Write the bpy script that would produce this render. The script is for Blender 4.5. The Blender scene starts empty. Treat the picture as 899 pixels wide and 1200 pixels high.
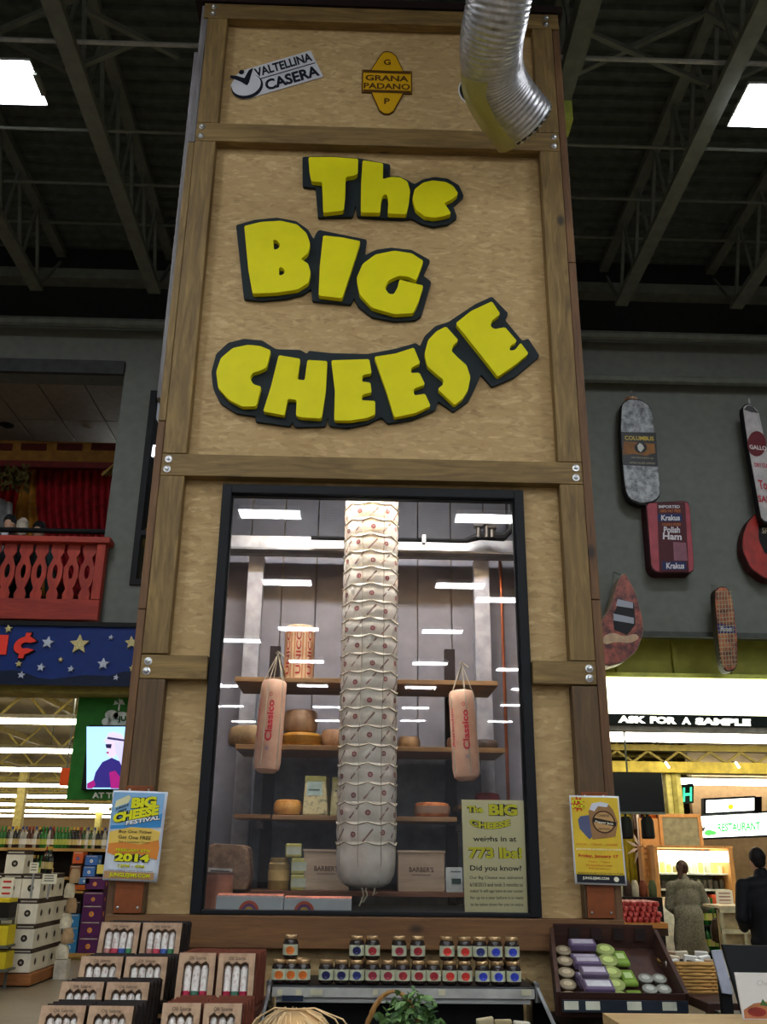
import bpy, bmesh, math, random
from mathutils import Vector, Matrix, Euler
from mathutils.geometry import tessellate_polygon
random.seed(7)
scene = bpy.context.scene
COL = scene.collection

# ------------------------------------------------------------------ camera, world, exposure
CAM_H = 1.65
FPX = 1085.0
cam_data = bpy.data.cameras.new('camera')
cam_data.sensor_fit = 'VERTICAL'
cam_data.sensor_height = 24.0
cam_data.lens = FPX / 1200.0 * 24.0
cam_data.clip_end = 300
cam = bpy.data.objects.new('camera', cam_data)
COL.objects.link(cam)
RC = (Matrix.Rotation(math.radians(-1.4), 3, 'Z') @ Matrix.Rotation(math.radians(90 + 20.5), 3, 'X')
      @ Matrix.Rotation(math.radians(0.7), 3, 'Z'))
cam.matrix_world = Matrix.Translation((0, 0, CAM_H)) @ RC.to_4x4()
scene.camera = cam
world = bpy.data.worlds.new('world')
scene.world = world
world.use_nodes = True
world.node_tree.nodes['Background'].inputs[0].default_value = (0.85, 0.9, 1.0, 1)
world.node_tree.nodes['Background'].inputs[1].default_value = 0.06
scene.view_settings.view_transform = 'Standard'
scene.view_settings.look = 'None'
scene.view_settings.exposure = 1.8
scene.view_settings.gamma = 1.0
HALL = 16.0        # radiance of the hall fixtures' diffusers
SHOP = 7.0         # radiance of the tubes in the low shops

# ------------------------------------------------------------------ helpers
def P(px, py, Y):
    """the world point at depth Y that the photograph shows at pixel px, py"""
    d = RC @ Vector(((px - 449.5) / FPX, -(py - 600) / FPX, -1))
    return Vector((0, 0, CAM_H)) + d * (Y / d.y)

def PZ(px, py, Z):
    d = RC @ Vector(((px - 449.5) / FPX, -(py - 600) / FPX, -1))
    return Vector((0, 0, CAM_H)) + d * ((Z - CAM_H) / d.z)

def lin(c):
    return tuple((v / 255 / 12.92) if v / 255 <= 0.04045 else ((v / 255 + 0.055) / 1.055) ** 2.4 for v in c)

def newmat(name):
    m = bpy.data.materials.new(name)
    m.use_nodes = True
    return m, m.node_tree, m.node_tree.nodes['Principled BSDF']

def ramp(nt, fac, stops):
    r = nt.nodes.new('ShaderNodeValToRGB')
    els = r.color_ramp.elements
    while len(els) < len(stops):
        els.new(0.5)
    for e, (p, c) in zip(els, stops):
        e.position = p
        e.color = (*lin(c), 1)
    nt.links.new(fac, r.inputs[0])
    return r.outputs[0]

def coords(nt, scale=(1, 1, 1), rot=(0, 0, 0), which='Object'):
    tc = nt.nodes.new('ShaderNodeTexCoord')
    mp = nt.nodes.new('ShaderNodeMapping')
    mp.inputs['Scale'].default_value = scale
    mp.inputs['Rotation'].default_value = rot
    nt.links.new(tc.outputs[which], mp.inputs[0])
    return mp.outputs[0]

def noise(nt, vec, scale, detail=3, rough=0.55, dist=0.0):
    n = nt.nodes.new('ShaderNodeTexNoise')
    n.inputs['Scale'].default_value = scale
    n.inputs['Detail'].default_value = detail
    n.inputs['Roughness'].default_value = rough
    n.inputs['Distortion'].default_value = dist
    nt.links.new(vec, n.inputs['Vector'])
    return n.outputs[0]

def bump(nt, bs, h, strength=0.3, dist=0.01):
    b = nt.nodes.new('ShaderNodeBump')
    b.inputs['Strength'].default_value = strength
    b.inputs['Distance'].default_value = dist
    nt.links.new(h, b.inputs['Height'])
    nt.links.new(b.outputs[0], bs.inputs['Normal'])

_flat = {}
def flat(c, rough=0.6, metal=0.0, emit=0.0, var=0.12, spec=0.5, name=None):
    key = (tuple(c), rough, metal, emit, var)
    if key in _flat:
        return _flat[key]
    m, nt, bs = newmat(name or 'paint')
    if emit:
        bs.inputs['Base Color'].default_value = (*lin(c), 1)
        bs.inputs['Emission Color'].default_value = (*lin(c), 1)
        bs.inputs['Emission Strength'].default_value = emit
    else:
        n = noise(nt, coords(nt), 9.0, 3)
        lo = tuple(v * (1 - var) for v in c)
        hi = tuple(min(255, v * (1 + var)) for v in c)
        nt.links.new(ramp(nt, n, [(0.3, lo), (0.7, hi)]), bs.inputs['Base Color'])
    bs.inputs['Roughness'].default_value = rough
    if rough >= 0.4: bs.inputs['Specular IOR Level'].default_value = 0.22
    bs.inputs['Metallic'].default_value = metal
    _flat[key] = m
    return m

def wood(name, dark, light, axis='Z', rough=0.65, knots=True, fine=22.0):
    m, nt, bs = newmat(name)
    s = {'X': (0.10, 1, 1), 'Y': (1, 0.10, 1), 'Z': (1, 1, 0.10)}[axis]
    info = nt.nodes.new('ShaderNodeObjectInfo')
    tc = nt.nodes.new('ShaderNodeTexCoord')
    add = nt.nodes.new('ShaderNodeVectorMath'); add.operation = 'ADD'
    mul = nt.nodes.new('ShaderNodeMath'); mul.operation = 'MULTIPLY'; mul.inputs[1].default_value = 37.0
    nt.links.new(info.outputs['Random'], mul.inputs[0])
    nt.links.new(tc.outputs['Object'], add.inputs[0])
    nt.links.new(mul.outputs[0], add.inputs[1])
    mp = nt.nodes.new('ShaderNodeMapping'); mp.inputs['Scale'].default_value = s
    nt.links.new(add.outputs[0], mp.inputs[0])
    g = noise(nt, mp.outputs[0], fine, 5, 0.65, 1.3)
    col = ramp(nt, g, [(0.28, dark), (0.5, tuple((a + b) / 2 for a, b in zip(dark, light))), (0.72, light)])
    big = noise(nt, add.outputs[0], 1.6, 2)
    mixb = nt.nodes.new('ShaderNodeMix'); mixb.data_type = 'RGBA'; mixb.blend_type = 'MULTIPLY'
    mixb.inputs[0].default_value = 0.6
    nt.links.new(col, mixb.inputs[6])
    nt.links.new(ramp(nt, big, [(0.3, (205, 200, 196)), (0.7, (255, 255, 255))]), mixb.inputs[7])
    out = mixb.outputs[2]
    if knots:
        s2 = {'X': (0.55, 1, 1), 'Y': (1, 0.55, 1), 'Z': (1, 1, 0.55)}[axis]
        mp2 = nt.nodes.new('ShaderNodeMapping'); mp2.inputs['Scale'].default_value = s2
        nt.links.new(add.outputs[0], mp2.inputs[0])
        v = nt.nodes.new('ShaderNodeTexVoronoi'); v.inputs['Scale'].default_value = 3.6
        nt.links.new(mp2.outputs[0], v.inputs['Vector'])
        k = ramp(nt, v.outputs['Distance'], [(0.05, (255, 255, 255)), (0.11, (0, 0, 0))])
        mk = nt.nodes.new('ShaderNodeMix'); mk.data_type = 'RGBA'
        nt.links.new(k, mk.inputs[0]); nt.links.new(out, mk.inputs[6])
        mk.inputs[7].default_value = (*lin(tuple(v * 0.5 for v in dark)), 1)
        out = mk.outputs[2]
    nt.links.new(out, bs.inputs['Base Color'])
    bs.inputs['Roughness'].default_value = rough
    bump(nt, bs, g, 0.25, 0.004)
    return m

def osb(name):
    m, nt, bs = newmat(name)
    base = noise(nt, coords(nt), 2.2, 4)
    prev = ramp(nt, base, [(0.3, (172, 140, 90)), (0.7, (194, 163, 112))])
    hs = []
    for i, (rot, sc, amt, dk, lt) in enumerate([(0.5, 40, 0.36, (140, 108, 64), (226, 198, 150)),
                                                (-0.7, 34, 0.32, (150, 118, 72), (230, 202, 152)),
                                                (1.7, 52, 0.32, (124, 94, 54), (222, 192, 142))]):
        vec = coords(nt, (0.42, 1, 1.15), (0, rot, 0))
        dis = nt.nodes.new('ShaderNodeTexNoise'); dis.inputs['Scale'].default_value = 9; dis.inputs['Detail'].default_value = 2
        nt.links.new(vec, dis.inputs['Vector'])
        ad = nt.nodes.new('ShaderNodeVectorMath'); ad.operation = 'MULTIPLY_ADD'
        ad.inputs[1].default_value = (0.13, 0.13, 0.13)
        nt.links.new(dis.outputs['Color'], ad.inputs[0]); nt.links.new(vec, ad.inputs[2])
        dn = nt.nodes.new('ShaderNodeTexVoronoi'); dn.inputs['Scale'].default_value = sc
        nt.links.new(ad.outputs[0], dn.inputs['Vector'])
        bw = nt.nodes.new('ShaderNodeRGBToBW')
        nt.links.new(dn.outputs['Color'], bw.inputs[0])
        r = ramp(nt, bw.outputs[0], [(0.12, dk), (0.3, (182, 151, 101)), (0.74, (184, 153, 103)), (0.86, lt)])
        mx = nt.nodes.new('ShaderNodeMix'); mx.data_type = 'RGBA'; mx.inputs[0].default_value = amt
        nt.links.new(prev, mx.inputs[6]); nt.links.new(r, mx.inputs[7])
        prev = mx.outputs[2]
        hs.append(bw.outputs[0])
    nt.links.new(prev, bs.inputs['Base Color'])
    bs.inputs['Roughness'].default_value = 0.7
    bump(nt, bs, hs[2], 0.2, 0.002)
    return m

def speckle(name, a, b, scale=30, rough=0.6, stops=(0.42, 0.58)):
    m, nt, bs = newmat(name)
    n = noise(nt, coords(nt), scale, 4, 0.7)
    nt.links.new(ramp(nt, n, [(stops[0], a), (stops[1], b)]), bs.inputs['Base Color'])
    bs.inputs['Roughness'].default_value = rough
    bump(nt, bs, n, 0.3, 0.005)
    return m

def clear_glass(name, tint=(0.97, 0.97, 0.965), gloss=1.0, body=1.0):
    m, nt, bs = newmat(name)
    nt.nodes.remove(bs)
    out = nt.nodes['Material Output']
    tr = nt.nodes.new('ShaderNodeBsdfTransparent'); tr.inputs[0].default_value = (*[t * body for t in tint], 1)
    gl = nt.nodes.new('ShaderNodeBsdfGlossy'); gl.inputs['Roughness'].default_value = 0.012
    fr = nt.nodes.new('ShaderNodeFresnel'); fr.inputs[0].default_value = 1.5
    mu = nt.nodes.new('ShaderNodeMath'); mu.operation = 'MULTIPLY'; mu.inputs[1].default_value = gloss
    nt.links.new(fr.outputs[0], mu.inputs[0])
    mx = nt.nodes.new('ShaderNodeMixShader')
    nt.links.new(mu.outputs[0], mx.inputs[0]); nt.links.new(tr.outputs[0], mx.inputs[1]); nt.links.new(gl.outputs[0], mx.inputs[2])
    nt.links.new(mx.outputs[0], out.inputs[0])
    return m

class MB:
    """collects shapes; build() links them as ONE mesh object"""
    def __init__(s):
        s.v = []; s.f = []; s.m = []; s.mi = 0
    def raw(s, vs, fs):
        o = len(s.v)
        s.v += [Vector(v) for v in vs]
        s.f += [tuple(i + o for i in f) for f in fs]
        s.m += [s.mi] * len(fs)
        return s
    def box(s, x0, x1, y0, y1, z0, z1, M=None):
        vs = [Vector(p) for p in ((x0, y0, z0), (x1, y0, z0), (x1, y1, z0), (x0, y1, z0), (x0, y0, z1), (x1, y0, z1), (x1, y1, z1), (x0, y1, z1))]
        if M is not None: vs = [M @ v for v in vs]
        return s.raw(vs, [(0, 3, 2, 1), (4, 5, 6, 7), (0, 1, 5, 4), (1, 2, 6, 5), (2, 3, 7, 6), (3, 0, 4, 7)])
    def bar(s, a, b, w, h=None, up=(0, 0, 1)):
        a, b = Vector(a), Vector(b); h = h or w
        d = (b - a).normalized(); u = Vector(up)
        if abs(d.dot(u)) > 0.98: u = Vector((1, 0, 0))
        r = d.cross(u).normalized() * w / 2; u = r.cross(d).normalized() * h / 2
        vs = [p + i * r + j * u for p in (a, b) for i, j in ((-1, -1), (1, -1), (1, 1), (-1, 1))]
        return s.raw(vs, [(3, 2, 1, 0), (4, 5, 6, 7), (0, 1, 5, 4), (1, 2, 6, 5), (2, 3, 7, 6), (3, 0, 4, 7)])
    def tube(s, pts, r, n=10, cap=True):
        pts = [Vector(p) for p in pts]
        rs = r if isinstance(r, (list, tuple)) else [r] * len(pts)
        prev = None; rings = []
        for i, p in enumerate(pts):
            d = (pts[min(i + 1, len(pts) - 1)] - pts[max(i - 1, 0)]).normalized()
            if prev is None:
                u = d.cross(Vector((0, 0, 1)) if abs(d.z) < 0.9 else Vector((1, 0, 0))).normalized()
            else:
                u = (prev - d * prev.dot(d)).normalized()
            prev = u; w = d.cross(u)
            rings.append([p + (u * math.cos(2 * math.pi * k / n) + w * math.sin(2 * math.pi * k / n)) * rs[i] for k in range(n)])
        vs = [v for rg in rings for v in rg]; fs = []
        for i in range(len(pts) - 1):
            for k in range(n):
                k2 = (k + 1) % n
                fs.append((i * n + k, i * n + k2, (i + 1) * n + k2, (i + 1) * n + k))
        if cap:
            fs.append(tuple(range(n))[::-1]); fs.append(tuple((len(pts) - 1) * n + k for k in range(n)))
        return s.raw(vs, fs)
    def lathe(s, prof, c=(0, 0, 0), n=20, sx=1.0, sy=1.0, M=None):
        vs = []; fs = []
        for r, z in prof:
            for k in range(n):
                a = 2 * math.pi * k / n
                v = Vector((r * math.cos(a) * sx, r * math.sin(a) * sy, z)) + Vector(c)
                vs.append(M @ v if M is not None else v)
        for i in range(len(prof) - 1):
            for k in range(n):
                k2 = (k + 1) % n
                fs.append((i * n + k, i * n + k2, (i + 1) * n + k2, (i + 1) * n + k))
        fs.append(tuple(range(n))[::-1]); fs.append(tuple((len(prof) - 1) * n + k for k in range(n)))
        return s.raw(vs, fs)
    def prism(s, front, back, holes=()):
        """front/back: lists of matching 3-D points (outline), holes the same as (front, back) pairs"""
        loops = [front] + [h[0] for h in holes]
        tris = tessellate_polygon([[Vector(p) for p in l] for l in loops])
        fl = [p for l in loops for p in l]
        bl = list(back) + [p for h in holes for p in h[1]]
        n = len(fl)
        fs = [tuple(t) for t in tris] + [tuple(i + n for i in t[::-1]) for t in tris]
        o = 0
        for l in loops:
            k = len(l)
            for i in range(k):
                j = (i + 1) % k
                fs.append((o + i, o + j, n + o + j, n + o + i))
            o += k
        return s.raw(list(fl) + bl, fs)
    def poly_xz(s, pts, y0, y1, holes=()):
        f = [Vector((x, y0, z)) for x, z in pts]; b = [Vector((x, y1, z)) for x, z in pts]
        hs = [([Vector((x, y0, z)) for x, z in h], [Vector((x, y1, z)) for x, z in h]) for h in holes]
        return s.prism(f, b, hs)
    def build(s, name, mats, parent=None, smooth=False, bevel=0.0, local=False, angle=35):
        me = bpy.data.meshes.new(name)
        off = Vector((0, 0, 0)) if (local or parent is None) else root_loc(parent)
        me.from_pydata([tuple(v - off) for v in s.v], [], s.f)
        if not isinstance(mats, (list, tuple)): mats = [mats]
        for m in mats: me.materials.append(m)
        for p, i in zip(me.polygons, s.m): p.material_index = i
        bm = bmesh.new(); bm.from_mesh(me)
        bmesh.ops.recalc_face_normals(bm, faces=bm.faces)
        bm.to_mesh(me); bm.free()
        if smooth:
            me.polygons.foreach_set('use_smooth', [True] * len(me.polygons))
            try: me.set_sharp_from_angle(angle=math.radians(angle))
            except Exception: pass
        o = bpy.data.objects.new(name, me)
        COL.objects.link(o)
        if parent is not None: o.parent = parent
        if bevel:
            b = o.modifiers.new('bevel', 'BEVEL'); b.width = bevel; b.segments = 2; b.limit_method = 'ANGLE'
        return o

def root_loc(o):
    v = Vector(o.location)
    while o.parent is not None:
        o = o.parent; v += Vector(o.location)
    return v

def tag(o, label=None, cat=None, group=None, kind=None):
    if label: o['label'] = label
    if cat: o['category'] = cat
    if group: o['group'] = group
    if kind: o['kind'] = kind
    return o

def thing(name, label, cat, loc=(0, 0, 0), group=None, rot=None):
    o = bpy.data.objects.new(name, None)
    o.empty_display_size = 0.1
    COL.objects.link(o); o.location = loc
    if rot: o.rotation_euler = rot
    return tag(o, label, cat, group)

def struct(mb, name, mat, **k):
    return tag(mb.build(name, mat, **k), kind='structure')

KIDS = {}
def dup(root, loc, label, group=None, rot=None, skip=()):
    """a copy of a thing with copies of its parts and sub-parts"""
    if root.name not in KIDS:
        KIDS[root.name] = [(c, [g for g in bpy.data.objects if g.parent is c]) for c in bpy.data.objects if c.parent is root]
    r = root.copy(); COL.objects.link(r); r.location = loc
    if rot is not None: r.rotation_euler = rot
    r['label'] = label
    if group: r['group'] = group
    for ch, gs in KIDS[root.name]:
        if ch.name.split('.')[0] in skip: continue
        c = ch.copy(); COL.objects.link(c); c.parent = r
        for g in gs:
            d = g.copy(); COL.objects.link(d); d.parent = c
    return r

def copy_part(src, loc, parent=None, rot=None):
    c = src.copy(); COL.objects.link(c)
    c.location = loc
    if rot is not None: c.rotation_euler = rot
    if parent is not None: c.parent = parent
    return c

_txt = {}
def text_shape(s, bold=0.0, shear=0.0):
    key = (s, bold, shear)
    if key in _txt: return _txt[key]
    cu = bpy.data.curves.new('t', 'FONT')
    cu.body = s; cu.size = 1.0; cu.offset = bold; cu.shear = shear; cu.resolution_u = 3
    cu.align_x = 'LEFT'
    ob = bpy.data.objects.new('t', cu); COL.objects.link(ob)
    dg = bpy.context.evaluated_depsgraph_get()
    me = bpy.data.meshes.new_from_object(ob.evaluated_get(dg))
    vs = [(v.co.x, v.co.y) for v in me.vertices]
    fs = [tuple(p.vertices) for p in me.polygons]
    bpy.data.objects.remove(ob); bpy.data.curves.remove(cu); bpy.data.meshes.remove(me)
    x0 = min(v[0] for v in vs); x1 = max(v[0] for v in vs); y0 = min(v[1] for v in vs); y1 = max(v[1] for v in vs)
    _txt[key] = ([((x - x0) / (x1 - x0), (y - y0) / (y1 - y0)) for x, y in vs], fs)
    return _txt[key]

def text(mb, s, box, fn, bold=0.02, shear=0.0, arc=0.0):
    """write s into box (u0, v0, u1, v1) of the sheet whose map is fn(u, v) -> point"""
    vs, fs = text_shape(s, bold, shear)
    u0, v0, u1, v1 = box
    mb.raw([fn(u0 + (u1 - u0) * x, v0 + (v1 - v0) * y + arc * (x - 0.5) ** 2) for x, y in vs], fs)
    return mb

def quad_fn(tl, tr, br, bl, lift=0.0):
    """bilinear map on a sheet: u to the right 0..1, v up 0..1; lift moves the point off the face"""
    tl, tr, br, bl = map(Vector, (tl, tr, br, bl))
    nrm = (tr - tl).cross(tl - bl).normalized()
    if nrm.y > 0: nrm = -nrm
    def fn(u, v, d=lift):
        return bl * (1 - u) * (1 - v) + br * u * (1 - v) + tl * (1 - u) * v + tr * u * v + nrm * d
    return fn

def patch(mb, pts, fn):
    vs = [fn(u, v) for u, v in pts]
    if len(pts) > 4:
        tris = tessellate_polygon([[Vector((u, v, 0)) for u, v in pts]])
        mb.raw(vs, [tuple(t) for t in tris])
    else:
        mb.raw(vs, [tuple(range(len(pts)))])
    return mb

def disc(mb, cu, cv, ru, rv, fn, n=20):
    return patch(mb, [(cu + ru * math.cos(2 * math.pi * k / n), cv + rv * math.sin(2 * math.pi * k / n)) for k in range(n)], fn)

def rect(mb, u0, v0, u1, v1, fn):
    return patch(mb, [(u0, v0), (u1, v0), (u1, v1), (u0, v1)], fn)
# ------------------------------------------------------------------ materials used often
M_OSB = osb('oriented_strand_board')
M_LUMX = wood('lumber_across', (98, 76, 38), (158, 128, 72), 'X')
M_LUMZ = wood('lumber_upright', (98, 76, 38), (160, 130, 74), 'Z')
M_LUMD = wood('weathered_lumber', (74, 54, 32), (114, 88, 52), 'Z')
M_SIDE = wood('reddish_lumber', (88, 58, 32), (132, 94, 54), 'Z')
M_GREYW = wood('grey_lumber', (96, 92, 92), (150, 146, 150), 'Z')
M_SHELF = wood('shelf_wood', (128, 92, 54), (178, 136, 88), 'X', knots=False)
M_BLACK = flat((20, 23, 28), 0.35, name='black_metal')
M_BLK = flat((14, 14, 16), 0.6, name='black')
M_ZINC = flat((190, 190, 190), 0.3, 0.9, name='zinc')
M_WHITE = flat((225, 225, 222), 0.5, name='white_paint', var=0.03)
M_GREYWALL = flat((108, 111, 105), 0.8, name='grey_wall', var=0.04)
M_STEEL = flat((96, 100, 92), 0.6, name='steel_paint', var=0.08)
M_DECK = flat((74, 80, 76), 0.7, name='deck_paint', var=0.12)
M_INK = flat((22, 22, 24), 0.6, var=0.0, name='black_ink')
M_GLASS = clear_glass('window_glass', gloss=1.0)

# ------------------------------------------------------------------ the hall: floor, walls, deck, joists
YW = 10.2          # the cross wall behind the tower
M_FLOOR = speckle('floor_tile', (120, 110, 94), (142, 132, 114), 3.0, 0.35, (0.3, 0.7))
struct(MB().box(-34, 34, -60, 75, -0.12, 0.0), 'floor', M_FLOOR)

# corrugated roof deck, ribs across the view
DZ = 9.0
vs = []; fs = []
y = -26.0; prof = []
while y < 12.0:
    prof += [(y, DZ + 0.05), (y + 0.07, DZ + 0.05), (y + 0.09, DZ), (y + 0.16, DZ)]
    y += 0.18
for x in (-15, 15):
    vs += [(x, a, b) for a, b in prof]
n = len(prof)
fs = [(i, i + 1, n + i + 1, n + i) for i in range(n - 1)]
top = MB().raw(vs, fs); top.box(-15, 15, -60, 12, DZ + 0.06, DZ + 0.2)
struct(top, 'ceiling', M_DECK)

# open-web joists, one thing each: bottom chord, top chord, webs
HB, HT = CAM_H + 6.3, CAM_H + 7.3
def joist(X, label, y0=-3.0, y1=9.55):
    t = thing('roof_joist', label, 'roof joist', (X, y0, HB), 'open-web joists under the roof deck')
    MB().box(X - 0.075, X + 0.075, y0, y1, HB, HB + 0.07).build('bottom_chord', M_STEEL, t)
    MB().box(X - 0.06, X + 0.06, y0, y1 + 0.75, HT - 0.09, HT).build('top_chord', M_STEEL, t)
    k = 0; yy = y1; src = None; src2 = None
    while yy - 0.6 > y0:
        if src is None:
            d = MB().bar((X, yy, HB + 0.05), (X, yy - 0.38, HT - 0.05), 0.035); src = d.build('diagonal_web', M_STEEL, t)
            d = MB().bar((X, yy - 0.38, HT - 0.05), (X, yy - 0.56, HB + 0.05), 0.03); src2 = d.build('upright_web', M_STEEL, t)
        else:
            copy_part(src, (0, yy - y1, 0), t); copy_part(src2, (0, yy - y1, 0), t)
        yy -= 0.62
    MB().bar((X, y1, HB + 0.04), (X + 0.02, y1 + 0.55, HT - 0.2), 0.03).build('end_brace', M_STEEL, t)
    return t
H = 6.3
jl = {-0.848: 'steel joist at the far left edge under the roof deck',
      -0.626: 'steel joist second from the left edge under the roof deck',
      -0.404: 'long steel joist just left of the wooden tower top',
      -0.18: 'steel joist hidden mostly behind the tower, left half', 0.045: 'steel joist passing over the middle of the tower',
      0.27: 'steel joist over the right part of the tower beside the duct',
      0.49: 'long steel joist right of the tower that carries the round bell',
      0.713: 'steel joist near the right edge of the picture', 0.935: 'steel joist farthest to the right under the roof deck'}
for k, lb in jl.items():
    joist(k * H, lb, y0=(4.2 if abs(k) < 0.3 else -3.0))

# bridging rods and pipes that run across under the deck
def rod(name, label, cat, y, z, r, x0=-9, x1=9, mat=M_STEEL, group=None, dz=0.0):
    o = MB().tube([(x0, y, z), (x1, y, z + dz)], r, 8).build(name, mat, smooth=True)
    return tag(o, label, cat, group)
def at_line(py, Y):
    return P(420, py, Y).z
rod('sprinkler_pipe', 'thin pale pipe running under the roof joists level with the ceiling lights', 'pipe', 6.0, HB + 0.12, 0.02, mat=flat((150, 152, 150), 0.4))
rod('bridging_rod', 'thin rod across the joists, second below the ceiling lights', 'rod', 7.0, HB + 0.1, 0.016)
rod('bridging_rod', 'thin rod across the joists, third below the ceiling lights', 'rod', 8.35, HB + 0.6, 0.016)
rod('bridging_rod', 'thin rod across the joists nearest the far cross beam', 'rod', 9.3, HB + 0.8, 0.016)
tag(MB().box(-13, 13, 9.95, 10.15, 8.42, 8.56).build('roof_girder', M_STEEL), 'dark steel girder across the hall at the far joist ends', 'girder')
rod('heating_pipe', 'fat grey pipe across the hall above the grey wall', 'pipe', 9.95, 7.78, 0.06, -12, 12)
rod('water_pipe', 'lower grey pipe running along the top of the grey wall', 'pipe', 10.03, 7.22, 0.06, 0.5, 12)
# cross braces
for a, b, lb in ((P(0, 36, 6.1), P(100, -8, 5.6), 'pale diagonal brace above the left ceiling light'),
                 (P(-5, 42, 6.3), P(78, 82, 6.5), 'diagonal brace meeting the left joist beside the light'),
                 (P(100, 12, 5.7), P(208, 66, 6.4), 'diagonal brace from the left joist to the tower'),
                 (P(78, 84, 6.3), P(170, 45, 6.3), 'short dark brace right of the left ceiling light'),
                 (P(662, 92, 6.5), P(822, 18, 6.0), 'long diagonal brace right of the tower rising to the right'),
                 (P(672, 30, 5.9), P(830, 100, 6.6), 'long diagonal brace right of the tower falling to the right'),
                 (P(824, 14, 6.0), P(905, 64, 6.5), 'diagonal brace above the right ceiling light'),
                 (P(850, 98, 6.4), P(905, 72, 6.3), 'short pale brace at the right ceiling light')):
    tag(MB().bar(a, b, 0.045).build('diagonal_brace', M_STEEL), lb, 'brace')
tag(MB().box(1.63, 1.80, 3.6, 6.1, 7.98, 8.15).build('support_beam', M_STEEL), 'pale steel beam end rising beside the tower top, right side', 'beam')
tag(MB().box(1.58, 1.68, 6.0, 6.2, 7.4, 7.6).build('beam_clamp', flat((150, 160, 70), 0.5)), 'small yellow clamp at the pipe end right of the tower top', 'clamp')

# hall lights: housing, diffuser, end clips; rows continue behind the camera and show in the glass
M_DIFF = flat((244, 250, 255), 0.5, emit=HALL, name='lit_diffuser')
def hall_light(x, y, label, w=1.22, d=0.5):
    z = HB - 0.02
    t = thing('hall_light', label, 'ceiling light', (x, y, z), 'fluorescent hall lights under the joists')
    MB().prism([Vector(p) for p in ((x - w/2, y - d/2, z), (x + w/2, y - d/2, z), (x + w/2 - 0.05, y - d/2 + 0.1, z + 0.13), (x - w/2 + 0.05, y - d/2 + 0.1, z + 0.13))],
               [Vector(p) for p in ((x - w/2, y + d/2, z), (x + w/2, y + d/2, z), (x + w/2 - 0.05, y + d/2 - 0.1, z + 0.13), (x - w/2 + 0.05, y + d/2 - 0.1, z + 0.13))]).build('housing', M_WHITE, t)
    MB().box(x - w/2 + 0.02, x + w/2 - 0.02, y - d/2 + 0.02, y + d/2 - 0.02, z - 0.012, z - 0.004).build('diffuser', M_DIFF, t)
    MB().box(x + w/2 - 0.02, x + w/2 + 0.02, y - 0.12, y + 0.12, z - 0.02, z + 0.03).build('end_clip', M_STEEL, t)
    return t
h0 = hall_light(-3.50, 6.33, 'square ceiling light at the left edge above the balcony')
dup(h0, (3.86, 6.33, HB - 0.02), 'square ceiling light at the right edge above the salami signs')
for y_ in (1.6, -2.6, -7.1, -11.9, -16.8, -21.6, -26.4):
    for x_ in (-5.9, -1.80, 2.43, 6.6):
        if y_ > 0 and abs(x_) < 3: x_ *= 1.9
        dup(h0, (x_, y_, HB - 0.02), 'ceiling light of the rows behind the viewer, seen as a reflection in the glass')
for px, py in ((585, 702), (283, 750), (602, 784), (261, 803), (270, 827), (603, 826), (383, 828), (487, 829), (384, 844), (484, 844), (586, 845), (286, 845)):
    q = P(px, py, 1.0); k = (HB - CAM_H) / (q.z - CAM_H)
    dup(h0, (q.x * k, 2 * 4.97 - k, HB - 0.02), 'ceiling light of the rows behind the viewer, seen as a reflection in the glass')
tag(MB().tube([(-3.2, 6.05, HB + .12), (-3.2, 6.05, HB + .3)], 0.012, 6).build('hanger_rod', M_ZINC), 'thin hanger rod over the left ceiling light', 'rod')
# bell on the right joist
bp = P(821, 166, 7.15)
t = thing('fire_bell', 'small round pale bell with red base on the right joist', 'bell', bp)
MB().lathe([(0.03, 0.0), (0.085, 0.0), (0.1, 0.025), (0.07, 0.05)], bp, 18).build('bell_cup', flat((190, 185, 150), 0.4), t, smooth=True)
MB().lathe([(0.05, 0.05), (0.05, 0.12)], bp, 14).build('base', flat((110, 20, 25), 0.5), t, smooth=True)
MB().lathe([(0.028, -0.012), (0.028, 0.0)], bp, 10).build('clapper', flat((120, 120, 80), 0.5), t)

# the cross wall
XL0, XL1 = P(137, 560, YW).x, P(157, 700, YW).x
BZ = P(0, 727, YW).z                       # balcony floor
OT = P(60, 437, YW).z                      # top of the balcony opening
XO = P(131, 560, YW).x                     # right edge of the opening
WZ0 = P(170, 733, YW).z
WNX0, WNX1 = P(166, 560, YW).x, P(196, 560, YW).x
WNZ0, WNZ1 = P(160, 686, YW).z, P(190, 459, YW).z
wl = MB()
wl.box(-13, XO, YW, YW + 0.3, OT, DZ)
wl.box(XO, WNX0, YW, YW + 0.3, WZ0, DZ)
wl.box(WNX0, 0.3, YW, YW + 0.3, WNZ1, DZ)
wl.box(WNX0, 0.3, YW, YW + 0.3, WZ0, WNZ0)
wl.box(WNX1 + 0.5, 0.3, YW, YW + 0.3, WNZ0, WNZ1)
struct(wl, 'wall_left', M_GREYWALL)
struct(MB().box(-13, XO, YW - 0.06, YW, OT - 0.02, OT + 0.16), 'trim_1', flat((58, 60, 60), 0.7))
struct(MB().box(-13, 13, YW - 0.05, YW - 0.001, 7.86, DZ), 'trim_shade_band', flat((30, 32, 30), 0.8))  # dark band; its upper height stands in for shade on the wall
WRZ = P(800, 742, YW).z
struct(MB().box(0.3, 13, YW, YW + 0.3, WRZ, DZ), 'wall_right', M_GREYWALL)
struct(MB().box(0.3, 13, YW - 0.03, YW, WRZ - 0.05, WRZ + 0.01), 'trim_3', flat((70, 74, 70), 0.7))
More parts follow.
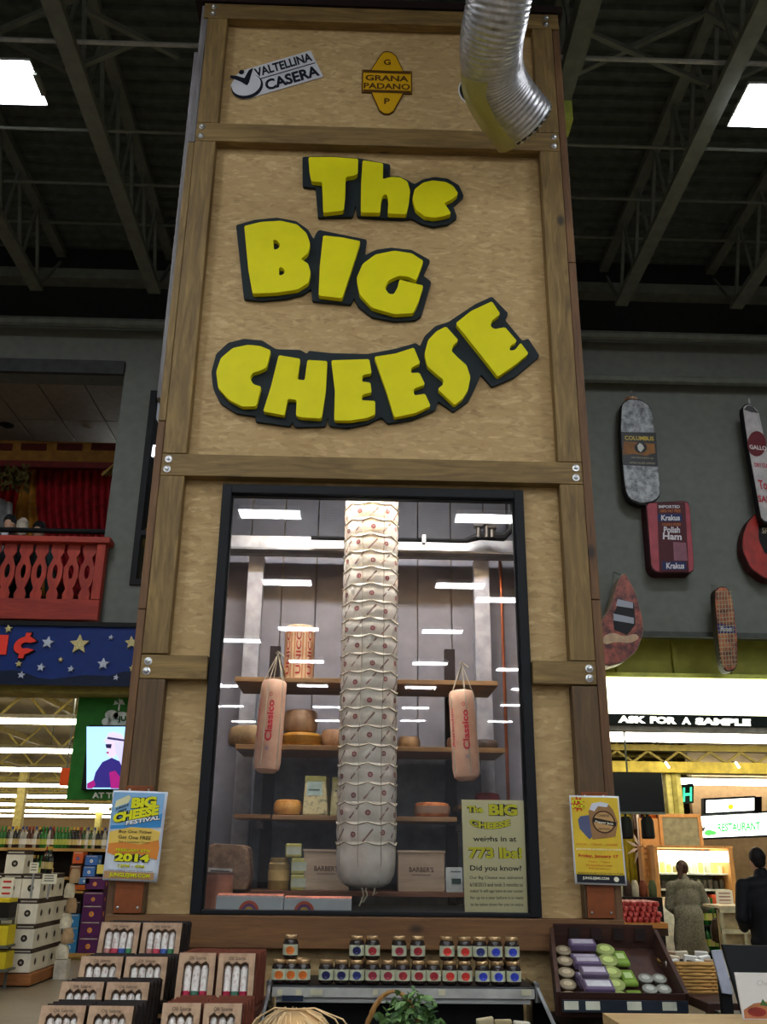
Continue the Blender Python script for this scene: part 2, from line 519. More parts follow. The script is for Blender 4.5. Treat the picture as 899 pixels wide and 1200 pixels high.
# tall narrow window in the grey wall, black frame, mullion, glass
t = tag(bpy.data.objects.new('window_1', None), kind='structure'); COL.objects.link(t); t.location = ((WNX0 + WNX1) / 2, YW, WNZ0)
fr = MB(); fw = 0.07; wx1 = WNX1 + 0.5
fr.box(WNX0, WNX0 + fw, YW - 0.03, YW + 0.1, WNZ0, WNZ1); fr.box(wx1 - fw, wx1, YW - 0.03, YW + 0.1, WNZ0, WNZ1)
fr.box(WNX0 + fw, wx1 - fw, YW - 0.03, YW + 0.1, WNZ0, WNZ0 + fw); fr.box(WNX0 + fw, wx1 - fw, YW - 0.03, YW + 0.1, WNZ1 - fw, WNZ1)
fr.build('window_frame', M_BLK, t)
zm = P(165, 625, YW).z
MB().box(WNX0 + fw, wx1 - fw, YW - 0.03, YW + 0.1, zm - 0.03, zm + 0.03).build('mullion', M_BLK, t)
MB().box(WNX0 + fw, wx1 - fw, YW + 0.02, YW + 0.03, WNZ0 + fw, zm - 0.03).build('pane', M_GLASS, t)
MB().box(WNX0 + fw, wx1 - fw, YW + 0.02, YW + 0.03, zm + 0.03, WNZ1 - fw).build('pane', M_GLASS, t)
# the room behind that window; glowing panels stand in for reflected lights
struct(MB().box(WNX0 - 0.1, -0.3, YW + 2.6, YW + 2.7, WZ0, 7.0), 'wall_back', flat((40, 52, 54), 0.8))
struct(MB().box(WNX0 - 0.16, WNX0 - 0.1, YW + 0.3, YW + 2.7, WZ0, 7.0), 'wall_side', flat((60, 66, 64), 0.8))
for i, (pa, pb) in enumerate(((534, 541), (547, 556), (560, 569), (577, 582))):
    a = P(179, pb, YW + 2.5); b = P(190, pa, YW + 2.5)
    tag(MB().box(a.x - .1, b.x + .1, YW + 2.4, YW + 2.55, a.z, b.z).build('reflection_glow', flat((225, 240, 255), 0.5, emit=3.0 if i < 2 else 1.2)),
        'glowing panel standing in for a light reflected in the narrow black window, %s from the top' % ('first', 'second', 'third', 'fourth')[i], 'light', 'glowing panels for reflections in the narrow window')

# ------------------------------------------------------------------ balcony room at the left
YB = 13.2
struct(MB().box(-13, XO - 0.02, YB, YB + 0.1, BZ, OT), 'wall_balcony', flat((96, 24, 22), 0.8))
fl = struct(MB().box(-13, XO, YW + 0.0, YB, BZ - 0.2, BZ), 'floor_balcony', flat((120, 104, 56), 0.7))
struct(MB().box(XO, XO + 0.02, YW + 0.3, YB, BZ, OT), 'wall_balcony_side', flat((100, 96, 88), 0.8))
tm = flat((150, 142, 128), 0.85, var=0.05, name='ceiling_tile')
cl = struct(MB().box(-13, XO, YW + 0.3, YB, OT + 0.14, OT + 0.18), 'ceiling_balcony', flat((60, 58, 54), 0.8))
cl.location = (0, 0, 0)
base = MB().box(-0.29, 0.29, -0.59, 0.59, -0.015, 0.015).build('ceiling_tile', tm, cl, local=True, bevel=0.004)
base.location = (XO - 0.34, YW + 0.95, OT + 0.12)
for i in range(9):
    for j in range(2):
        if i == 0 and j == 0: continue
        if i == 4 and j == 0: continue
        copy_part(base, (XO - 0.34 - i * 0.6, YW + 0.95 + j * 1.2, OT + 0.12), cl)
tx, ty = XO - 0.34 - 4 * 0.6, 11.02
struct(MB().box(tx - .29, tx + .29, 10.56, ty - .3, OT + .105, OT + .135).box(tx - .29, tx + .29, ty + .3, 11.74, OT + .105, OT + .135), 'trim_4', tm)
t = thing('troffer_light', 'unlit recessed light panel in the tiled balcony ceiling', 'ceiling light', (tx, ty, OT + 0.1))
MB().box(tx - .29, tx + .29, ty - .285, ty + .285, OT + 0.11, OT + 0.12).build('diffuser', flat((44, 50, 48), 0.4), t)
g = MB()
for k in (-0.27, -0.01, 0.25): g.box(tx + k, tx + k + 0.02, ty - .28, ty + .28, OT + 0.095, OT + 0.11)
for k in (-0.285, -0.01, 0.265): g.box(tx - .27, tx + .27, ty + k, ty + k + 0.02, OT + 0.095, OT + 0.109)
g.build('grid', flat((28, 30, 30), 0.5), t)
for px, py, lb, c in ((8, 499, 'small black ceiling speaker in the balcony ceiling', (25, 25, 25)), (105, 500, 'small pale smoke detector in the balcony ceiling', (150, 140, 130))):
    q = PZ(px, py, OT + 0.09)
    t = thing('ceiling_fitting', lb, 'fitting', q)
    MB().lathe([(0.03, -0.02), (0.09, 0.0), (0.1, 0.014)], q, 16).build('disc', flat(c, 0.5), t, smooth=True)
    MB().lathe([(0.02, -0.035), (0.03, -0.021)], q, 10).build('nub', flat(c, 0.5), t, smooth=True)
# painted yellow band with red slots, at the back of the balcony room
YV = 12.05
b0 = P(0, 540, YV).z; b1 = P(0, 516, YV).z; b2 = P(0, 547, YV).z
xr = P(134, 540, YV).x
t = thing('valance_beam', 'ochre beam with dark red slots across the balcony room', 'beam', (xr - 3, YV, b0))
MB().box(-11, xr + 0.1, YV, YV + 0.1, b0, b1).build('ochre_board', flat((148, 104, 44), 0.7), t)
MB().box(-11, xr + 0.1, YV - 0.03, YV + 0.07, b2, b0).build('red_board', flat((92, 26, 22), 0.7), t)
src = MB().box(-0.175, 0.175, -0.02, 0.0, -0.05, 0.05).build('slot', flat((80, 26, 20), 0.7), t, local=True)
zc = (P(70, 525, YV).z)
for i, px in enumerate((122, 82, 40, 0, -42)):
    q = P(px, 524, YV)
    if i == 0: src.location = Vector((q.x, q.y, q.z)) - root_loc(t)
    else: copy_part(src, Vector((q.x, q.y, q.z)) - root_loc(t), t)
# red stage curtain with folds, tied to the side
def curtain(pts_top, pts_bot, label, mat, name='stage_curtain', folds=11, amp=0.05, Y=12.5):
    n = 70; m = 14; vs = []; fs = []
    for j in range(m + 1):
        v = j / m
        for i in range(n + 1):
            u = i / n
            def lerp(l, u):
                k = u * (len(l) - 1); a = int(min(k, len(l) - 2)); f = k - a
                return l[a][0] * (1 - f) + l[a + 1][0] * f, l[a][1] * (1 - f) + l[a + 1][1] * f
            tx_, ty_ = lerp(pts_top, u); bx_, by_ = lerp(pts_bot, u)
            bow = math.sin(v * math.pi) * (1 - u) * 16
            px = tx_ * (1 - v) + bx_ * v - bow; py = ty_ * (1 - v) + by_ * v
            q = P(px, py, Y); q.y += amp * math.sin(u * folds * 2 * math.pi)
            vs.append(q)
    for j in range(m):
        for i in range(n):
            a = j * (n + 1) + i
            fs.append((a, a + 1, a + n + 2, a + n + 1))
    mb = MB().raw(vs, fs)
    o = mb.build(name, mat, smooth=True, angle=180)
    s = o.modifiers.new('thick', 'SOLIDIFY'); s.thickness = 0.015
    return tag(o, label, 'curtain')
curtain([(44, 545), (140, 545)], [(82, 700), (140, 700)], 'deep red stage curtain swept to the right of the balcony', flat((138, 16, 26), 0.75, var=0.2))
curtain([(-20, 560), (36, 556)], [(-20, 700), (20, 700)], 'bright red curtain at the left edge of the balcony', flat((150, 14, 18), 0.75, var=0.2), folds=6, Y=12.85)
curtain([(33, 544), (47, 544)], [(30, 700), (52, 700)], 'yellow hanging drape between the two red curtains', flat((176, 120, 40), 0.7), folds=3, amp=0.03, Y=12.68)
curtain([(-22, 575), (14, 590)], [(-22, 660), (14, 660)], 'pale grey drape at the left edge behind the balcony figures', flat((150, 150, 150), 0.7), folds=4, amp=0.03, Y=12.3)
tag(MB().poly_xz([(P(50, 600, 12.78).x, P(50, 600, 12.78).z), (P(66, 640, 12.78).x, P(66, 640, 12.78).z), (P(70, 720, 12.78).x, BZ + .005), (P(36, 720, 12.78).x, BZ + .005)], 12.74, 12.78)
    .build('teal_panel', flat((26, 54, 54), 0.7)), 'dark teal painted panel between the yellow and red drapes', 'panel')
# garland of dry leaves hanging at the top left of the balcony
gm = MB()
for k in range(260):
    q = P(random.uniform(-20, 34), random.uniform(550, 568), 11.8) + Vector((0, random.uniform(-.1, .1), 0))
    a = Euler((random.random() * 6, random.random() * 6, random.random() * 6)).to_matrix()
    gm.raw([q + a @ Vector(p) for p in ((0, 0, 0), (0.05, 0.02, 0), (0.11, 0, 0), (0.05, -0.03, 0.01))], [(0, 1, 2, 3)])
tag(gm.build('leaf_garland', flat((84, 74, 36), 0.8)), 'dry leafy garland hanging over the balcony at the left edge', 'garland', kind='stuff')
# straw fringe at the right of the balcony
sm = MB(); a0 = P(137, 541, 11.2)
for k in range(26):
    u = k / 25
    sm.bar(a0 + Vector((0, u * 0.2, 0)), P(119 + 16 * u, 556 + 2 * math.sin(k), 11.2 + u * .2), 0.014)
tag(sm.build('straw_fringe', flat((150, 120, 64), 0.8)), 'straw thatch fringe poking out from the balcony wall', 'thatch', kind='stuff')

# figures behind the railing
def figure(px, Y, ptop, scale, coat, label, head=(190, 150, 125), hat=None):
    q = P(px, ptop, Y); H_ = q.z - BZ
    b = Vector((q.x, Y, BZ))
    t = thing('dressed_figure', label, 'figure', b, 'dressed figures behind the balcony rail')
    s = H_ / 1.75
    MB().lathe([(0.13*s, 0), (0.15*s, 0.5*s), (0.16*s, 0.9*s), (0.21*s, 1.3*s), (0.18*s, 1.42*s), (0.07*s, 1.48*s), (0.05*s, 1.5*s)], b, 14, 1, 0.6).build('coat', flat(coat, 0.7), t, smooth=True)
    MB().lathe([(0.03*s, 1.45*s), (0.055*s, 1.5*s), (0.085*s, 1.6*s), (0.08*s, 1.69*s), (0.03*s, 1.745*s)], b, 12, 1, 1.1).build('head', flat(head, 0.6), t, smooth=True)
    MB().tube([b + Vector((-0.2*s, 0, 1.34*s)), b + Vector((-0.27*s, -0.05, 1.05*s)), b + Vector((-0.16*s, -0.2, 0.95*s))], [0.06*s, 0.05*s, 0.04*s], 8).build('arm', flat(coat, 0.7), t, smooth=True)
    MB().tube([b + Vector((0.2*s, 0, 1.34*s)), b + Vector((0.27*s, -0.05, 1.05*s)), b + Vector((0.16*s, -0.2, 0.95*s))], [0.06*s, 0.05*s, 0.04*s], 8).build('arm', flat(coat, 0.7), t, smooth=True)
    MB().poly_xz([(b.x - 0.05*s, b.z + 1.44*s), (b.x + 0.05*s, b.z + 1.44*s), (b.x, b.z + 1.15*s)], b.y - 0.13*s, b.y - 0.1*s).build('shirt_front', flat((190, 190, 195), 0.6), t)
    if hat: MB().lathe([(0.088*s, 1.62*s), (0.092*s, 1.69*s), (0.06*s, 1.75*s), (0.01*s, 1.765*s)], b, 12).build('hair', flat(hat, 0.7), t, smooth=True)
figure(13, 10.75, 604, 1, (20, 20, 24), 'small figure in a dark coat behind the balcony rail, second from the left edge', hat=(20, 20, 22))
figure(28, 11.1, 607, 1, (16, 16, 18), 'figure in black with pale bald head behind the balcony rail', (215, 200, 180))
figure(47, 11.45, 612, 1, (34, 60, 62), 'figure in a teal jacket with dark hair behind the balcony rail', hat=(18, 18, 22))
figure(-6, 11.5, 612, 1, (60, 30, 60), 'figure in purple at the left edge behind the balcony rail')

# balcony railing: cap, bottom board, end post, cut-out balusters and black tube rail
YR = YW - 0.10
M_RED = wood('red_stained_wood', (140, 36, 22), (186, 58, 36), 'X', knots=False)
M_REDZ = wood('red_stained_upright', (140, 36, 22), (188, 62, 38), 'Z', knots=False)
xe = P(121, 680, YR).x
z_b0, z_b1 = P(60, 727, YR).z, P(60, 703, YR).z
z_t0, z_t1 = P(60, 638, YR).z, P(60, 631, YR).z
t = thing('balcony_railing', 'red stained wooden balcony railing with cut-out balusters', 'railing', (xe - 2, YR, z_b0))
MB().box(-12, xe + 0.05, YR - 0.1, YR + 0.08, z_t0, z_t1).build('cap_rail', M_RED, t, bevel=0.008)
MB().box(-12, xe, YR - 0.05, YR + 0.05, z_b0, z_b1).build('bottom_board', M_RED, t, bevel=0.006)
MB().box(xe - 0.1, xe, YR - 0.06, YR + 0.06, z_b1, z_t0).build('end_post', M_REDZ, t, bevel=0.005)
Hh = z_t0 - z_b1
outl = [(0.042, 0), (0.048, 0.10), (0.028, 0.2), (0.045, 0.28), (0.062, 0.42), (0.06, 0.58), (0.04, 0.68), (0.03, 0.76), (0.055, 0.86), (0.05, 1.0)]
w2 = 1.35
poly = [(x * w2, z * Hh) for x, z in outl] + [(-x * w2, z * Hh) for x, z in reversed(outl)]
hole = [(0.022 * w2 * math.cos(a), (0.5 + 0.13 * math.sin(a)) * Hh) for a in [2 * math.pi * k / 12 for k in range(12)]]
src = MB().poly_xz(poly, -0.012, 0.012, [hole]).build('baluster', M_REDZ, t, local=True)
pitch_ = 0.178
src.location = Vector((xe - 0.19, YR, z_b1)) - root_loc(t)
for i in range(1, 16):
    copy_part(src, Vector((xe - 0.19 - i * pitch_, YR, z_b1)) - root_loc(t), t)
zr = P(60, 622, YR + 0.2).z
MB().tube([(-12, YR + 0.2, zr), (xe + 0.03, YR + 0.2, zr)], 0.03, 10).build('tube_rail', M_BLK, t, smooth=True)
MB().tube([(xe - 0.03, YR + 0.2, zr), (xe - 0.03, YR + 0.2, z_t1)], 0.025, 8).build('rail_post', M_BLK, t, smooth=True)
tag(MB().box(P(82, 660, YR+.14).x, P(88, 660, YR+.14).x + .03, YR + 0.14, YR + 0.15, P(80, 656, YR).z, P(80, 648, YR).z).build('yellow_note', flat((200, 180, 50), 0.6)), 'small yellow note seen between the red balusters', 'note')
# ------------------------------------------------------------------ the wooden display tower
TF = 4.90                       # front face of the trim boards
TO = 4.975                      # face of the strand board
TX0, TX1 = -1.155, 1.268        # trim outer edges
SX0, SX1 = -1.203, 1.322        # outer faces of the side boards
TD = 7.15                       # back of the tower
tower = thing('display_tower', 'tall wooden display tower of strand board with bolted lumber frame and black window', 'display case', (0.06, TF, 0))
WX0, WX1, WZ0_, WZ1_ = -0.80, 0.924, 1.385, 3.645    # window frame outside
def board(x0, x1, z0, z1, mat, name='trim_board', y0=TF, y1=None):
    return MB().box(x0, x1, y0, y1 or TO, z0, z1).build(name, mat, tower, bevel=0.004)
beams = [(6.075, 6.225), (3.68, 3.815)]
board(TX0 - 0.03, TX1 + 0.05, 7.155, 7.29, M_LUMX)
for z0, z1 in beams: board(TX0, TX1, z0, z1, M_LUMX)
board(TX0, WX0 - 0.004, 2.522, 2.648, M_LUMX); board(WX1 + 0.004, TX1, 2.528, 2.652, M_LUMX)
board(TX0 - 0.04, TX1 + 0.05, 1.24, 1.382, wood('sill_lumber', (96, 60, 28), (140, 98, 52), 'X'), y0=TF - 0.02)
PW = 0.137
for z0, z1, mt in ((6.228, 7.152, M_LUMZ), (3.818, 6.072, M_LUMZ), (2.655, 3.677, M_LUMZ), (1.385, 2.519, M_LUMD), (0.0, 1.237, M_LUMD)):
    board(TX0, TX0 + PW, z0, z1, mt); board(TX1 - PW, TX1, z0, z1, mt)
# boards on the flanks, seen edge on
for x0, x1, lst in ((SX0, TX0 - 0.004, ((4.03, 6.07, M_LUMZ), (6.075, 7.28, M_GREYW), (2.9, 4.025, M_SIDE), (0, 2.895, M_SIDE))),
                    (TX1 + 0.004, SX1, ((3.0, 5.2, M_SIDE), (5.205, 7.28, M_SIDE), (0, 2.995, M_SIDE)))):
    for z0, z1, mt in lst:
        board(x0, x1, z0, z1, mt, y0=TF + 0.012, y1=TF + 0.16)
board(SX0 - 0.035, SX0 - 0.002, 4.2, 6.9, M_GREYW, name='flank_batten', y0=TF + 0.06, y1=TF + 0.2)
# strand board panels: front pieces, flanks, roof, each a sheet
def panel(x0, x1, y0, y1, z0, z1, name='strand_board_panel'):
    return MB().box(x0, x1, y0, y1, z0, z1).build(name, M_OSB, tower)
IX0, IX1 = TX0 + 0.01, TX1 - 0.01
panel(IX0, IX1, TO, TO + 0.015, 6.15, 7.25); panel(IX0, IX1, TO, TO + 0.015, 3.75, 6.147)
panel(IX0, WX0 + 0.02, TO, TO + 0.015, 2.585, 3.747); panel(WX1 - 0.02, IX1, TO, TO + 0.015, 2.585, 3.747)
panel(IX0, WX0 + 0.02, TO, TO + 0.015, 1.32, 2.582); panel(WX1 - 0.02, IX1, TO, TO + 0.015, 1.32, 2.582)
panel(WX0 + 0.022, WX1 - 0.022, TO, TO + 0.015, WZ1_ - 0.02, 3.747)
panel(IX0, IX1, TO, TO + 0.015, 0, 1.317)
for x in (SX0 + 0.02, SX1 - 0.035):
    for z0 in (0, 2.44, 4.88): panel(x, x + 0.015, TF + 0.165, TD, z0, min(z0 + 2.435, 7.2))
panel(SX0 + 0.02, SX1 - 0.02, TO + 0.02, TD, 7.2, 7.215)
panel(SX0 + 0.036, SX1 - 0.036, TD - 0.015, TD, 0, 7.19)
# dark roof edge seen above the top board
MB().box(SX0 - 0.05, SX1 + 0.03, TF - 0.01, TF + 0.25, 7.30, 7.36).build('roof_edge', flat((34, 22, 20), 0.8), tower)
# bolts with washers
bolt0 = MB().lathe([(0.021, 0), (0.021, 0.004), (0.013, 0.005), (0.012, 0.014), (0.006, 0.018)], n=14, M=Matrix.Rotation(math.radians(90), 4, 'X')).build('bolt', M_ZINC, tower, smooth=True, local=True)
def bolts(lst):
    for i, (x, z) in enumerate(lst):
        q = Vector((x, TF, z)) - root_loc(tower)
        if bolt0.location.length == 0: bolt0.location = q
        else: copy_part(bolt0, q, tower)
bl = []
for z0, z1 in [(7.155, 7.29)] + beams + [(2.522, 2.648)]:
    for x in (TX0 + 0.035, TX1 - 0.04):
        bl += [(x, z0 + 0.038), (x + 0.003, z1 - 0.036)]
bolts(bl)
# black window frame in four bars with an inner lip, and the glass
FW = 0.054
FY0, FY1 = 4.925, 5.0
for x0, x1, z0, z1 in ((WX0, WX0 + FW, WZ0_, WZ1_), (WX1 - FW, WX1, WZ0_, WZ1_), (WX0 + FW, WX1 - FW, WZ1_ - FW, WZ1_), (WX0 + FW, WX1 - FW, WZ0_, WZ0_ + 0.02)):
    MB().box(x0, x1, FY0, FY1, z0, z1).build('window_frame', flat((13, 15, 20), 0.5, name='black_frame'), tower, bevel=0.004)
lp = MB()
a, b, c, d = WX0 + FW, WX1 - FW, WZ0_ + 0.02, WZ1_ - FW
lp.box(a, a + 0.006, FY0 + .03, FY1, c, d); lp.box(b - 0.006, b, FY0 + .03, FY1, c, d); lp.box(a, b, FY0 + .03, FY1, d - 0.006, d)
lp.build('glazing_bead', M_BLK, tower)
MB().box(a + 0.006, b - 0.006, 4.968, 4.974, c, d - .006).build('glass_pane', M_GLASS, tower)
# inside: ribbed white cooler panels, back and sides, floor and lamp
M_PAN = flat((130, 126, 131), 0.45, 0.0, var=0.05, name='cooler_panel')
M_PAN_SHADED = flat((70, 72, 80), 0.45, 0.0, var=0.05, name='shaded_panel')  # same panels darkened: shade above the beam is put into the colour
YBK = 6.75
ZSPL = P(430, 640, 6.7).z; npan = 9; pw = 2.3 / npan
for i in range(npan):
    x = -1.10 + i * pw
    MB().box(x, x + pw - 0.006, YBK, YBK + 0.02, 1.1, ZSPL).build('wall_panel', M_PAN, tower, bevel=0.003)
    MB().box(x, x + pw - 0.006, YBK, YBK + 0.02, ZSPL + .004, 6.6).build('wall_panel', M_PAN_SHADED, tower, bevel=0.003)
for x in (-1.13, 1.2):
    for i in range(6):
        y = 5.1 + i * 0.275
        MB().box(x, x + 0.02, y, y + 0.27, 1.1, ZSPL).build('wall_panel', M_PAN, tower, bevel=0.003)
        MB().box(x, x + 0.02, y, y + 0.27, ZSPL + .004, 6.6).build('wall_panel', M_PAN_SHADED, tower, bevel=0.003)
MB().box(-1.15, 1.22, 5.0, YBK, 1.08, 1.38).build('case_floor', flat((26, 28, 30), 0.6), tower)
# steel angle across the back and two uprights below it
zb0, zb1 = P(330, 650, 6.45).z, P(330, 631, 6.45).z
M_ALU = flat((150, 150, 152), 0.35, 0.4, name='aluminium')
MB().box(-1.1, 1.19, 6.40, 6.5, zb0, zb1).build('cross_beam', M_ALU, tower)
MB().box(-1.1, 1.19, 6.30, 6.40, zb0 - 0.01, zb0 + 0.006).build('beam_flange', flat((120, 120, 122), 0.4, 0.3), tower)
for px in (297, 566):
    q = P(px, 700, 6.45).x
    MB().box(q - 0.055, q + 0.055, 6.5, 6.58, 1.3, zb0).build('upright_channel', flat((168, 166, 170), 0.4, 0.2), tower)
# lamps of the cooler: a shaded strip high behind the front board, and one low for the shelves
lamp = MB().box(-0.75, 0.85, 5.12, 5.22, 4.32, 4.36).build('case_lamp', flat((246, 249, 255), 0.5, emit=46.0, name='case_tube'), tower)
MB().box(-0.77, 0.87, 5.10, 5.24, 4.36, 4.4).build('lamp_housing', M_WHITE, tower)

# black pipe run with valves and a copper line, hung inside at the right
q0 = P(497, 633, 6.2); q1 = P(545, 634, 6.2); q2 = P(562, 628, 6.2); q3 = P(590, 629, 6.2)
t = thing('coolant_line', 'black insulated pipe with valves across the upper right inside the window', 'pipe', q0)
MB().tube([q0 - Vector((0.8, 0, 0)), q0, q1], 0.016, 8).build('thin_pipe', M_BLK, t, smooth=True)
MB().tube([q1, q2, q3, q3 + Vector((0.05, 0, 0.05)), q3 + Vector((0.05, 0, 0.35))], [0.018, 0.03, 0.034, 0.03, 0.03], 10).build('thick_pipe', M_BLK, t, smooth=True)
v = MB()
for px, h in ((561, 618), (571, 616), (577, 620)):
    a = P(px, 630, 6.17); v.tube([a, P(px, h, 6.17)], 0.018, 8); v.box(a.x - .03, a.x + .03, a.y - .03, a.y + .03, P(px, h, 6.17).z, P(px, h, 6.17).z + 0.02)
v.build('valve', flat((60, 56, 52), 0.4, 0.5), t)
MB().box(P(495, 634, 6.15).x, P(499, 634, 6.15).x, 6.14, 6.2, P(495, 636, 6.15).z, P(495, 627, 6.15).z).build('pipe_clip', M_WHITE, t)
cx = P(589, 700, 6.55).x
tag(MB().tube([(cx, 6.6, 1.4), (cx, 6.6, 3.9)], 0.012, 8).build('copper_pipe', flat((150, 84, 56), 0.35, 0.7), smooth=True), 'thin upright copper pipe at the right inside the window', 'pipe')

# ------------------------------------------------------------------ sticker signs on the top panel
def sticker(name, label, corners_px, Y, mat, cat='sign', thick=0.006, n=None):
    tl, tr, br, bl_ = [P(*c, Y) for c in corners_px]
    t = thing(name, label, cat, (tl + br) / 2)
    fn = quad_fn(tl, tr, br, bl_)
    return t, fn
YS = TO - 0.006
t, fn = sticker('cheese_sticker', 'white tilted sticker with cheese wheel emblem, lettered VALTELLINA CASERA', [(266.5, 88), (369, 58), (379, 90), (276, 120)], YS, None)
m = MB(); pts = [(0.22, 1), (0.95, 1.0), (1, 0.0), (0.24, 0), (0.12, 0.0), (0.03, 0.25), (0.0, 0.6), (0.1, 0.92)]
m.prism([fn(u, v_, 0.003) for u, v_ in pts], [fn(u, v_, -0.005) for u, v_ in pts]); m.build('sheet', flat((205, 205, 212), 0.5, var=0.02), t)
ink = MB(); F = lambda u, v_: fn(u, v_, 0.005)
text(ink, 'VALTELLINA', (0.29, 0.62, 0.94, 0.93), F, 0.035); text(ink, 'CASERA', (0.36, 0.06, 0.97, 0.44), F, 0.04)
rect(ink, 0.32, 0.51, 0.96, 0.545, F)
M_NAVY = flat((18, 22, 34), 0.5, var=0)
ink.build('lettering', M_NAVY, t)
em = MB(); disc(em, 0.17, 0.40, 0.175, 0.42, F, 28); em.build('emblem_rim', M_NAVY, t)
em = MB(); disc(em, 0.165, 0.46, 0.160, 0.37, lambda u, v_: fn(u, v_, 0.0065), 28); em.build('emblem_wheel', flat((205, 205, 212), 0.5, var=0.02), t)
em = MB(); patch(em, [(0.03, 0.93), (0.09, 0.86), (0.165, 0.7), (0.24, 0.93), (0.29, 0.96), (0.2, 0.5), (0.17, 0.42), (0.12, 0.6), (0.02, 0.86)], lambda u, v_: fn(u, v_, 0.008))
disc(em, 0.155, 0.93, 0.03, 0.08, lambda u, v_: fn(u, v_, 0.008), 12); em.build('emblem_cut', M_NAVY, t)

t, fn = sticker('diamond_sticker', 'yellow diamond sticker with two brown bars, lettered GRANA PADANO', [(425, 59), (483, 61), (483, 136), (423, 134)], YS, None)
M_DIA = flat((206, 158, 14), 0.5, var=0.02); M_BRN = flat((84, 54, 16), 0.5, var=0.0)
dia = [(0.5, 1.0), (0.58, 0.985), (0.68, 0.93), (0.83, 0.69), (1.0, 0.69), (1.0, 0.33), (0.83, 0.33), (0.64, 0.05), (0.55, 0.005), (0.45, 0.005), (0.36, 0.05), (0.19, 0.33), (0.0, 0.33), (0.0, 0.69), (0.17, 0.69), (0.36, 0.93), (0.42, 0.985)]
MB().prism([fn(u, v_, 0.003) for u, v_ in dia], [fn(u, v_, -0.005) for u, v_ in dia]).build('sheet', M_BRN, t)
m = MB(); F = lambda u, v_: fn(u, v_, 0.0045)
patch(m, [(0.5 + (u - 0.5) * 0.95, 0.5 + (v_ - 0.5) * 0.96) for u, v_ in dia], F); m.build('yellow_field', M_DIA, t)
m = MB(); F = lambda u, v_: fn(u, v_, 0.006)
rect(m, 0.03, 0.635, 0.97, 0.68, F); rect(m, 0.03, 0.33, 0.97, 0.375, F)
text(m, 'GRANA', (0.07, 0.515, 0.93, 0.605), F, 0.03); text(m, 'PADANO', (0.04, 0.39, 0.96, 0.48), F, 0.03)
text(m, 'G', (0.43, 0.77, 0.57, 0.86), F, 0.03); text(m, 'P', (0.45, 0.16, 0.56, 0.25), F, 0.03)
m.build('lettering', M_BRN, t)
# round sticker mostly hidden behind the duct
t = thing('round_sticker', 'round white and black sticker mostly hidden behind the silver duct', 'sign', P(562, 106, YS))
c = P(562, 106, YS)
MB().lathe([(0.15, 0), (0.15, 0.004)], c, 32, M=None).build('x', M_WHITE, t) if False else None
rr = Matrix.Translation(c) @ Matrix.Rotation(math.radians(90), 4, 'X')
MB().lathe([(0.148, -0.005), (0.148, 0.0)], n=36, M=rr).build('sheet', M_WHITE, t)
MB().lathe([(0.139, 0.001), (0.139, 0.002)], n=36, M=rr).build('black_disc', M_INK, t)
MB().lathe([(0.118, 0.003), (0.118, 0.004)], n=36, M=rr).build('white_disc', flat((200, 196, 170), 0.5), t)

# ------------------------------------------------------------------ the big cut-out words: dark backing board and proud yellow letters
M_BACK = flat((26, 36, 42), 0.55, var=0.03, name='dark_foam_board')
M_YEL = flat((228, 219, 8), 0.5, var=0.015, name='yellow_foam_board')
def word(name, label, tox, back, letters):
    yb0, yb1, yf = TO - 0.026, TO - 0.001, TO - 0.066
    W = lambda p, Y: P(*tox(p), Y)
    ctr = W(back[0], yb1)
    t = thing(name, label, 'sign', ctr, 'words of the big yellow sign')
    f = [W(p, yb0) for p in back]; b = [Vector((p.x, yb1, p.z)) for p in f]
    MB().prism(f, b).build('backing_board', M_BACK, t)
    for out, holes in letters:
        f = [W(p, yf) for p in out]; b = [Vector((p.x, yb0 - 0.0005, p.z)) for p in f]
        hs = []
        for h in holes:
            hf = [W(p, yf) for p in h]; hs.append((hf, [Vector((p.x, yb0 - 0.0005, p.z)) for p in hf]))
        MB().prism(f, b, hs).build('letter', M_YEL, t)
A_ = lambda p: (240 + p[0] / 2.2475, 170 + p[1] / 2.2475)
B_ = lambda p: (230 + p[0] / 2.1405, 340 + p[1] / 2.1405)
def sm(pts, it=1):
    """round the corners of an outline a little (one pass of corner cutting)"""
    for _ in range(it):
        out = []
        n = len(pts)
        for i in range(n):
            a, b = pts[i], pts[(i + 1) % n]
            d = math.hypot(b[0] - a[0], b[1] - a[1]) or 1
            k = min(0.25, 3.0 / d)
            out += [(a[0] + (b[0] - a[0]) * k, a[1] + (b[1] - a[1]) * k), (b[0] - (b[0] - a[0]) * k, b[1] - (b[1] - a[1]) * k)]
        pts = out
    return pts
word('sign_word', 'yellow cut-out word The on its dark board, topmost on the tower', A_,
     sm([(257, 31), (330, 29), (410, 35), (489, 51), (487, 82), (512, 82), (538, 94), (552, 103), (575, 90), (605, 84), (640, 88), (670, 106), (683, 135), (654, 160), (665, 190), (640, 208), (602, 214), (570, 206), (546, 192), (520, 195), (402, 188), (397, 158), (390, 188), (298, 190), (292, 112), (258, 109)]),
     [(sm([(273, 32), (330, 31), (404, 36), (403, 74), (395, 80), (371, 84), (370, 130), (366, 172), (312, 178), (309, 97), (281, 95), (275, 62)]), []),
      (sm([(416, 40), (470, 48), (469, 90), (490, 84), (515, 85), (534, 96), (541, 120), (538, 150), (531, 182), (482, 180), (484, 142), (479, 130), (470, 131), (465, 145), (462, 178), (411, 177), (412, 100)]), []),
      (sm([(547, 140), (553, 116), (575, 99), (600, 93), (635, 97), (655, 108), (668, 128), (652, 142), (630, 152), (640, 166), (649, 180), (630, 187), (605, 191), (580, 188), (556, 170)]), [])])
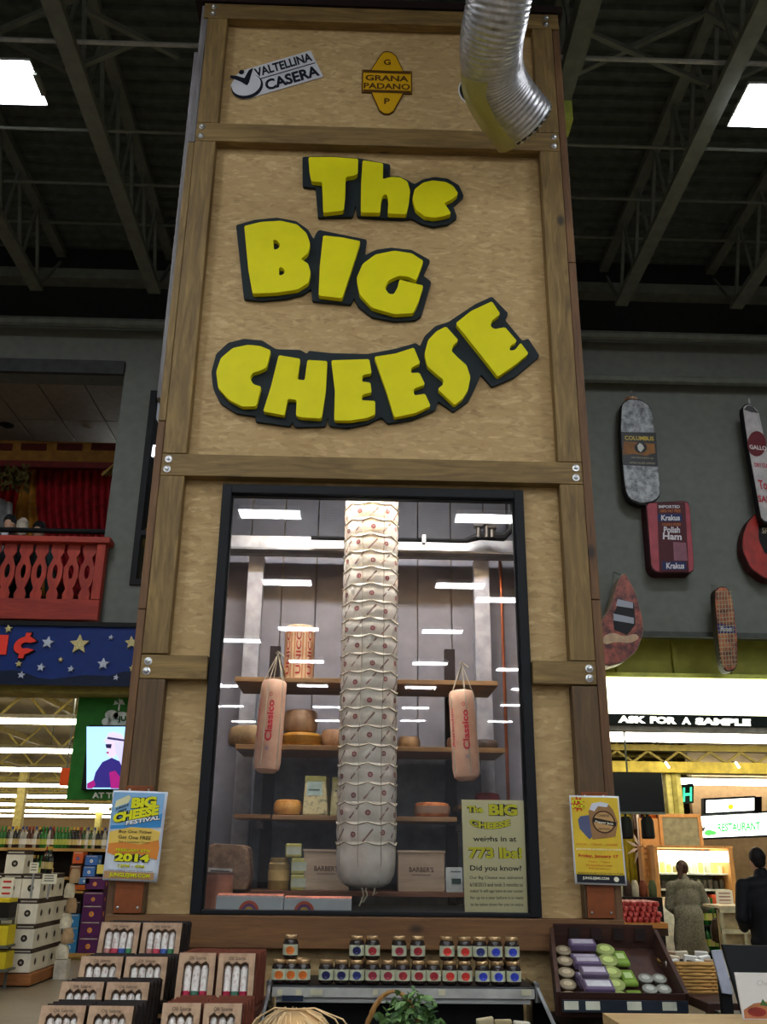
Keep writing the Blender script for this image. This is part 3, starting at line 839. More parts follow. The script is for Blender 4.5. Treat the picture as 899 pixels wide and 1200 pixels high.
word('sign_word', 'yellow cut-out word BIG on its dark board, below the word The', A_,
     sm([(82, 211), (130, 197), (190, 191), (240, 200), (272, 222), (287, 248), (291, 236), (300, 223), (427, 249), (422, 290), (450, 276), (490, 270), (545, 276), (594, 303), (575, 343), (597, 360), (570, 450), (555, 460), (500, 463), (440, 452), (405, 425), (393, 402), (385, 419), (283, 410), (280, 378), (260, 392), (210, 404), (150, 409), (103, 405), (92, 300)]),
     [(sm([(104, 213), (150, 202), (200, 199), (243, 209), (268, 232), (278, 260), (271, 285), (253, 300), (272, 312), (279, 335), (273, 362), (245, 380), (190, 388), (126, 391), (115, 330)]),
       [sm([(180, 249), (190, 250), (199, 262), (194, 273), (182, 276)]), sm([(195, 322), (205, 322), (212, 332), (206, 342), (195, 343)])]),
      (sm([(312, 238), (360, 243), (410, 253), (392, 310), (362, 403), (300, 396), (303, 320)]), []),
      (sm([(576, 305), (545, 285), (500, 278), (450, 288), (416, 313), (400, 350), (408, 393), (440, 428), (500, 445), (549, 442), (562, 415), (576, 370), (513, 354), (508, 375), (498, 393), (485, 392), (474, 376), (484, 356), (510, 344), (535, 346), (557, 356)]), [])])
word('sign_word', 'yellow cut-out word CHEESE on its curved dark board, lowest of the big words', B_,
     sm([(38, 205), (50, 160), (80, 132), (120, 122), (165, 126), (200, 148), (262, 150), (278, 160), (282, 152), (340, 158), (430, 160), (500, 147), (552, 132), (561, 141), (573, 115), (600, 90), (632, 80), (650, 68), (700, 35), (742, 16), (783, 58), (775, 75), (818, 127), (833, 121), (862, 165), (800, 217), (742, 242), (714, 210), (702, 240), (683, 278), (645, 305), (607, 278), (600, 300), (540, 325), (480, 334), (465, 318), (430, 335), (380, 345), (334, 340), (330, 318), (324, 341), (248, 343), (240, 330), (236, 341), (148, 329), (150, 316), (100, 308), (60, 282), (42, 245)]),
     [(sm([(187, 151), (160, 140), (130, 137), (92, 145), (62, 170), (50, 205), (55, 245), (80, 273), (115, 292), (150, 291), (163, 242), (143, 236), (135, 221), (140, 208), (160, 202), (176, 194)]), []),
      (sm([(207, 163), (261, 172), (254, 224), (272, 226), (279, 175), (329, 178), (325, 250), (314, 322), (262, 319), (250, 314), (252, 275), (230, 272), (221, 314), (168, 304), (188, 240)]), []),
      (sm([(339, 176), (434, 173), (440, 208), (418, 212), (415, 229), (437, 232), (440, 256), (417, 262), (414, 276), (449, 278), (449, 311), (430, 320), (385, 327), (346, 326), (348, 250)]), []),
      (sm([(447, 167), (500, 159), (546, 144), (562, 183), (540, 194), (538, 208), (560, 207), (574, 236), (545, 248), (547, 264), (574, 260), (588, 290), (550, 308), (497, 319), (478, 255)]), []),
      (sm([(627, 91), (658, 126), (645, 138), (640, 152), (655, 168), (678, 188), (688, 218), (682, 250), (668, 272), (648, 288), (606, 248), (620, 236), (620, 224), (602, 210), (580, 190), (573, 158), (582, 125), (603, 103)]), []),
      (sm([(651, 83), (690, 52), (742, 28), (763, 60), (742, 76), (738, 90), (748, 98), (775, 93), (805, 128), (788, 140), (786, 152), (800, 150), (814, 132), (834, 159), (800, 187), (757, 217), (708, 155)]), [])])

# ------------------------------------------------------------------ flexible silver duct with a clear plastic sleeve
path = [P(600, -250, 3.5), P(600, -120, 3.6), P(592, -45, 3.75), P(583, 10, 3.92), P(576, 50, 4.1), P(578, 84, 4.28), P(591, 113, 4.42), P(617, 145, 4.56)]
def catmull(pts, n=12):
    out = []
    for i in range(len(pts) - 1):
        p0 = pts[max(i - 1, 0)]; p1 = pts[i]; p2 = pts[i + 1]; p3 = pts[min(i + 2, len(pts) - 1)]
        for k in range(n):
            t_ = k / n
            out.append(0.5 * ((2 * p1) + (-p0 + p2) * t_ + (2 * p0 - 5 * p1 + 4 * p2 - p3) * t_ ** 2 + (-p0 + 3 * p1 - 3 * p2 + p3) * t_ ** 3))
    out.append(pts[-1]); return out
cp = catmull(path, 30)
t = thing('air_duct', 'silver flexible air duct hanging in front of the tower top, open end down', 'duct', cp[0])
R0 = 0.185
m, nt, bs = newmat('foil')
nz = noise(nt, coords(nt), 24, 3)
nt.links.new(ramp(nt, nz, [(0.3, (168, 166, 168)), (0.7, (206, 204, 206))]), bs.inputs['Base Color'])
bs.inputs['Metallic'].default_value = 0.85; bs.inputs['Roughness'].default_value = 0.36
bump(nt, bs, nz, 0.25, 0.012)
M_FOIL = m
MB().tube(cp, [R0 + 0.0022 * (1 if i % 4 < 2 else -1) for i in range(len(cp))], 40, cap=False).build('duct_tube', M_FOIL, t, smooth=True, angle=180)
e = cp[-1]; dd = (cp[-1] - cp[-3]).normalized()
MB().tube([e - dd * 0.02, e + dd * 0.012], R0 - 0.004, 32).build('duct_mouth', flat((44, 46, 48), 0.5, 0.5), t)
mr = MB(); uu = dd.cross(Vector((0, 1, 0))).normalized(); ww = dd.cross(uu)
for k in range(24):
    a = 2 * math.pi * k / 24
    c_ = e + dd * 0.012 + (uu * math.cos(a) + ww * math.sin(a)) * (R0 - 0.012)
    mr.box(c_.x - .01, c_.x + .01, c_.y - .01, c_.y + .01, c_.z - .01, c_.z + .01)
mr.build('rivets', M_ZINC, t)
sl = []
for i, q in enumerate(cp[int(len(cp) * 0.68):]):
    sl.append(q + Vector((-0.012, 0.0, -0.012)) * min(1, i / 20))
m, nt, bs = newmat('yellowed_plastic')
bs.inputs['Base Color'].default_value = (*lin((176, 164, 78)), 1); bs.inputs['Roughness'].default_value = 0.36
bs.inputs['Alpha'].default_value = 0.55
n_ = len(sl)
# only the lower half of the sleeve wraps the duct
vs = []; fs = []
for i, q in enumerate(sl):
    d_ = (sl[min(i + 1, n_ - 1)] - sl[max(i - 1, 0)]).normalized()
    u_ = (Vector((-1, 0.9, -0.75)) - d_ * Vector((-1, 0.9, -0.75)).dot(d_)).normalized()
    w_ = d_.cross(u_)
    for k in range(17):
        a = math.radians(-58 + 116 * k / 16)
        vs.append(q + (u_ * math.cos(a) + w_ * math.sin(a)) * (R0 + 0.006 + 0.03 * i / n_))
for i in range(n_ - 1):
    for k in range(16):
        a = i * 17 + k; fs.append((a, a + 1, a + 18, a + 17))
MB().raw(vs, fs).build('plastic_sleeve', m, t, smooth=True)
# strap and hook holding the duct to the joists
tag(MB().tube([cp[10] + Vector((0, 0, 0)), Vector((cp[10].x, cp[10].y, HB + 0.05))], 0.01, 6).build('duct_hanger', M_ZINC), 'thin wire hanger that holds the silver duct from the joists', 'hanger')
# ------------------------------------------------------------------ the giant hanging cheese
CY, CR = 5.50, 0.168
cx0 = P(434, 700, CY).x
zbot = P(430, 1040, CY - CR).z
ztop = 4.55
big = thing('giant_cheese', 'giant hanging provolone in printed white wrap and string net behind the glass', 'cheese', (cx0, CY, zbot))
NR = 27
dz = (ztop - (zbot + 0.23)) / NR
prof = [(0.05, zbot - 0.01), (0.10, zbot), (0.135, zbot + 0.02), (0.157, zbot + 0.06), (0.166, zbot + 0.13), (0.165, zbot + 0.225)]
for i in range(NR):
    z = zbot + 0.23 + i * dz
    prof += [(CR - 0.006, z), (CR, z + dz * 0.25), (CR + 0.001, z + dz * 0.6), (CR - 0.002, z + dz * 0.92)]
prof += [(0.09, ztop + 0.04), (0.02, ztop + 0.06)]
m, nt, bs = newmat('cheese_wrap')
nz = noise(nt, coords(nt), 14, 4)
nt.links.new(ramp(nt, nz, [(0.3, (208, 200, 186)), (0.7, (232, 226, 214))]), bs.inputs['Base Color'])
bs.inputs['Roughness'].default_value = 0.4; bump(nt, bs, nz, 0.5, 0.01)
MB().lathe(prof, (cx0, CY, 0), 48).build('wrapped_body', m, big, smooth=True)
M_STR = flat((176, 166, 144), 0.8, name='string')
def ring_pts(k0=0.0):
    pts = []
    for k in range(49):
        a = 2 * math.pi * k / 48
        sag = -0.017 * abs(math.sin(a * 4 + k0))
        r = CR + 0.001
        pts.append(Vector((r * math.cos(a), r * math.sin(a), sag)))
    return pts
r0 = MB().tube(ring_pts(), 0.0042, 5, cap=False).build('net_ring', M_STR, big, smooth=True, local=True)
for i in range(NR + 1):
    z = zbot + 0.23 + i * dz
    if i == 0: r0.location = (0, 0, z - zbot)
    else: copy_part(r0, (0, 0, z - zbot), big, rot=(0, 0, random.uniform(-0.05, 0.05)))
for k in range(8):
    a = 2 * math.pi * (k + 0.5) / 8 + 0.1
    pts = []
    for r, z in prof[2:-2:2]:
        pts.append(Vector((cx0 + (r + 0.002) * math.cos(a + 0.02 * math.sin(z * 5)), CY + (r + 0.002) * math.sin(a + 0.02 * math.sin(z * 5)), z)))
    pts = [Vector((cx0 + 0.03 * math.cos(a), CY + 0.03 * math.sin(a), zbot - 0.012))] + pts
    MB().tube(pts, 0.0026, 5).build('net_cord', M_STR, big, smooth=True)
# printed rosettes and slashes, part by part of the wrap
def on_wrap(a, z, off=0.003):
    r = CR + off
    return Vector((cx0 + r * math.cos(a), CY + r * math.sin(a), z))
ros = MB(); sla = MB()
NC = 12
for i in range(NR):
    zc = zbot + 0.23 + (i + 0.42) * dz
    for k in range(NC):
        a = 2 * math.pi * (k + 0.5) / NC - 0.2 + random.uniform(-.04, .04)
        if math.sin(a) > 0.35: continue
        zz = zc + random.uniform(-.012, .012)
        if (i + k) % 2 == 0:
            for q in range(8):
                b_ = 2 * math.pi * q / 8
                ca, cz = 0.011 * math.cos(b_), 0.011 * math.sin(b_)
                ros.raw([on_wrap(a + (ca + 0.0050 * math.cos(w)) / CR, zz + cz + 0.0050 * math.sin(w)) for w in [math.pi * 2 * j / 6 for j in range(6)]], [tuple(range(6))])
            ros.raw([on_wrap(a + 0.0045 * math.cos(w) / CR, zz + 0.0045 * math.sin(w)) for w in [math.pi * 2 * j / 6 for j in range(6)]], [tuple(range(6))])
        else:
            for s_, l0, l1, wd in ((0, -1, 1, 0.0045), (1, -1, -0.6, 0.005)):
                p = []
                for u, w in ((l0, -wd), (l1, -wd), (l1, wd), (l0, wd)):
                    du, dv = 0.028 * u, 0.033 * u
                    p.append(on_wrap(a + (du + w * 0.75) / CR, zz + dv - w * 0.65))
                sla.raw(p, [(0, 1, 2, 3)])
tag(ros.build('printed_rosettes', flat((134, 60, 62), 0.6), big), 'small dark red printed rosettes', kind='stuff')
tag(sla.build('printed_bars', flat((134, 104, 96), 0.6), big), 'small slanted printed bars', kind='stuff')
st = MB()
for dx, dz_, s_ in ((0.0, 0, 1), (0.05, 0.01, -1), (-0.02, 0, 1)):
    b0 = Vector((cx0 + dx, CY - CR * 0.6, zbot - 0.005))
    st.tube([b0, b0 + Vector((0.01 * s_, -0.02, -0.035)), b0 + Vector((-0.012 * s_, -0.02, -0.07 + dx))], 0.005, 6)
st.build('loose_string_ends', M_STR, big, smooth=True)
MB().tube([(cx0, CY, ztop + 0.05), (cx0, CY, 7.19)], 0.012, 8).build('hanging_rope', M_STR, big)

# ------------------------------------------------------------------ shelving inside
YS0, YS1 = 5.78, 6.25
def zs(py): return P(430, py, YS0).z
Z1, Z2, Z3, Z4 = zs(801), zs(880), zs(962), zs(1048)
sx0, sx1 = P(275, 800, YS0).x, P(584, 800, YS0).x
rack = thing('cheese_rack', 'rack with dark posts and four wooden shelves behind the glass', 'shelving', ((sx0 + sx1) / 2, 6.0, 1.38))
M_POST = flat((44, 34, 32), 0.6, name='dark_post')
MB().box(sx0, sx1, YS0, YS1, Z1, Z1 + 0.03).build('shelf_board', M_SHELF, rack, bevel=0.003)
MB().box(sx0 + 0.03, sx1 + 0.03, YS0, YS1, Z2, Z2 + 0.03).build('shelf_board', M_SHELF, rack, bevel=0.003)
xa, xb = P(319, 960, YS0).x, P(516, 960, YS0).x
MB().box(xa, xb + 0.1, YS0, YS1, Z3, Z3 + 0.028).build('shelf_board', M_SHELF, rack, bevel=0.003)
MB().box(sx0 + 0.03, xa - 0.02, YS0 + 0.12, YS1, Z3 + 0.01, Z3 + 0.035).build('shelf_board', M_SHELF, rack, bevel=0.003)
MB().box(xb + 0.12, sx1 + 0.03, YS0 + 0.12, YS1, Z3 + 0.08, Z3 + 0.105).build('shelf_board', M_SHELF, rack, bevel=0.003)
MB().box(sx0 - 0.10, sx1 + 0.03, YS0, YS1, Z4 - 0.012, Z4 + 0.014).build('shelf_board', wood('red_shelf', (96, 56, 38), (132, 84, 58), 'X', knots=False), rack, bevel=0.003)
for px in (317, 528):
    x = P(px, 880, 6.3).x
    MB().box(x - 0.035, x + 0.035, 6.255, 6.32, 1.38, P(328, 757, 6.25).z).build('post', M_POST, rack)
    for z in (Z1, Z2, Z3, Z4):
        MB().box(x - 0.02, x + 0.02, 5.85, 6.25, z - 0.05, z - 0.013).build('bracket', M_POST, rack)
# dark backing sheet behind the lower shelves
MB().box(sx0 + 0.1, sx1 - 0.05, 6.33, 6.345, 1.38, Z2 + 0.02).build('back_sheet', flat((112, 114, 118), 0.6), rack)

def wheel(px, py_bot, w_px, h_px, Y, cols, label, group=None, band=None, name='cheese_round', zb=None):
    c = P(px, py_bot, Y)
    k = (P(px + 50, py_bot, Y).x - P(px - 50, py_bot, Y).x) / 100
    r = w_px * k / 2; h = h_px * k * 1.05
    z = zb if zb is not None else c.z
    b = Vector((c.x, Y + r, z))
    t = thing(name, label, 'cheese', b, group)
    e = min(0.2 * h, 0.02)
    MB().lathe([(r - 1.4 * e, 0), (r - 0.4 * e, 0.35 * e), (r, 1.3 * e), (r + 0.003, h / 2), (r, h - 1.3 * e), (r - 0.4 * e, h - 0.35 * e), (r - 1.4 * e, h)], b, 36).build('rind', speckle(name, *cols, scale=9, rough=0.45), t, smooth=True)
    if band:
        MB().lathe([(r + 0.0045, h * 0.25), (r + 0.0055, h * 0.5), (r + 0.0045, h * 0.75)], b, 36).build('band', flat(band, 0.5), t, smooth=True)
    return t
S1, S2, S3, S4 = Z1 + 0.031, Z2 + 0.031, Z3 + 0.029, Z4 + 0.015
G = 'cheese wheels on the shelves behind the glass'
wheel(293, 868, 58, 22, 5.80, ((150, 120, 84), (176, 146, 104)), 'grey-brown cheese wheel at the left end of the second shelf', G, zb=S2)
w_ = wheel(352, 868, 48, 15, 5.80, ((170, 112, 30), (206, 148, 56)), 'flat yellow cheese wheel under a brown one on the second shelf', G, band=(136, 92, 30), zb=S2)
kk = (P(402, 860, 5.8).x - P(302, 860, 5.8).x) / 100
wheel(351, 850, 40, 26, 5.83, ((148, 112, 82), (172, 136, 102)), 'tall brown cheese wheel stacked on the yellow wheel', G, zb=S2 + 15 * kk * 1.05 + 0.001)
wheel(393, 868, 34, 20, 5.84, ((172, 128, 92), (196, 152, 112)), 'pinkish cheese wheel half hidden behind the giant cheese', G, zb=S2)
wheel(536, 871, 22, 13, 5.85, ((120, 84, 62), (146, 106, 80)), 'brown wheel behind the right hanging cheese, second shelf', G, zb=S2)
wheel(570, 871, 30, 11, 5.86, ((60, 50, 44), (90, 76, 66)), 'small dark brown wheel at the right end of the second shelf', G, zb=S2)
wheel(336, 952, 33, 17, 5.82, ((196, 132, 54), (224, 166, 84)), 'round golden cheese at the left of the third shelf', G, zb=S3)
wheel(508, 953, 42, 16, 5.82, ((176, 96, 44), (206, 128, 70)), 'orange cheese wheel at the right of the third shelf', G, band=(150, 120, 100), zb=S3)
wheel(573, 935, 30, 14, 5.95, ((120, 30, 34), (150, 46, 46)), 'dark red waxed cheese above the white notice', G, zb=Z3 + 0.106)
wheel(480, 870, 26, 14, 5.88, ((150, 118, 84), (176, 140, 100)), 'pale wheel just right of the giant cheese on the second shelf', G, zb=S2)

def crate(name, label, cat, x0p, x1p, zb, hpx, Y, depth, col, group=None, mat=None):
    a = P(x0p, 900, Y).x; b = P(x1p, 900, Y).x
    k = (P(450, 950, Y).x - P(350, 950, Y).x) / 100
    h = hpx * k * 1.03
    t = thing(name, label, cat, ((a + b) / 2, Y, zb), group)
    MB().box(a, b, Y, Y + depth, zb, zb + h).build('body', mat or flat(col, 0.6), t, bevel=0.005)
    return t, a, b, h
# drum of cheese stood on end on the top shelf, red lettered stripes
c = P(350, 790, 5.95); kk = (P(400, 790, 5.95).x - P(300, 790, 5.95).x) / 100
r_, h_ = 17.5 * kk, 62 * kk * 1.06
b = Vector((c.x, 5.95 + r_ - 0.1, S1))
t = thing('provolone_drum', 'upright drum of cheese with red lettered stripes standing on the top shelf', 'cheese', b)
MB().lathe([(r_ - 0.008, 0), (r_, 0.01), (r_, h_ - 0.01), (r_ - 0.01, h_)], b, 36).build('rind', flat((206, 176, 142), 0.5), t, smooth=True)
st = MB(); lt = MB()
for a0_ in range(-180, 180, 45):
    for wdt, o in ((0.05, 0), ):
        for sgn in (-0.3, 0.3):
            aa = math.radians(a0_) + sgn * 0.9
            st.raw([b + Vector(((r_ + .002) * math.cos(aa + d_), (r_ + .002) * math.sin(aa + d_), z)) for d_, z in ((-wdt, 0.01), (wdt, 0.01), (wdt, h_ - 0.01), (-wdt, h_ - 0.01))], [(0, 1, 2, 3)])
    fn = lambda u, v_: b + Vector(((r_ + .0025) * math.cos(math.radians(a0_) + (v_ - 0.5) * -0.42), (r_ + .0025) * math.sin(math.radians(a0_) + (v_ - 0.5) * -0.42), 0.02 + u * (h_ - 0.04)))
    text(lt, 'UNICO', (0.05, 0.1, 0.95, 0.9), fn, 0.02)
st.build('stripe_print', flat((186, 128, 84), 0.5), t); lt.build('lettering', flat((170, 56, 48), 0.5), t)

# wedges, packs, boxes on the third and fourth shelves
M_BLUEV = speckle('veined_cheese', (206, 192, 140), (140, 134, 104), 30, 0.5, (0.5, 0.62))
def wedge(x0p, x1p, zb, hpx, Y, label, mat, labelcol, nm='cheese_wedge'):
    a = P(x0p, 930, Y).x; b_ = P(x1p, 930, Y).x
    k = (P(450, 950, Y).x - P(350, 950, Y).x) / 100; h = hpx * k * 1.04
    t = thing(nm, label, 'cheese', ((a + b_) / 2, Y, zb))
    f = [Vector((a, Y, zb)), Vector((b_, Y, zb)), Vector((b_ - 0.02, Y + .02, zb + h)), Vector((a + 0.01, Y + .02, zb + h))]
    MB().prism(f, [v + Vector((0.02, 0.14, 0)) for v in f]).build('cheese_block', mat, t, bevel=0.008)
    fn = quad_fn(f[3], f[2], f[1], f[0], 0.003)
    rect(MB(), 0.12, 0.5, 0.8, 0.86, fn).build('label_sheet', flat(labelcol, 0.5), t)
    m_ = MB(); text(m_, 'CHEESE', (0.2, 0.6, 0.7, 0.68), lambda u, v_: fn(u, v_, 0.004), 0.02) if False else rect(m_, 0.2, 0.62, 0.7, 0.66, lambda u, v_: fn(u, v_, 0.004))
    m_.build('label_line', flat((90, 110, 100), 0.5), t)
    rect(MB(), 0.0, 0.86, 1, 1.0, fn).build('rind_edge', flat((190, 186, 110), 0.5), t)
    return t
wedge(355, 385, S3, 43, 5.82, 'blue-veined cheese wedge with pale label on the third shelf', M_BLUEV, (170, 190, 180))
wedge(387, 412, S3, 42, 5.84, 'plain yellowish cheese wedge beside the giant cheese, third shelf', flat((190, 182, 134), 0.5), (206, 200, 150))
M_WBOX = wood('crate_wood', (176, 150, 124), (206, 182, 156), 'X', knots=False)
for x0p, x1p, lb in ((360, 412, "pale wooden box lettered BARBER'S left of the giant cheese"), (467, 520, "pale wooden box lettered BARBER'S right of the giant cheese")):
    t, a, b_, h = crate('wooden_box', lb, 'box', x0p, x1p, S4, 41, 5.80, 0.22, None, 'wooden boxes on the bottom shelf', M_WBOX)
    fn = quad_fn((a, 5.795, S4 + h), (b_, 5.795, S4 + h), (b_, 5.795, S4), (a, 5.795, S4), 0.0)
    m_ = MB(); text(m_, "BARBER'S", (0.24, 0.5, 0.76, 0.63), fn, 0.02); rect(m_, 0.3, 0.42, 0.7, 0.435, fn)
    m_.build('lettering', flat((84, 58, 48), 0.6), t)
    MB().box(a - 0.004, b_ + 0.004, 5.796, 6.024, S4 + h, S4 + h + 0.012).build('lid', M_WBOX, t)
def jarlike(px, w, hpx, zb, Y, col, cap, label, name='food_tub'):
    c = P(px, 1000, Y); k = (P(450, 1000, Y).x - P(350, 1000, Y).x) / 100
    r = w * k / 2; h = hpx * k * 1.04; b = Vector((c.x, Y + r, zb))
    t = thing(name, label, 'container', b)
    MB().lathe([(r * .9, 0), (r, 0.01), (r, h * .8), (r * .85, h * .86)], b, 24).build('body', flat(col, 0.4), t, smooth=True)
    MB().lathe([(r * .9, h * .86), (r * .92, h * .98), (r * .8, h)], b, 24).build('cap', flat(cap, 0.4), t, smooth=True)
    MB().lathe([(r + .002, h * .3), (r + .002, h * .62)], b, 24).build('band', flat(tuple(min(255, v * 1.2) for v in col), 0.5), t, smooth=True)
jarlike(327, 25, 34, S4, 5.80, (160, 132, 82), (140, 116, 72), 'mustard round tub on the bottom shelf beside the dark post')
for i, (x0p, x1p, zb_, hp, tl_, lb) in enumerate(((341, 360, S4, 17, 0, 'yellow-green pack at the bottom of the pack stack'), (341, 360, S4 + 17 * .0052, 17, 0, 'yellow-green pack in the middle of the pack stack'), (333, 352, S4 + 34.5 * .0052, 15, 1, 'yellow-green pack tilted on top of the pack stack'))):
    a, b_ = P(x0p, 1020, 5.8).x, P(x1p, 1020, 5.8).x
    h = hp * 0.0051
    t = thing('cheese_pack', lb, 'packet', ((a + b_) / 2, 5.84, zb_ + 0.001), 'packs on the bottom shelf', rot=(0, 0, 0.1 * tl_))
    w2_ = (b_ - a) / 2
    MB().box(-w2_, w2_, -0.04, 0.06, 0, h).build('pack', flat((186, 178, 104), 0.45), t, local=True, bevel=0.008)
    MB().box(-w2_ * .9, w2_ * .9, -0.042, -0.0405, h * .2, h * .75).build('label_sheet', flat((176, 180, 160), 0.45), t, local=True)
t, a, b_, h = crate('price_card', 'small white price card beside the right wooden box', 'card', 521, 540, S4, 26, 5.79, 0.006, (196, 200, 196))
m_ = MB(); fn = quad_fn((a, 5.787, S4 + h), (b_, 5.787, S4 + h), (b_, 5.787, S4), (a, 5.787, S4)); rect(m_, .35, .35, .9, .55, fn); rect(m_, .3, .8, .9, .84, fn)
m_.build('print', flat((50, 70, 60), 0.5), t)
# sack, copper tin, and round plate at the left of the bottom shelf
a, b_ = P(240, 1010, 5.7).x, P(291, 1010, 5.7).x; z0, z1 = S4, P(260, 990, 5.7).z
t = thing('burlap_sack', 'brown filled sack with a white label at the left of the bottom shelf', 'sack', ((a + b_) / 2, 5.85, S4))
MB().poly_xz([(a, z0), (b_, z0), (b_ + .012, z0 + .08), (b_ - .004, z1 - .02), (b_ - .03, z1), (a + .03, z1 + .008), (a + .005, z1 - .015), (a - .01, z0 + .1)], 5.72, 5.95).build('sack_body', speckle('sackcloth', (104, 76, 54), (140, 108, 80), 18), t, bevel=0.02)
fn = quad_fn((a + .02, 5.717, z0 + .12), (b_ - .09, 5.717, z0 + .115), (b_ - .09, 5.717, z0 + .02), (a + .02, 5.717, z0 + .02))
rect(MB(), 0, 0, 1, 1, fn).build('label_sheet', flat((176, 172, 166), 0.6), t)
m_ = MB(); rect(m_, .1, .8, .9, .86, lambda u, v_: fn(u, v_, .002)); text(m_, 'Italiano', (.15, .5, .6, .68), lambda u, v_: fn(u, v_, .002)); rect(m_, .1, .2, .6, .24, lambda u, v_: fn(u, v_, .002))
m_.build('lettering', M_INK, t)
ZF = 1.381   # floor of the case
c = P(251, 1048, 5.35)
t = thing('copper_tin', 'copper pink round tin at the lower left corner of the window', 'tin', (c.x, 5.42, ZF))
r = 0.085
MB().lathe([(r, 0), (r, P(250, 1025, 5.35).z - ZF)], (c.x, 5.45, ZF), 28).build('tin_body', flat((190, 128, 104), 0.35, 0.3), t, smooth=True)
MB().lathe([(r + .003, 0.0), (r + .003, 0.012)], (c.x, 5.45, ZF + P(250, 1025, 5.35).z - ZF), 28).build('tin_lid', flat((120, 90, 76), 0.35, 0.3), t, smooth=True)
c = P(286, 1045, 5.72)
jarlike(286, 18, 34, S4, 5.74, (96, 66, 48), (80, 56, 44), 'slim dark brown tub between the sack and the dark post')
# two white trays with zigzag rims and a rainbow emblem on the window floor
def rainbow_box(x0p, x1p, y1p, lb, Y=5.12):
    a, b_ = P(x0p, 1060, Y).x, P(x1p, 1060, Y).x; z1 = P(300, y1p, Y).z
    t = thing('white_carton', lb, 'box', ((a + b_) / 2, Y, ZF), 'white cartons on the window floor')
    MB().box(a, b_, Y, Y + 0.1, ZF, z1 - 0.005).build('carton', flat((196, 204, 208), 0.6, var=0.02), t, bevel=0.002)
    zg = MB(); n = 24
    for k in range(n):
        u0, u1 = a + (b_ - a) * k / n, a + (b_ - a) * (k + 1) / n
        zg.poly_xz([(u0, z1 - 0.006), (u1, z1 - 0.006), ((u0 + u1) / 2, z1 + 0.006)], Y - 0.001, Y + 0.001)
    zg.build('zigzag_rim', flat((214, 216, 218), 0.6, var=0.02), t)
    lidm = MB(); lidm.raw([(a, Y + .01, z1), (b_, Y + .01, z1), (b_ + .0, Y + .1, z1 + .008), (a, Y + .1, z1 + .008)], [(0, 1, 2, 3)])
    o = lidm.build('red_lid', flat((206, 120, 96), 0.5), t)
    cxm = a + (b_ - a) * (0.5 if x0p < 300 else 0.3)
    for r1, col in ((0.052, (200, 84, 60)), (0.038, (110, 60, 120)), (0.024, (196, 160, 60)), (0.012, (196, 204, 208))):
        mm = MB(); yy = Y - 0.003 - (0.06 - r1) * 0.03
        mm.raw([(cxm + r1 * math.cos(math.pi * j / 16), yy, ZF + 0.008 + r1 * math.sin(math.pi * j / 16)) for j in range(17)], [tuple(range(17))])
        mm.build('emblem_arc', flat(col, 0.5), t)
rainbow_box(253, 331, 1050, 'white carton with rainbow arch emblem, left one on the window floor')
rainbow_box(333, 412, 1052, 'white carton with rainbow arch emblem, right one touching the giant cheese')

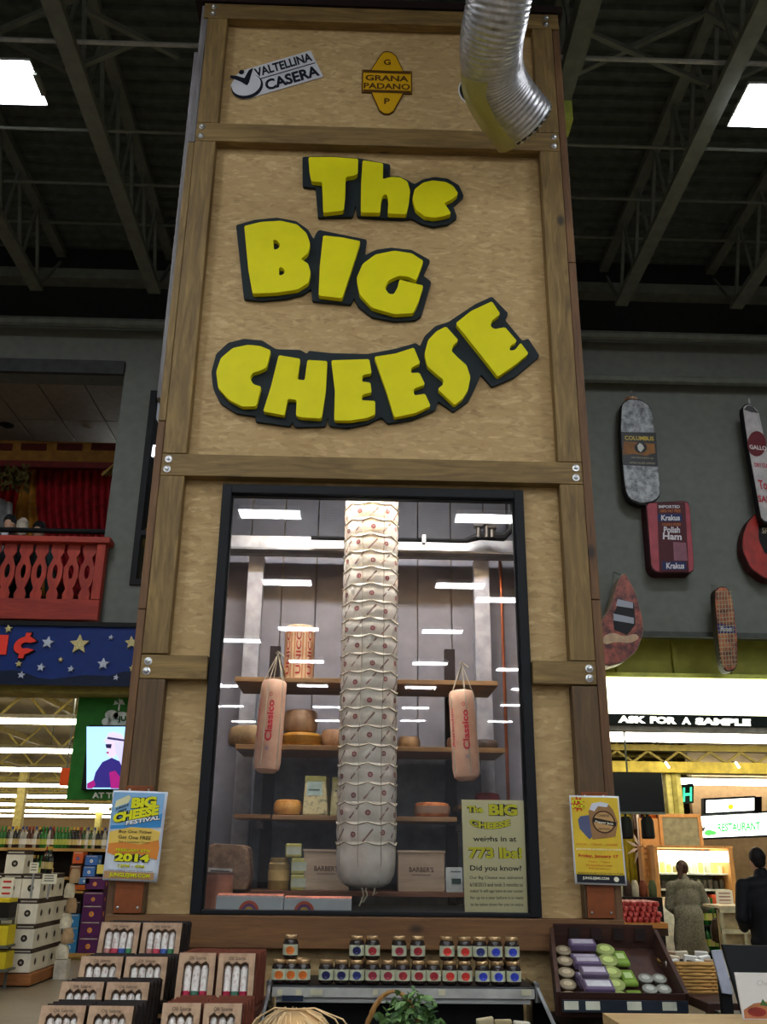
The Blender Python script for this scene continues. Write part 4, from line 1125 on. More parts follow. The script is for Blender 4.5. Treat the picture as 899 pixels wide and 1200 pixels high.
# two hanging provolones on ropes
def hanging(px0, py0, px1, py1, Y, label, rot, mirror=1):
    a = P(px0, py0, Y); b_ = P(px1, py1, Y)
    L = (a - b_).length
    t = thing('hanging_provolone', label, 'cheese', a, 'pink hanging provolones behind the glass')
    ax = (b_ - a).normalized(); r = 0.073
    prof_ = [(r * .55, 0.0), (r * .85, 0.006), (r * .98, 0.02), (r, 0.08), (r * 1.03, L * .5), (r * 1.05, L - 0.06), (r * .96, L - .02), (r * .6, L)]
    Mx = Matrix.Translation(a) @ ax.to_track_quat('Z', 'Y').to_matrix().to_4x4()
    MB().lathe(prof_, n=28, M=Mx).build('rind', speckle('pink_rind', (208, 156, 128), (224, 180, 150), 6, 0.45, (0.35, 0.65)), t, smooth=True)
    R3 = Mx.to_3x3(); inv = Mx.inverted()
    cam_l = inv @ Vector((0, 0, CAM_H)); a0_ = math.atan2(cam_l.y, cam_l.x)
    def f(u, v_, o=0.0035):   # u along the axis from the bottom up, v around
        aa = a0_ + sg * (v_ - 0.5) * 1.0 + rot
        rr_ = r * 1.045 + o
        return Mx @ Vector((rr_ * math.cos(aa), rr_ * math.sin(aa), L * (0.88 - 0.78 * u)))
    # v must grow to the left when reading upward
    sg = 1
    p0, p1 = f(0.5, 0.3), f(0.5, 0.7)
    if p1.x > p0.x: sg = -1
    m_ = MB(); text(m_, 'Classico', (0.26, 0.22, 0.82, 0.72), f, 0.035)
    for w0 in (0.90,):
        m_.raw([f(w0 + 0.03 * math.cos(w), 0.52 + 0.11 * math.sin(w)) for w in [2 * math.pi * j / 12 for j in range(12)]] + [f(w0 + 0.02 * math.cos(w), 0.52 + 0.075 * math.sin(w)) for w in [2 * math.pi * j / 12 for j in range(12)]],
               [(j, (j + 1) % 12, 12 + (j + 1) % 12, 12 + j) for j in range(12)])
    text(m_, 'Auricchio', (0.3, 1.35, 0.85, 1.6), f, 0.02)
    m_.build('lettering', flat((206, 60, 72), 0.5), t)
    m_ = MB(); text(m_, 'stagionato', (0.16, 0.40, 0.24, 0.62), lambda u, v_: f(0.12 + (v_ - .4) * .4, .35 + (u - .16) * 3.4), 0.0)
    m_.build('small_print', flat((110, 120, 160), 0.5), t)
    hk = Vector((a.x + 0.01, Y + 0.02, a.z + 0.16))
    rp = MB()
    for k in range(5):
        aa = 2 * math.pi * k / 5 + 0.4
        q = Mx @ Vector((r * 1.0 * math.cos(aa), r * 1.0 * math.sin(aa), 0.03)); e_ = Mx @ Vector((r * 1.07 * math.cos(aa), r * 1.07 * math.sin(aa), L * .93))
        rp.tube([hk, q, e_, Mx @ Vector((0, 0, L + 0.003))], 0.0032, 5)
    rp.tube([hk + Vector((-.012, 0, 0)), hk + Vector((0, -.012, .012)), hk + Vector((.012, 0, 0)), hk + Vector((.04, 0, -.02))], 0.005, 6)
    rp.tube([hk, Vector((hk.x + .02, YS0 + .03, Z1 + 0.04))], 0.004, 5)
    rp.build('rope', M_STR, t, smooth=True)
hanging(322, 797, 312, 906, 5.42, 'pink hanging provolone lettered Classico on ropes, left of the giant cheese', 0.15)
hanging(540, 809, 547, 915, 5.42, 'pink hanging provolone lettered Classico on ropes, right of the giant cheese', -0.15)

# ------------------------------------------------------------------ notice inside the window
tl, tr, br, bl_ = P(541, 937, 4.982), P(615, 938, 4.982), P(621.5, 1072, 4.982), P(545, 1072, 4.982)
t = thing('window_notice', 'cream notice inside the window, lettered The BIG CHEESE weighs in at 773 lbs', 'notice', bl_)
fn = quad_fn(tl, tr, br, bl_)
MB().prism([fn(u, v_, 0.0) for u, v_ in ((0, 0), (1, 0), (1, 1), (0, 1))], [fn(u, v_, -0.004) for u, v_ in ((0, 0), (1, 0), (1, 1), (0, 1))]).build('sheet', flat((232, 224, 176), 0.6, var=0.01), t)
L1 = lambda u, v_: fn(u, v_, 0.001); L2 = lambda u, v_: fn(u, v_, 0.002)
k_ = MB(); y_ = MB()
def both(s, bx, bold, fnb=L1, fny=L2, dx=0.0, shear=0.0, arc=0.0, grow=0.10):
    text(k_, s, bx, fnb, bold + grow, shear, arc)
    g_ = grow * 0.17 * (bx[3] - bx[1]); g2 = grow * 0.12 * (bx[2] - bx[0]) / max(len(s), 1) * 2
    text(y_, s, (bx[0] + g2, bx[1] + g_ * 3, bx[2] - g2, bx[3] - g_), fny, bold, shear, arc)
both('The', (0.08, 0.88, 0.34, 0.945), 0.04); both('BIG', (0.42, 0.855, 0.88, 0.965), 0.05)
both('CHEESE', (0.11, 0.735, 0.76, 0.80), 0.05, arc=0.14)
both('773 lbs!', (0.08, 0.475, 0.92, 0.58), 0.04, grow=0.04)
text(k_, 'weighs in at', (0.16, 0.615, 0.84, 0.675), L1, 0.02)
text(k_, 'Did you know?', (0.10, 0.36, 0.90, 0.42), L1, 0.02)
for i, s in enumerate(('Our Big Cheese was delivered', '6/18/2013 and took 3 months to', 'make! It will age here in our cooler', 'for up to a year before it is ready', 'to be taken down for you to enjoy.')):
    text(k_, s, (0.09, 0.295 - i * 0.057, 0.91, 0.328 - i * 0.057), L1, 0.008)
k_.build('black_lettering', flat((52, 48, 20), 0.6, var=0), t); y_.build('yellow_lettering', flat((232, 226, 30), 0.6, var=0), t)

# ------------------------------------------------------------------ brown plates and the two posters on the corner posts
M_PLATE = flat((128, 70, 38), 0.45, 0.1, name='brown_plate')
for x0p, x1p, lb in ((150, 183, 'left'), (682, 712, 'right')):
    a = TX0 - 0.005 if x0p < 400 else TX1 - PW + 0.01; z0, z1 = P(150, 1070, TF).z, P(160, 921, TF).z
    t = thing('mounting_plate', 'brown metal plate screwed to the %s corner post behind its poster' % lb, 'plate', (a + 0.065, TF - 0.01, z0))
    MB().box(a, a + 0.135, TF - 0.016, TF - 0.003, z0, z1).build('plate', M_PLATE, t, bevel=0.002)
    s_ = None
    for x in (a + 0.02, a + 0.115):
        for z in (z0 + 0.025, z1 - 0.02):
            mt = Matrix.Translation((x, TF - 0.016, z)) @ Matrix.Rotation(math.radians(90), 4, 'X')
            MB().lathe([(0.006, -0.002), (0.006, 0.002), (0.003, 0.004)], n=10, M=mt).build('screw', M_ZINC, t, smooth=True)
def curved(c4, Y, curl):
    tl, tr, br, bl_ = [P(*c, Y) for c in c4]
    f0 = quad_fn(tl, tr, br, bl_)
    def fn(u, v_, d=0.0):
        q = f0(u, v_, d); q.y += curl * (abs(u - .5) * 2) ** 2 * (1 - v_)
        return q
    return fn
def sheet_grid(mb, fn, u0=0, v0=0, u1=1, v1=1, n=8, d=0.0):
    vs = [fn(u0 + (u1 - u0) * i / n, v0 + (v1 - v0) * j / n, d) for j in range(n + 1) for i in range(n + 1)]
    return mb.raw(vs, [(j * (n + 1) + i, j * (n + 1) + i + 1, (j + 1) * (n + 1) + i + 1, (j + 1) * (n + 1) + i) for j in range(n) for i in range(n)])
def curve_poly(mb, pts, fn, d):
    tris = tessellate_polygon([[Vector((u, v_, 0)) for u, v_ in pts]])
    mb.raw([fn(u, v_, d) for u, v_ in pts], [tuple(x) for x in tris])
def poster(name, label, c4, Y, curl, base):
    fn = curved(c4, Y, curl)
    t = thing(name, label, 'poster', fn(0.5, 0))
    o = sheet_grid(MB(), fn).build('sheet', flat(base, 0.5, var=0.01), t, smooth=True)
    s = o.modifiers.new('thick', 'SOLIDIFY'); s.thickness = 0.003; s.offset = -1 if False else 0
    return t, fn
def lp_(pts_fn, mb, d): pass
t, fn = poster('festival_poster', 'blue and orange poster on the left post, lettered Big Cheese Festival 2014', [(133, 926), (197, 928), (184, 1034), (120, 1031)], TF - 0.035, 0.0, (206, 212, 222))
d1 = 0.003; m_ = MB()
sheet_grid(m_, fn, 0.02, 0.60, 0.95, 0.98, 8, d1); m_.build('sky_print', flat((132, 176, 214), 0.5, var=0.02), t)
m_ = MB(); curve_poly(m_, [(0.03, 0.56), (0.95, 0.6), (0.95, 0.76), (0.8, 0.70), (0.4, 0.62), (0.03, 0.60)], fn, 0.004); m_.build('blue_print', flat((60, 136, 196), 0.5, var=0.02), t)
m_ = MB(); curve_poly(m_, [(0.03, 0.30), (0.3, 0.24), (0.6, 0.29), (0.95, 0.24), (0.97, 0.38), (0.92, 0.52), (0.5, 0.48), (0.03, 0.46)], fn, 0.004); m_.build('orange_print', flat((216, 134, 56), 0.5, var=0.02), t)
m_ = MB(); curve_poly(m_, [(0.03, 0.40), (0.3, 0.42), (0.6, 0.40), (0.94, 0.46), (0.95, 0.55), (0.75, 0.585), (0.4, 0.59), (0.03, 0.53)], fn, 0.005); m_.build('gold_print', flat((226, 190, 90), 0.5, var=0.02), t)
m_ = MB(); sheet_grid(m_, fn, 0.02, 0.02, 0.93, 0.10, 4, 0.004); m_.build('tan_print', flat((176, 136, 96), 0.5, var=0.02), t)
k_ = MB(); y_ = MB(); w2_ = MB()
F5 = lambda u, v_: fn(u, v_, 0.006); F6 = lambda u, v_: fn(u, v_, 0.0075)
tilt = lambda f_, k: (lambda u, v_: f_(u, v_ + k * (u - 0.5)))
both('BiG', (0.36, 0.80, 0.82, 0.93), 0.06, tilt(F5, .06), tilt(F6, .06))
both('CHEESE', (0.06, 0.68, 0.88, 0.80), 0.06, tilt(F5, .14), tilt(F6, .14))
text(k_, 'FESTIVAL', (0.30, 0.625, 0.93, 0.685), tilt(F5, .13), 0.10); text(w2_, 'FESTIVAL', (0.31, 0.632, 0.92, 0.68), tilt(F6, .13), 0.035)
pl = MB(); curve_poly(pl, [(0.06, 0.80), (0.30, 0.86), (0.34, 0.92), (0.30, 0.95), (0.08, 0.88)], fn, 0.005); pl.build('name_plate', flat((224, 220, 170), 0.5, var=0.02), t)
text(k_, 'JUNGLE', (0.09, 0.865, 0.32, 0.90), tilt(F6, .25), 0.04); text(k_, "JIM'S", (0.13, 0.825, 0.29, 0.855), tilt(F6, .25), 0.04)
text(k_, 'Buy One Ticket', (0.20, 0.515, 0.80, 0.555), F6, 0.01); text(k_, 'Get One FREE', (0.20, 0.455, 0.80, 0.495), F6, 0.01); text(k_, 'for a Limited Time!', (0.22, 0.415, 0.78, 0.437), F6, 0.0)
both('FEBRUARY 8TH', (0.19, 0.315, 0.80, 0.35), 0.02, F5, F6, grow=0.03); both('2014', (0.17, 0.205, 0.82, 0.30), 0.05, F5, F6); both('12PM - 4PM', (0.25, 0.145, 0.74, 0.18), 0.02, F5, F6, grow=0.03)
text(k_, 'Tickets available at Customer Service or online', (0.08, 0.105, 0.9, 0.122), F6, 0.0)
both('JUNGLEJIMS.COM', (0.12, 0.03, 0.86, 0.085), 0.03, F5, F6, grow=0.03)
k_.build('black_lettering', M_INK, t); y_.build('yellow_lettering', flat((222, 220, 30), 0.5, var=0), t); w2_.build('white_lettering', flat((232, 236, 240), 0.5, var=0), t)

t, fn = poster('event_poster', 'yellow poster with round brown emblem on the right post, lettered Friday, January 17', [(667, 932), (725, 933), (735, 1038), (674, 1036)], TF - 0.035, 0.0, (214, 214, 216))
m_ = MB(); sheet_grid(m_, fn, 0.03, 0.11, 0.97, 0.98, 8, d1); m_.build('yellow_print', flat((218, 184, 54), 0.5, var=0.04), t)
m_ = MB(); sheet_grid(m_, fn, 0.04, 0.02, 0.97, 0.11, 4, 0.004); m_.build('black_print', flat((34, 36, 44), 0.5, var=0.02), t)
m_ = MB(); curve_poly(m_, [(0.16, 0.62), (0.14, 0.72), (0.19, 0.76), (0.42, 0.78), (0.42, 0.54), (0.34, 0.50), (0.26, 0.55)], fn, 0.004); m_.build('map_print', flat((86, 92, 124), 0.5, var=0.03), t)
m_ = MB(); curve_poly(m_, [(0.40, 0.50), (0.86, 0.54), (0.93, 0.70), (0.86, 0.84), (0.76, 0.91), (0.46, 0.89), (0.36, 0.82), (0.38, 0.62)], fn, 0.005); m_.build('block_print', flat((150, 112, 72), 0.5, var=0.1), t)
m_ = MB(); curve_poly(m_, [(0.38, 0.84), (0.44, 0.91), (0.62, 0.93), (0.78, 0.91), (0.74, 0.87), (0.56, 0.88), (0.48, 0.82)], fn, 0.006); m_.build('foam_print', flat((206, 208, 218), 0.5, var=0.03), t)
m_ = MB(); curve_poly(m_, [(0.65 + 0.23 * math.cos(w), 0.70 + 0.13 * math.sin(w)) for w in [2 * math.pi * j / 24 for j in range(24)]], fn, 0.0065); m_.build('seal_rim', flat((74, 48, 30), 0.5, var=0), t)
m_ = MB(); curve_poly(m_, [(0.65 + 0.20 * math.cos(w), 0.70 + 0.113 * math.sin(w)) for w in [2 * math.pi * j / 24 for j in range(24)]], fn, 0.0072); m_.build('seal_face', flat((190, 148, 96), 0.5, var=0.02), t)
m_ = MB(); curve_poly(m_, [(0.42, 0.70), (0.44, 0.75), (0.90, 0.70), (0.88, 0.65)], fn, 0.008); m_.build('seal_ribbon', flat((40, 32, 28), 0.5, var=0), t)
m_ = MB(); curve_poly(m_, [(0.16 + (0.15 if j % 2 else 0.09) * math.cos(math.pi * j / 9), 0.90 + (0.095 if j % 2 else 0.055) * math.sin(math.pi * j / 9)) for j in range(18)], fn, 0.005); m_.build('burst_print', flat((196, 70, 34), 0.5, var=0.02), t)
k_ = MB(); y_ = MB(); r2_ = MB(); w2_ = MB(); F8 = lambda u, v_: fn(u, v_, 0.009)
both("IT'S", (0.05, 0.905, 0.27, 0.95), 0.05, F5, F6, grow=.04); both('JACK!', (0.03, 0.845, 0.31, 0.895), 0.05, F5, F6, grow=.04)
text(w2_, 'Pepper Jack', (0.48, 0.685, 0.84, 0.715), tilt(F8, -.07), 0.03)
text(k_, 'CHEESE', (0.53, 0.76, 0.77, 0.785), F8, 0.01); text(k_, 'FESTIVAL', (0.53, 0.61, 0.77, 0.632), F8, 0.01)
for i, s in enumerate(('LOCAL', 'CRAFT', 'CHEESE')): text(r2_, s, (0.08 + .29 * i, 0.435, 0.28 + .30 * i, 0.455), F5, 0.0)
text(w2_, 'JOIN US FOR AN EVENING OF CHEESE', (0.06, 0.375, 0.95, 0.40), F5, 0.02)
text(r2_, 'Friday, January 17', (0.10, 0.29, 0.88, 0.335), F5, 0.03)
for i, s in enumerate(('7:00pm - 9:00pm', 'The Grand Room Center', '$20 per person')): text(r2_, s, (0.28 - .05 * (i == 1), 0.24 - i * .037, 0.70 + .05 * (i == 1), 0.262 - i * .037), F5, 0.0)
text(k_, 'TICKETS AVAILABLE ONLINE AND IN STORE', (0.06, 0.115, 0.94, 0.135), F5, 0.0)
text(w2_, 'JUNGLEJIMS.COM', (0.15, 0.05, 0.66, 0.085), F5, 0.03); disc(w2_, 0.8, 0.065, 0.05, 0.028, F5, 12)
k_.build('black_lettering', M_INK, t); y_.build('yellow_lettering', flat((226, 220, 40), 0.5, var=0), t); r2_.build('red_lettering', flat((188, 60, 30), 0.5, var=0), t); w2_.build('white_lettering', flat((232, 226, 200), 0.5, var=0), t)
# ------------------------------------------------------------------ foreground: refrigerated case with jars on its top
CYB, CYF = 4.80, 4.42
ZC = P(470, 1153, 4.5).z
a0, b0 = P(318, 1157, CYF).x, P(627, 1157, CYF).x
t = thing('open_cooler', 'black open refrigerated case with white price rail and glass sides under the window', 'cooler', ((a0 + b0) / 2, 4.5, 0))
MB().box(a0, b0, CYF, CYB, ZC - 0.03, ZC).build('top_shelf', M_BLACK, t, bevel=0.003)
zr0, zr1 = P(470, 1169, CYF).z, P(470, 1158, CYF).z
MB().box(a0 + .005, b0 - .005, CYF - 0.012, CYF, zr0, zr1).build('price_rail', flat((168, 166, 160), 0.45), t)
MB().box(a0, b0, 4.74, CYB, 0.1, ZC - .03).build('back_wall', flat((34, 34, 36), 0.5), t)
MB().box(a0 - .03, b0 + .03, 3.3, CYB, 0.0, 0.62).build('cabinet', flat((24, 26, 28), 0.5), t, bevel=0.01)
MB().box(a0, b0, 3.34, 4.74, 0.62, 0.80).build('goods_deck', flat((52, 54, 56), 0.5), t)
MB().tube([(a0 + .02, CYF + .02, zr0 - .015), (b0 - .02, CYF + .02, zr0 - .015)], 0.01, 6).build('lamp_tube', M_WHITE, t)
for s, x in ((-1, a0 - 0.012), (1, b0 + 0.012)):
    zf = 0.86
    f = [Vector((x, 4.5, ZC + .005)), Vector((x, 3.45, zf)), Vector((x, 3.45, 0.62)), Vector((x, 4.74, 0.62)), Vector((x, 4.74, ZC + .005))]
    MB().prism(f, [v + Vector((0.006, 0, 0)) for v in f]).build('side_glass', clear_glass('side_glass', body=0.9), t)
    MB().tube([f[0] + Vector((.003, 0, .004)), f[1] + Vector((.003, 0, .004)), f[2]], 0.008, 8).build('glass_edge', flat((170, 172, 176), 0.3, 0.5), t, smooth=True)
    MB().tube([(x, 4.44, ZC - 0.06), (x, 4.44, ZC + 0.015)], 0.012, 8).build('corner_post', M_ZINC, t, smooth=True)
for px, w in ((328, 6), (350, 7), (371, 14), (440, 6), (518, 8), (617, 12)):
    q = P(px, 1163, CYF - .014); ww = w * .0018
    MB().box(q.x - ww, q.x + ww, CYF - .0165, CYF - .0125, q.z - .011, q.z + .011).build('price_tag', flat((196, 190, 160), 0.5), t)
q = P(343, 1169, CYF - .02)
tag(MB().box(q.x - .045, q.x + .045, CYF - .03, CYF - .019, q.z - .012, q.z + .008).build('sensor_strip', flat((30, 40, 60), 0.4)), 'small dark blue clip hanging under the price rail at the left', 'clip')

# jars in two rows: one jar with glass body, lid, label; then copies
def make_jar(col, cap=(196, 160, 116)):
    t = thing('jam_jar', 'x', 'jar', (0, 0, 0), 'small jars on top of the cooler')
    MB().lathe([(0.026, 0), (0.0325, 0.006), (0.0335, 0.02), (0.0335, 0.062), (0.029, 0.074), (0.027, 0.078)], n=18).build('jar_body', flat((36, 26, 22), 0.1, name='dark_glass'), t, smooth=True, local=True)
    MB().lathe([(0.029, 0.078), (0.030, 0.080), (0.030, 0.092), (0.028, 0.095)], n=18).build('lid', flat(cap, 0.25, 0.7), t, smooth=True, local=True)
    lb = MB().raw([((0.0345) * math.cos(a), 0.0345 * math.sin(a), z) for z in (0.016, 0.058) for a in [math.radians(200 + 140 * k / 8) for k in range(9)]], [(k, k + 1, k + 10, k + 9) for k in range(8)])
    lo = lb.build('label_sheet', flat((186, 188, 160), 0.5), t, smooth=True, local=True)
    b = MB().raw([Vector((0.0380 * math.sin(u), -0.0380 * math.cos(u), z)) for u, z in [(0.52 * math.cos(w), 0.036 + 0.0165 * math.sin(w)) for w in [2 * math.pi * k / 12 for k in range(12)]]], [tuple(range(12))])
    b.build('fruit_print', flat(col, 0.5), t, local=True)
    return t
kinds = {'orange': (206, 106, 40), 'blackberry': (40, 40, 84), 'red': (150, 44, 50), 'bright red': (200, 56, 48), 'cherry': (140, 48, 60), 'blue': (52, 66, 176), 'navy': (48, 56, 110)}
protos = {}
def jar(px, row, kind, dy, label):
    x = P(px, 1150, CYF + 0.06 + dy).x
    loc = (x, CYF + 0.06 + dy, ZC + 0.001 + row * 0.0965)
    if kind not in protos:
        j = make_jar(kinds[kind]); protos[kind] = j
        j.location = loc; j['label'] = label
        KIDS[j.name] = [(c, []) for c in bpy.data.objects if c.parent is j]
    else:
        dup(protos[kind], loc, label)
low = [(327, 'orange', 'leftmost jar of the separate left cluster, lower row, orange fruit label'), (341, 'orange', 'orange-label jar in the middle of the left cluster, lower row'), (355, 'orange', 'orange-label jar at the right of the left cluster, lower row'),
       (382, 'blackberry', 'dark berry jar at the left end of the long lower row'), (400, 'blackberry', 'dark berry jar, second from the left end of the long lower row'), (418, 'navy', 'navy-label jar, third from the left end of the long lower row'),
       (436.5, 'cherry', 'cherry-label jar, fourth from the left end of the long lower row'), (454.5, 'cherry', 'cherry-label jar, fifth from the left end of the long lower row'), (472, 'red', 'red-label jar, sixth from the left end of the long lower row'),
       (490.5, 'red', 'red-label jar at the middle of the long lower row'), (508, 'red', 'red-label jar just right of the middle of the long lower row'), (527, 'bright red', 'bright red label jar, fifth from the right end of the lower row'),
       (545, 'bright red', 'bright red label jar, fourth from the right end of the lower row'), (565.5, 'blue', 'blue-label jar, third from the right end of the lower row'), (583.5, 'blue', 'blue-label jar, second from the right end of the lower row'), (602, 'blue', 'blue-label jar at the right end of the lower row')]
for px, k, lb in low: jar(px, 0, k, 0.0, lb)
up = [(339, 'orange', 'lone upper jar with orange label on the left cluster'), (417.5, 'blackberry', 'upper dark berry jar, leftmost of the long row'), (436, 'red', 'upper jar with red label beside the dark berry jar'),
      (467.5, 'cherry', 'upper cherry-label jar, left one of the middle pair'), (489.5, 'red', 'upper red-label jar, right one of the middle pair'), (524, 'bright red', 'upper bright red label jar, left of a pair right of the middle'),
      (545, 'bright red', 'upper bright red label jar, right of a pair right of the middle'), (563, 'navy', 'upper navy-label jar next to the bright red pair'), (581, 'blue', 'upper blue-label jar, second from the right end'), (601, 'blue', 'upper blue-label jar at the right end of the rows')]
for px, k, lb in up: jar(px, 1, k, 0.004, lb)
for px, k, lb in ((348, 'orange', 'jar standing behind the left cluster'), (433, 'red', 'jar of the back row behind the fourth front jar'), (590, 'navy', 'jar of the back row near the right end')):
    jar(px, 0, k, 0.075, lb); 

# herb basket with a wicker handle on the cooler deck
bx, by = P(473, 1185, 3.75).x, 3.78
zb = 0.80
t = thing('wicker_basket', 'round basket with arched wicker handle filled with green herbs in the cooler', 'basket', (bx, by, zb))
M_WICK = flat((150, 108, 60), 0.6, name='wicker')
ztop_ = P(455, 1163, 3.75).z
wk = MB()
for k in range(7):
    r = 0.11 + 0.004 * k
    wk.tube([(bx + r * math.cos(a), by + r * math.sin(a), zb + 0.01 + k * 0.018) for a in [2 * math.pi * j / 24 for j in range(25)]], 0.009, 6, cap=False)
wk.lathe([(0.10, 0), (0.11, 0.005)], (bx, by, zb), 24)
wk.build('woven_bowl', M_WICK, t, smooth=True)
for o in (0, 1, 2):
    pts = []
    for k in range(25):
        a = math.pi * k / 24
        pts.append(Vector((bx - 0.035 + 0.125 * math.cos(a) + 0.006 * math.cos(k * 1.2 + o * 2.1), by + 0.006 * math.sin(k * 1.2 + o * 2.1), zb + 0.08 + (ztop_ - zb - 0.08) * math.sin(a))))
    MB().tube(pts, 0.006, 6).build('handle_cane', M_WICK, t, smooth=True)
lf = MB()
random.seed(3)
for k in range(900):
    a, rr = random.random() * 6.28, random.random() ** 0.6 * 0.15
    hgt = random.random()
    q = Vector((bx + rr * math.cos(a) + 0.03, by + rr * math.sin(a), zb + 0.12 + (ztop_ + 0.012 - zb - 0.12) * hgt * (1 - (rr / 0.2) ** 2)))
    E_ = Euler((random.uniform(-1, 1), random.uniform(-1, 1), random.random() * 6.28)).to_matrix()
    s = random.uniform(.6, 1.3)
    lf.raw([q + E_ @ (Vector(p) * s) for p in ((0, 0, 0), (0.012, 0.010, 0.004), (0.028, 0.011, 0.0), (0.040, 0, -0.006), (0.028, -0.011, 0.0), (0.012, -0.010, 0.004))], [(0, 1, 2, 3), (0, 3, 4, 5)])
tag(lf.build('herb_leaves', speckle('herb_green', (50, 84, 40), (116, 150, 84), 14, 0.5), t), 'green leaves of the herbs', kind='stuff')
for i, (px, pyy, c, lb) in enumerate(((571, 1190, (190, 176, 140), 'cream packet in the cooler right of the basket, standing'), (583, 1193, (176, 160, 120), 'tan packet in the cooler leaning beside the cream one'), (596, 1195, (206, 200, 180), 'white packet in the cooler at the right of the packets'))):
    q = P(px, pyy, 3.85)
    t = thing('cheese_packet', lb, 'packet', (q.x, 3.85, zb), 'packets in the cooler', rot=(0.2, 0.1 * (i - 1), 0.2))
    MB().box(-.032, .032, -.01, .01, 0, q.z - zb + .01).build('packet', flat(c, 0.4), t, local=True, bevel=0.005)
    MB().box(-.022, .022, -.012, -.0105, (q.z - zb) * .5, (q.z - zb) * .8).build('label_sheet', flat((120, 60, 40), 0.5), t, local=True)
for i in range(6):
    for j in range(2):
        x = a0 + 0.1 + i * 0.22
        if abs(x - bx) < 0.26: continue
        t = thing('cheese_packet', 'low packet lying on the cooler deck, %s from the left, %s row' % (('first', 'second', 'third', 'fourth', 'fifth', 'sixth')[i], ('front', 'back')[j]), 'packet', (x, 3.72 + j * .42, zb), 'packets in the cooler')
        MB().box(-.06, .06, -.09, .09, 0, .05).build('packet', flat(((196, 186, 150), (150, 60, 50), (206, 200, 196))[(i + j) % 3], 0.4), t, local=True, bevel=0.008)
        MB().box(-.04, .04, -.06, .06, .0505, .052).build('label_sheet', flat((90, 110, 70), 0.5), t, local=True)

# ------------------------------------------------------------------ gift boxes of salami on the stepped racks at the left
M_CARD = speckle('brown_card', (158, 126, 98), (182, 150, 120), 12, 0.7)
def make_gift_box(W, H_, n, tips, jag=True):
    t = thing('salami_gift_box', 'x', 'box', (0, 0, 0), 'salami gift boxes on the left racks')
    D = 0.045
    wx0, wx1, wz0, wz1 = -W / 2 + 0.022, W / 2 - 0.022, 0.014, H_ * 0.80
    MB().box(-W / 2, W / 2, D - .003, D, 0, H_).build('back_panel', M_CARD, t, local=True)
    out = [(-W / 2, 0), (W / 2, 0), (W / 2, H_), (-W / 2, H_)]
    hole = [(wx0, wz0), (wx1, wz0)]
    k = n * 2
    for i in range(k + 1):
        u = wx1 + (wx0 - wx1) * i / k
        hole.append((u, wz1 + (0.010 if i % 2 else -0.002)))
    MB().poly_xz(out, 0, 0.003, [hole]).build('front_panel', M_CARD, t, local=True)
    s = MB(); s.box(-W / 2, -W / 2 + .003, .003, D, 0, H_); s.build('side_panel', M_CARD, t, local=True)
    s = MB(); s.box(W / 2 - .003, W / 2, .003, D, 0, H_); s.build('side_panel', flat((54, 40, 30), 0.7), t, local=True)
    MB().box(-W / 2 + .003, W / 2 - .003, .003, D - .003, H_ - .003, H_).build('top_panel', M_CARD, t, local=True)
    r = (wx1 - wx0) / n / 2 * 0.92
    for i in range(n):
        x = wx0 + (wx1 - wx0) * (i + 0.5) / n
        g = MB().lathe([(r * .5, 0.01), (r, 0.02), (r * 1.0, H_ * .71), (r * .7, H_ * .77), (r * .3, H_ * .79)], (x, 0.006 + r, 0), 12)
        st = g.build('salami_stick', M_SAL, t, smooth=True, local=True)
        bb = MB().lathe([(r + .0008, 0.030), (r + .0008, 0.062)], (x, 0.006 + r, 0), 12)
        bb.build('tip_band', flat(tips[i % len(tips)], 0.5), t, smooth=True, local=True)
    m_ = MB(); text(m_, 'Olli Salame', (-0.032, H_ * .875, 0.034, H_ * .935), lambda u, v_: Vector((u, -0.0006, v_)), 0.0)
    m_.build('lettering', flat((60, 40, 34), 0.6), t, local=True)
    KIDS[t.name] = [(c, []) for c in bpy.data.objects if c.parent is t]
    return t
m, nt, bs = newmat('salami_wrap')
nz = noise(nt, coords(nt, (1, 1, 0.6)), 90, 3)
nt.links.new(ramp(nt, nz, [(0.32, (176, 146, 136)), (0.46, (208, 200, 192)), (0.75, (222, 218, 212))]), bs.inputs['Base Color']); bs.inputs['Roughness'].default_value = 0.4
M_SAL = m
rows = [(1081, 1122, 114, 210, 4.50), (1121, 1158, 90, 193, 4.15), (1151, 1187, 66, 171, 3.86), (1179, 1214, 42, 152, 3.60)]
tipsets = [[(176, 120, 110), (190, 60, 80), (60, 84, 150), (60, 120, 80)], [(150, 130, 120), (160, 140, 130)], [(180, 150, 140), (150, 130, 130)], [(170, 150, 140), (190, 170, 160)]]
first = None
rk = thing('stepped_rack', 'stepped black display rack carrying the left group of salami boxes', 'rack', (P(130, 1150, 4.2).x, 4.2, 0))
ordn = ('top', 'second', 'third', 'fourth')
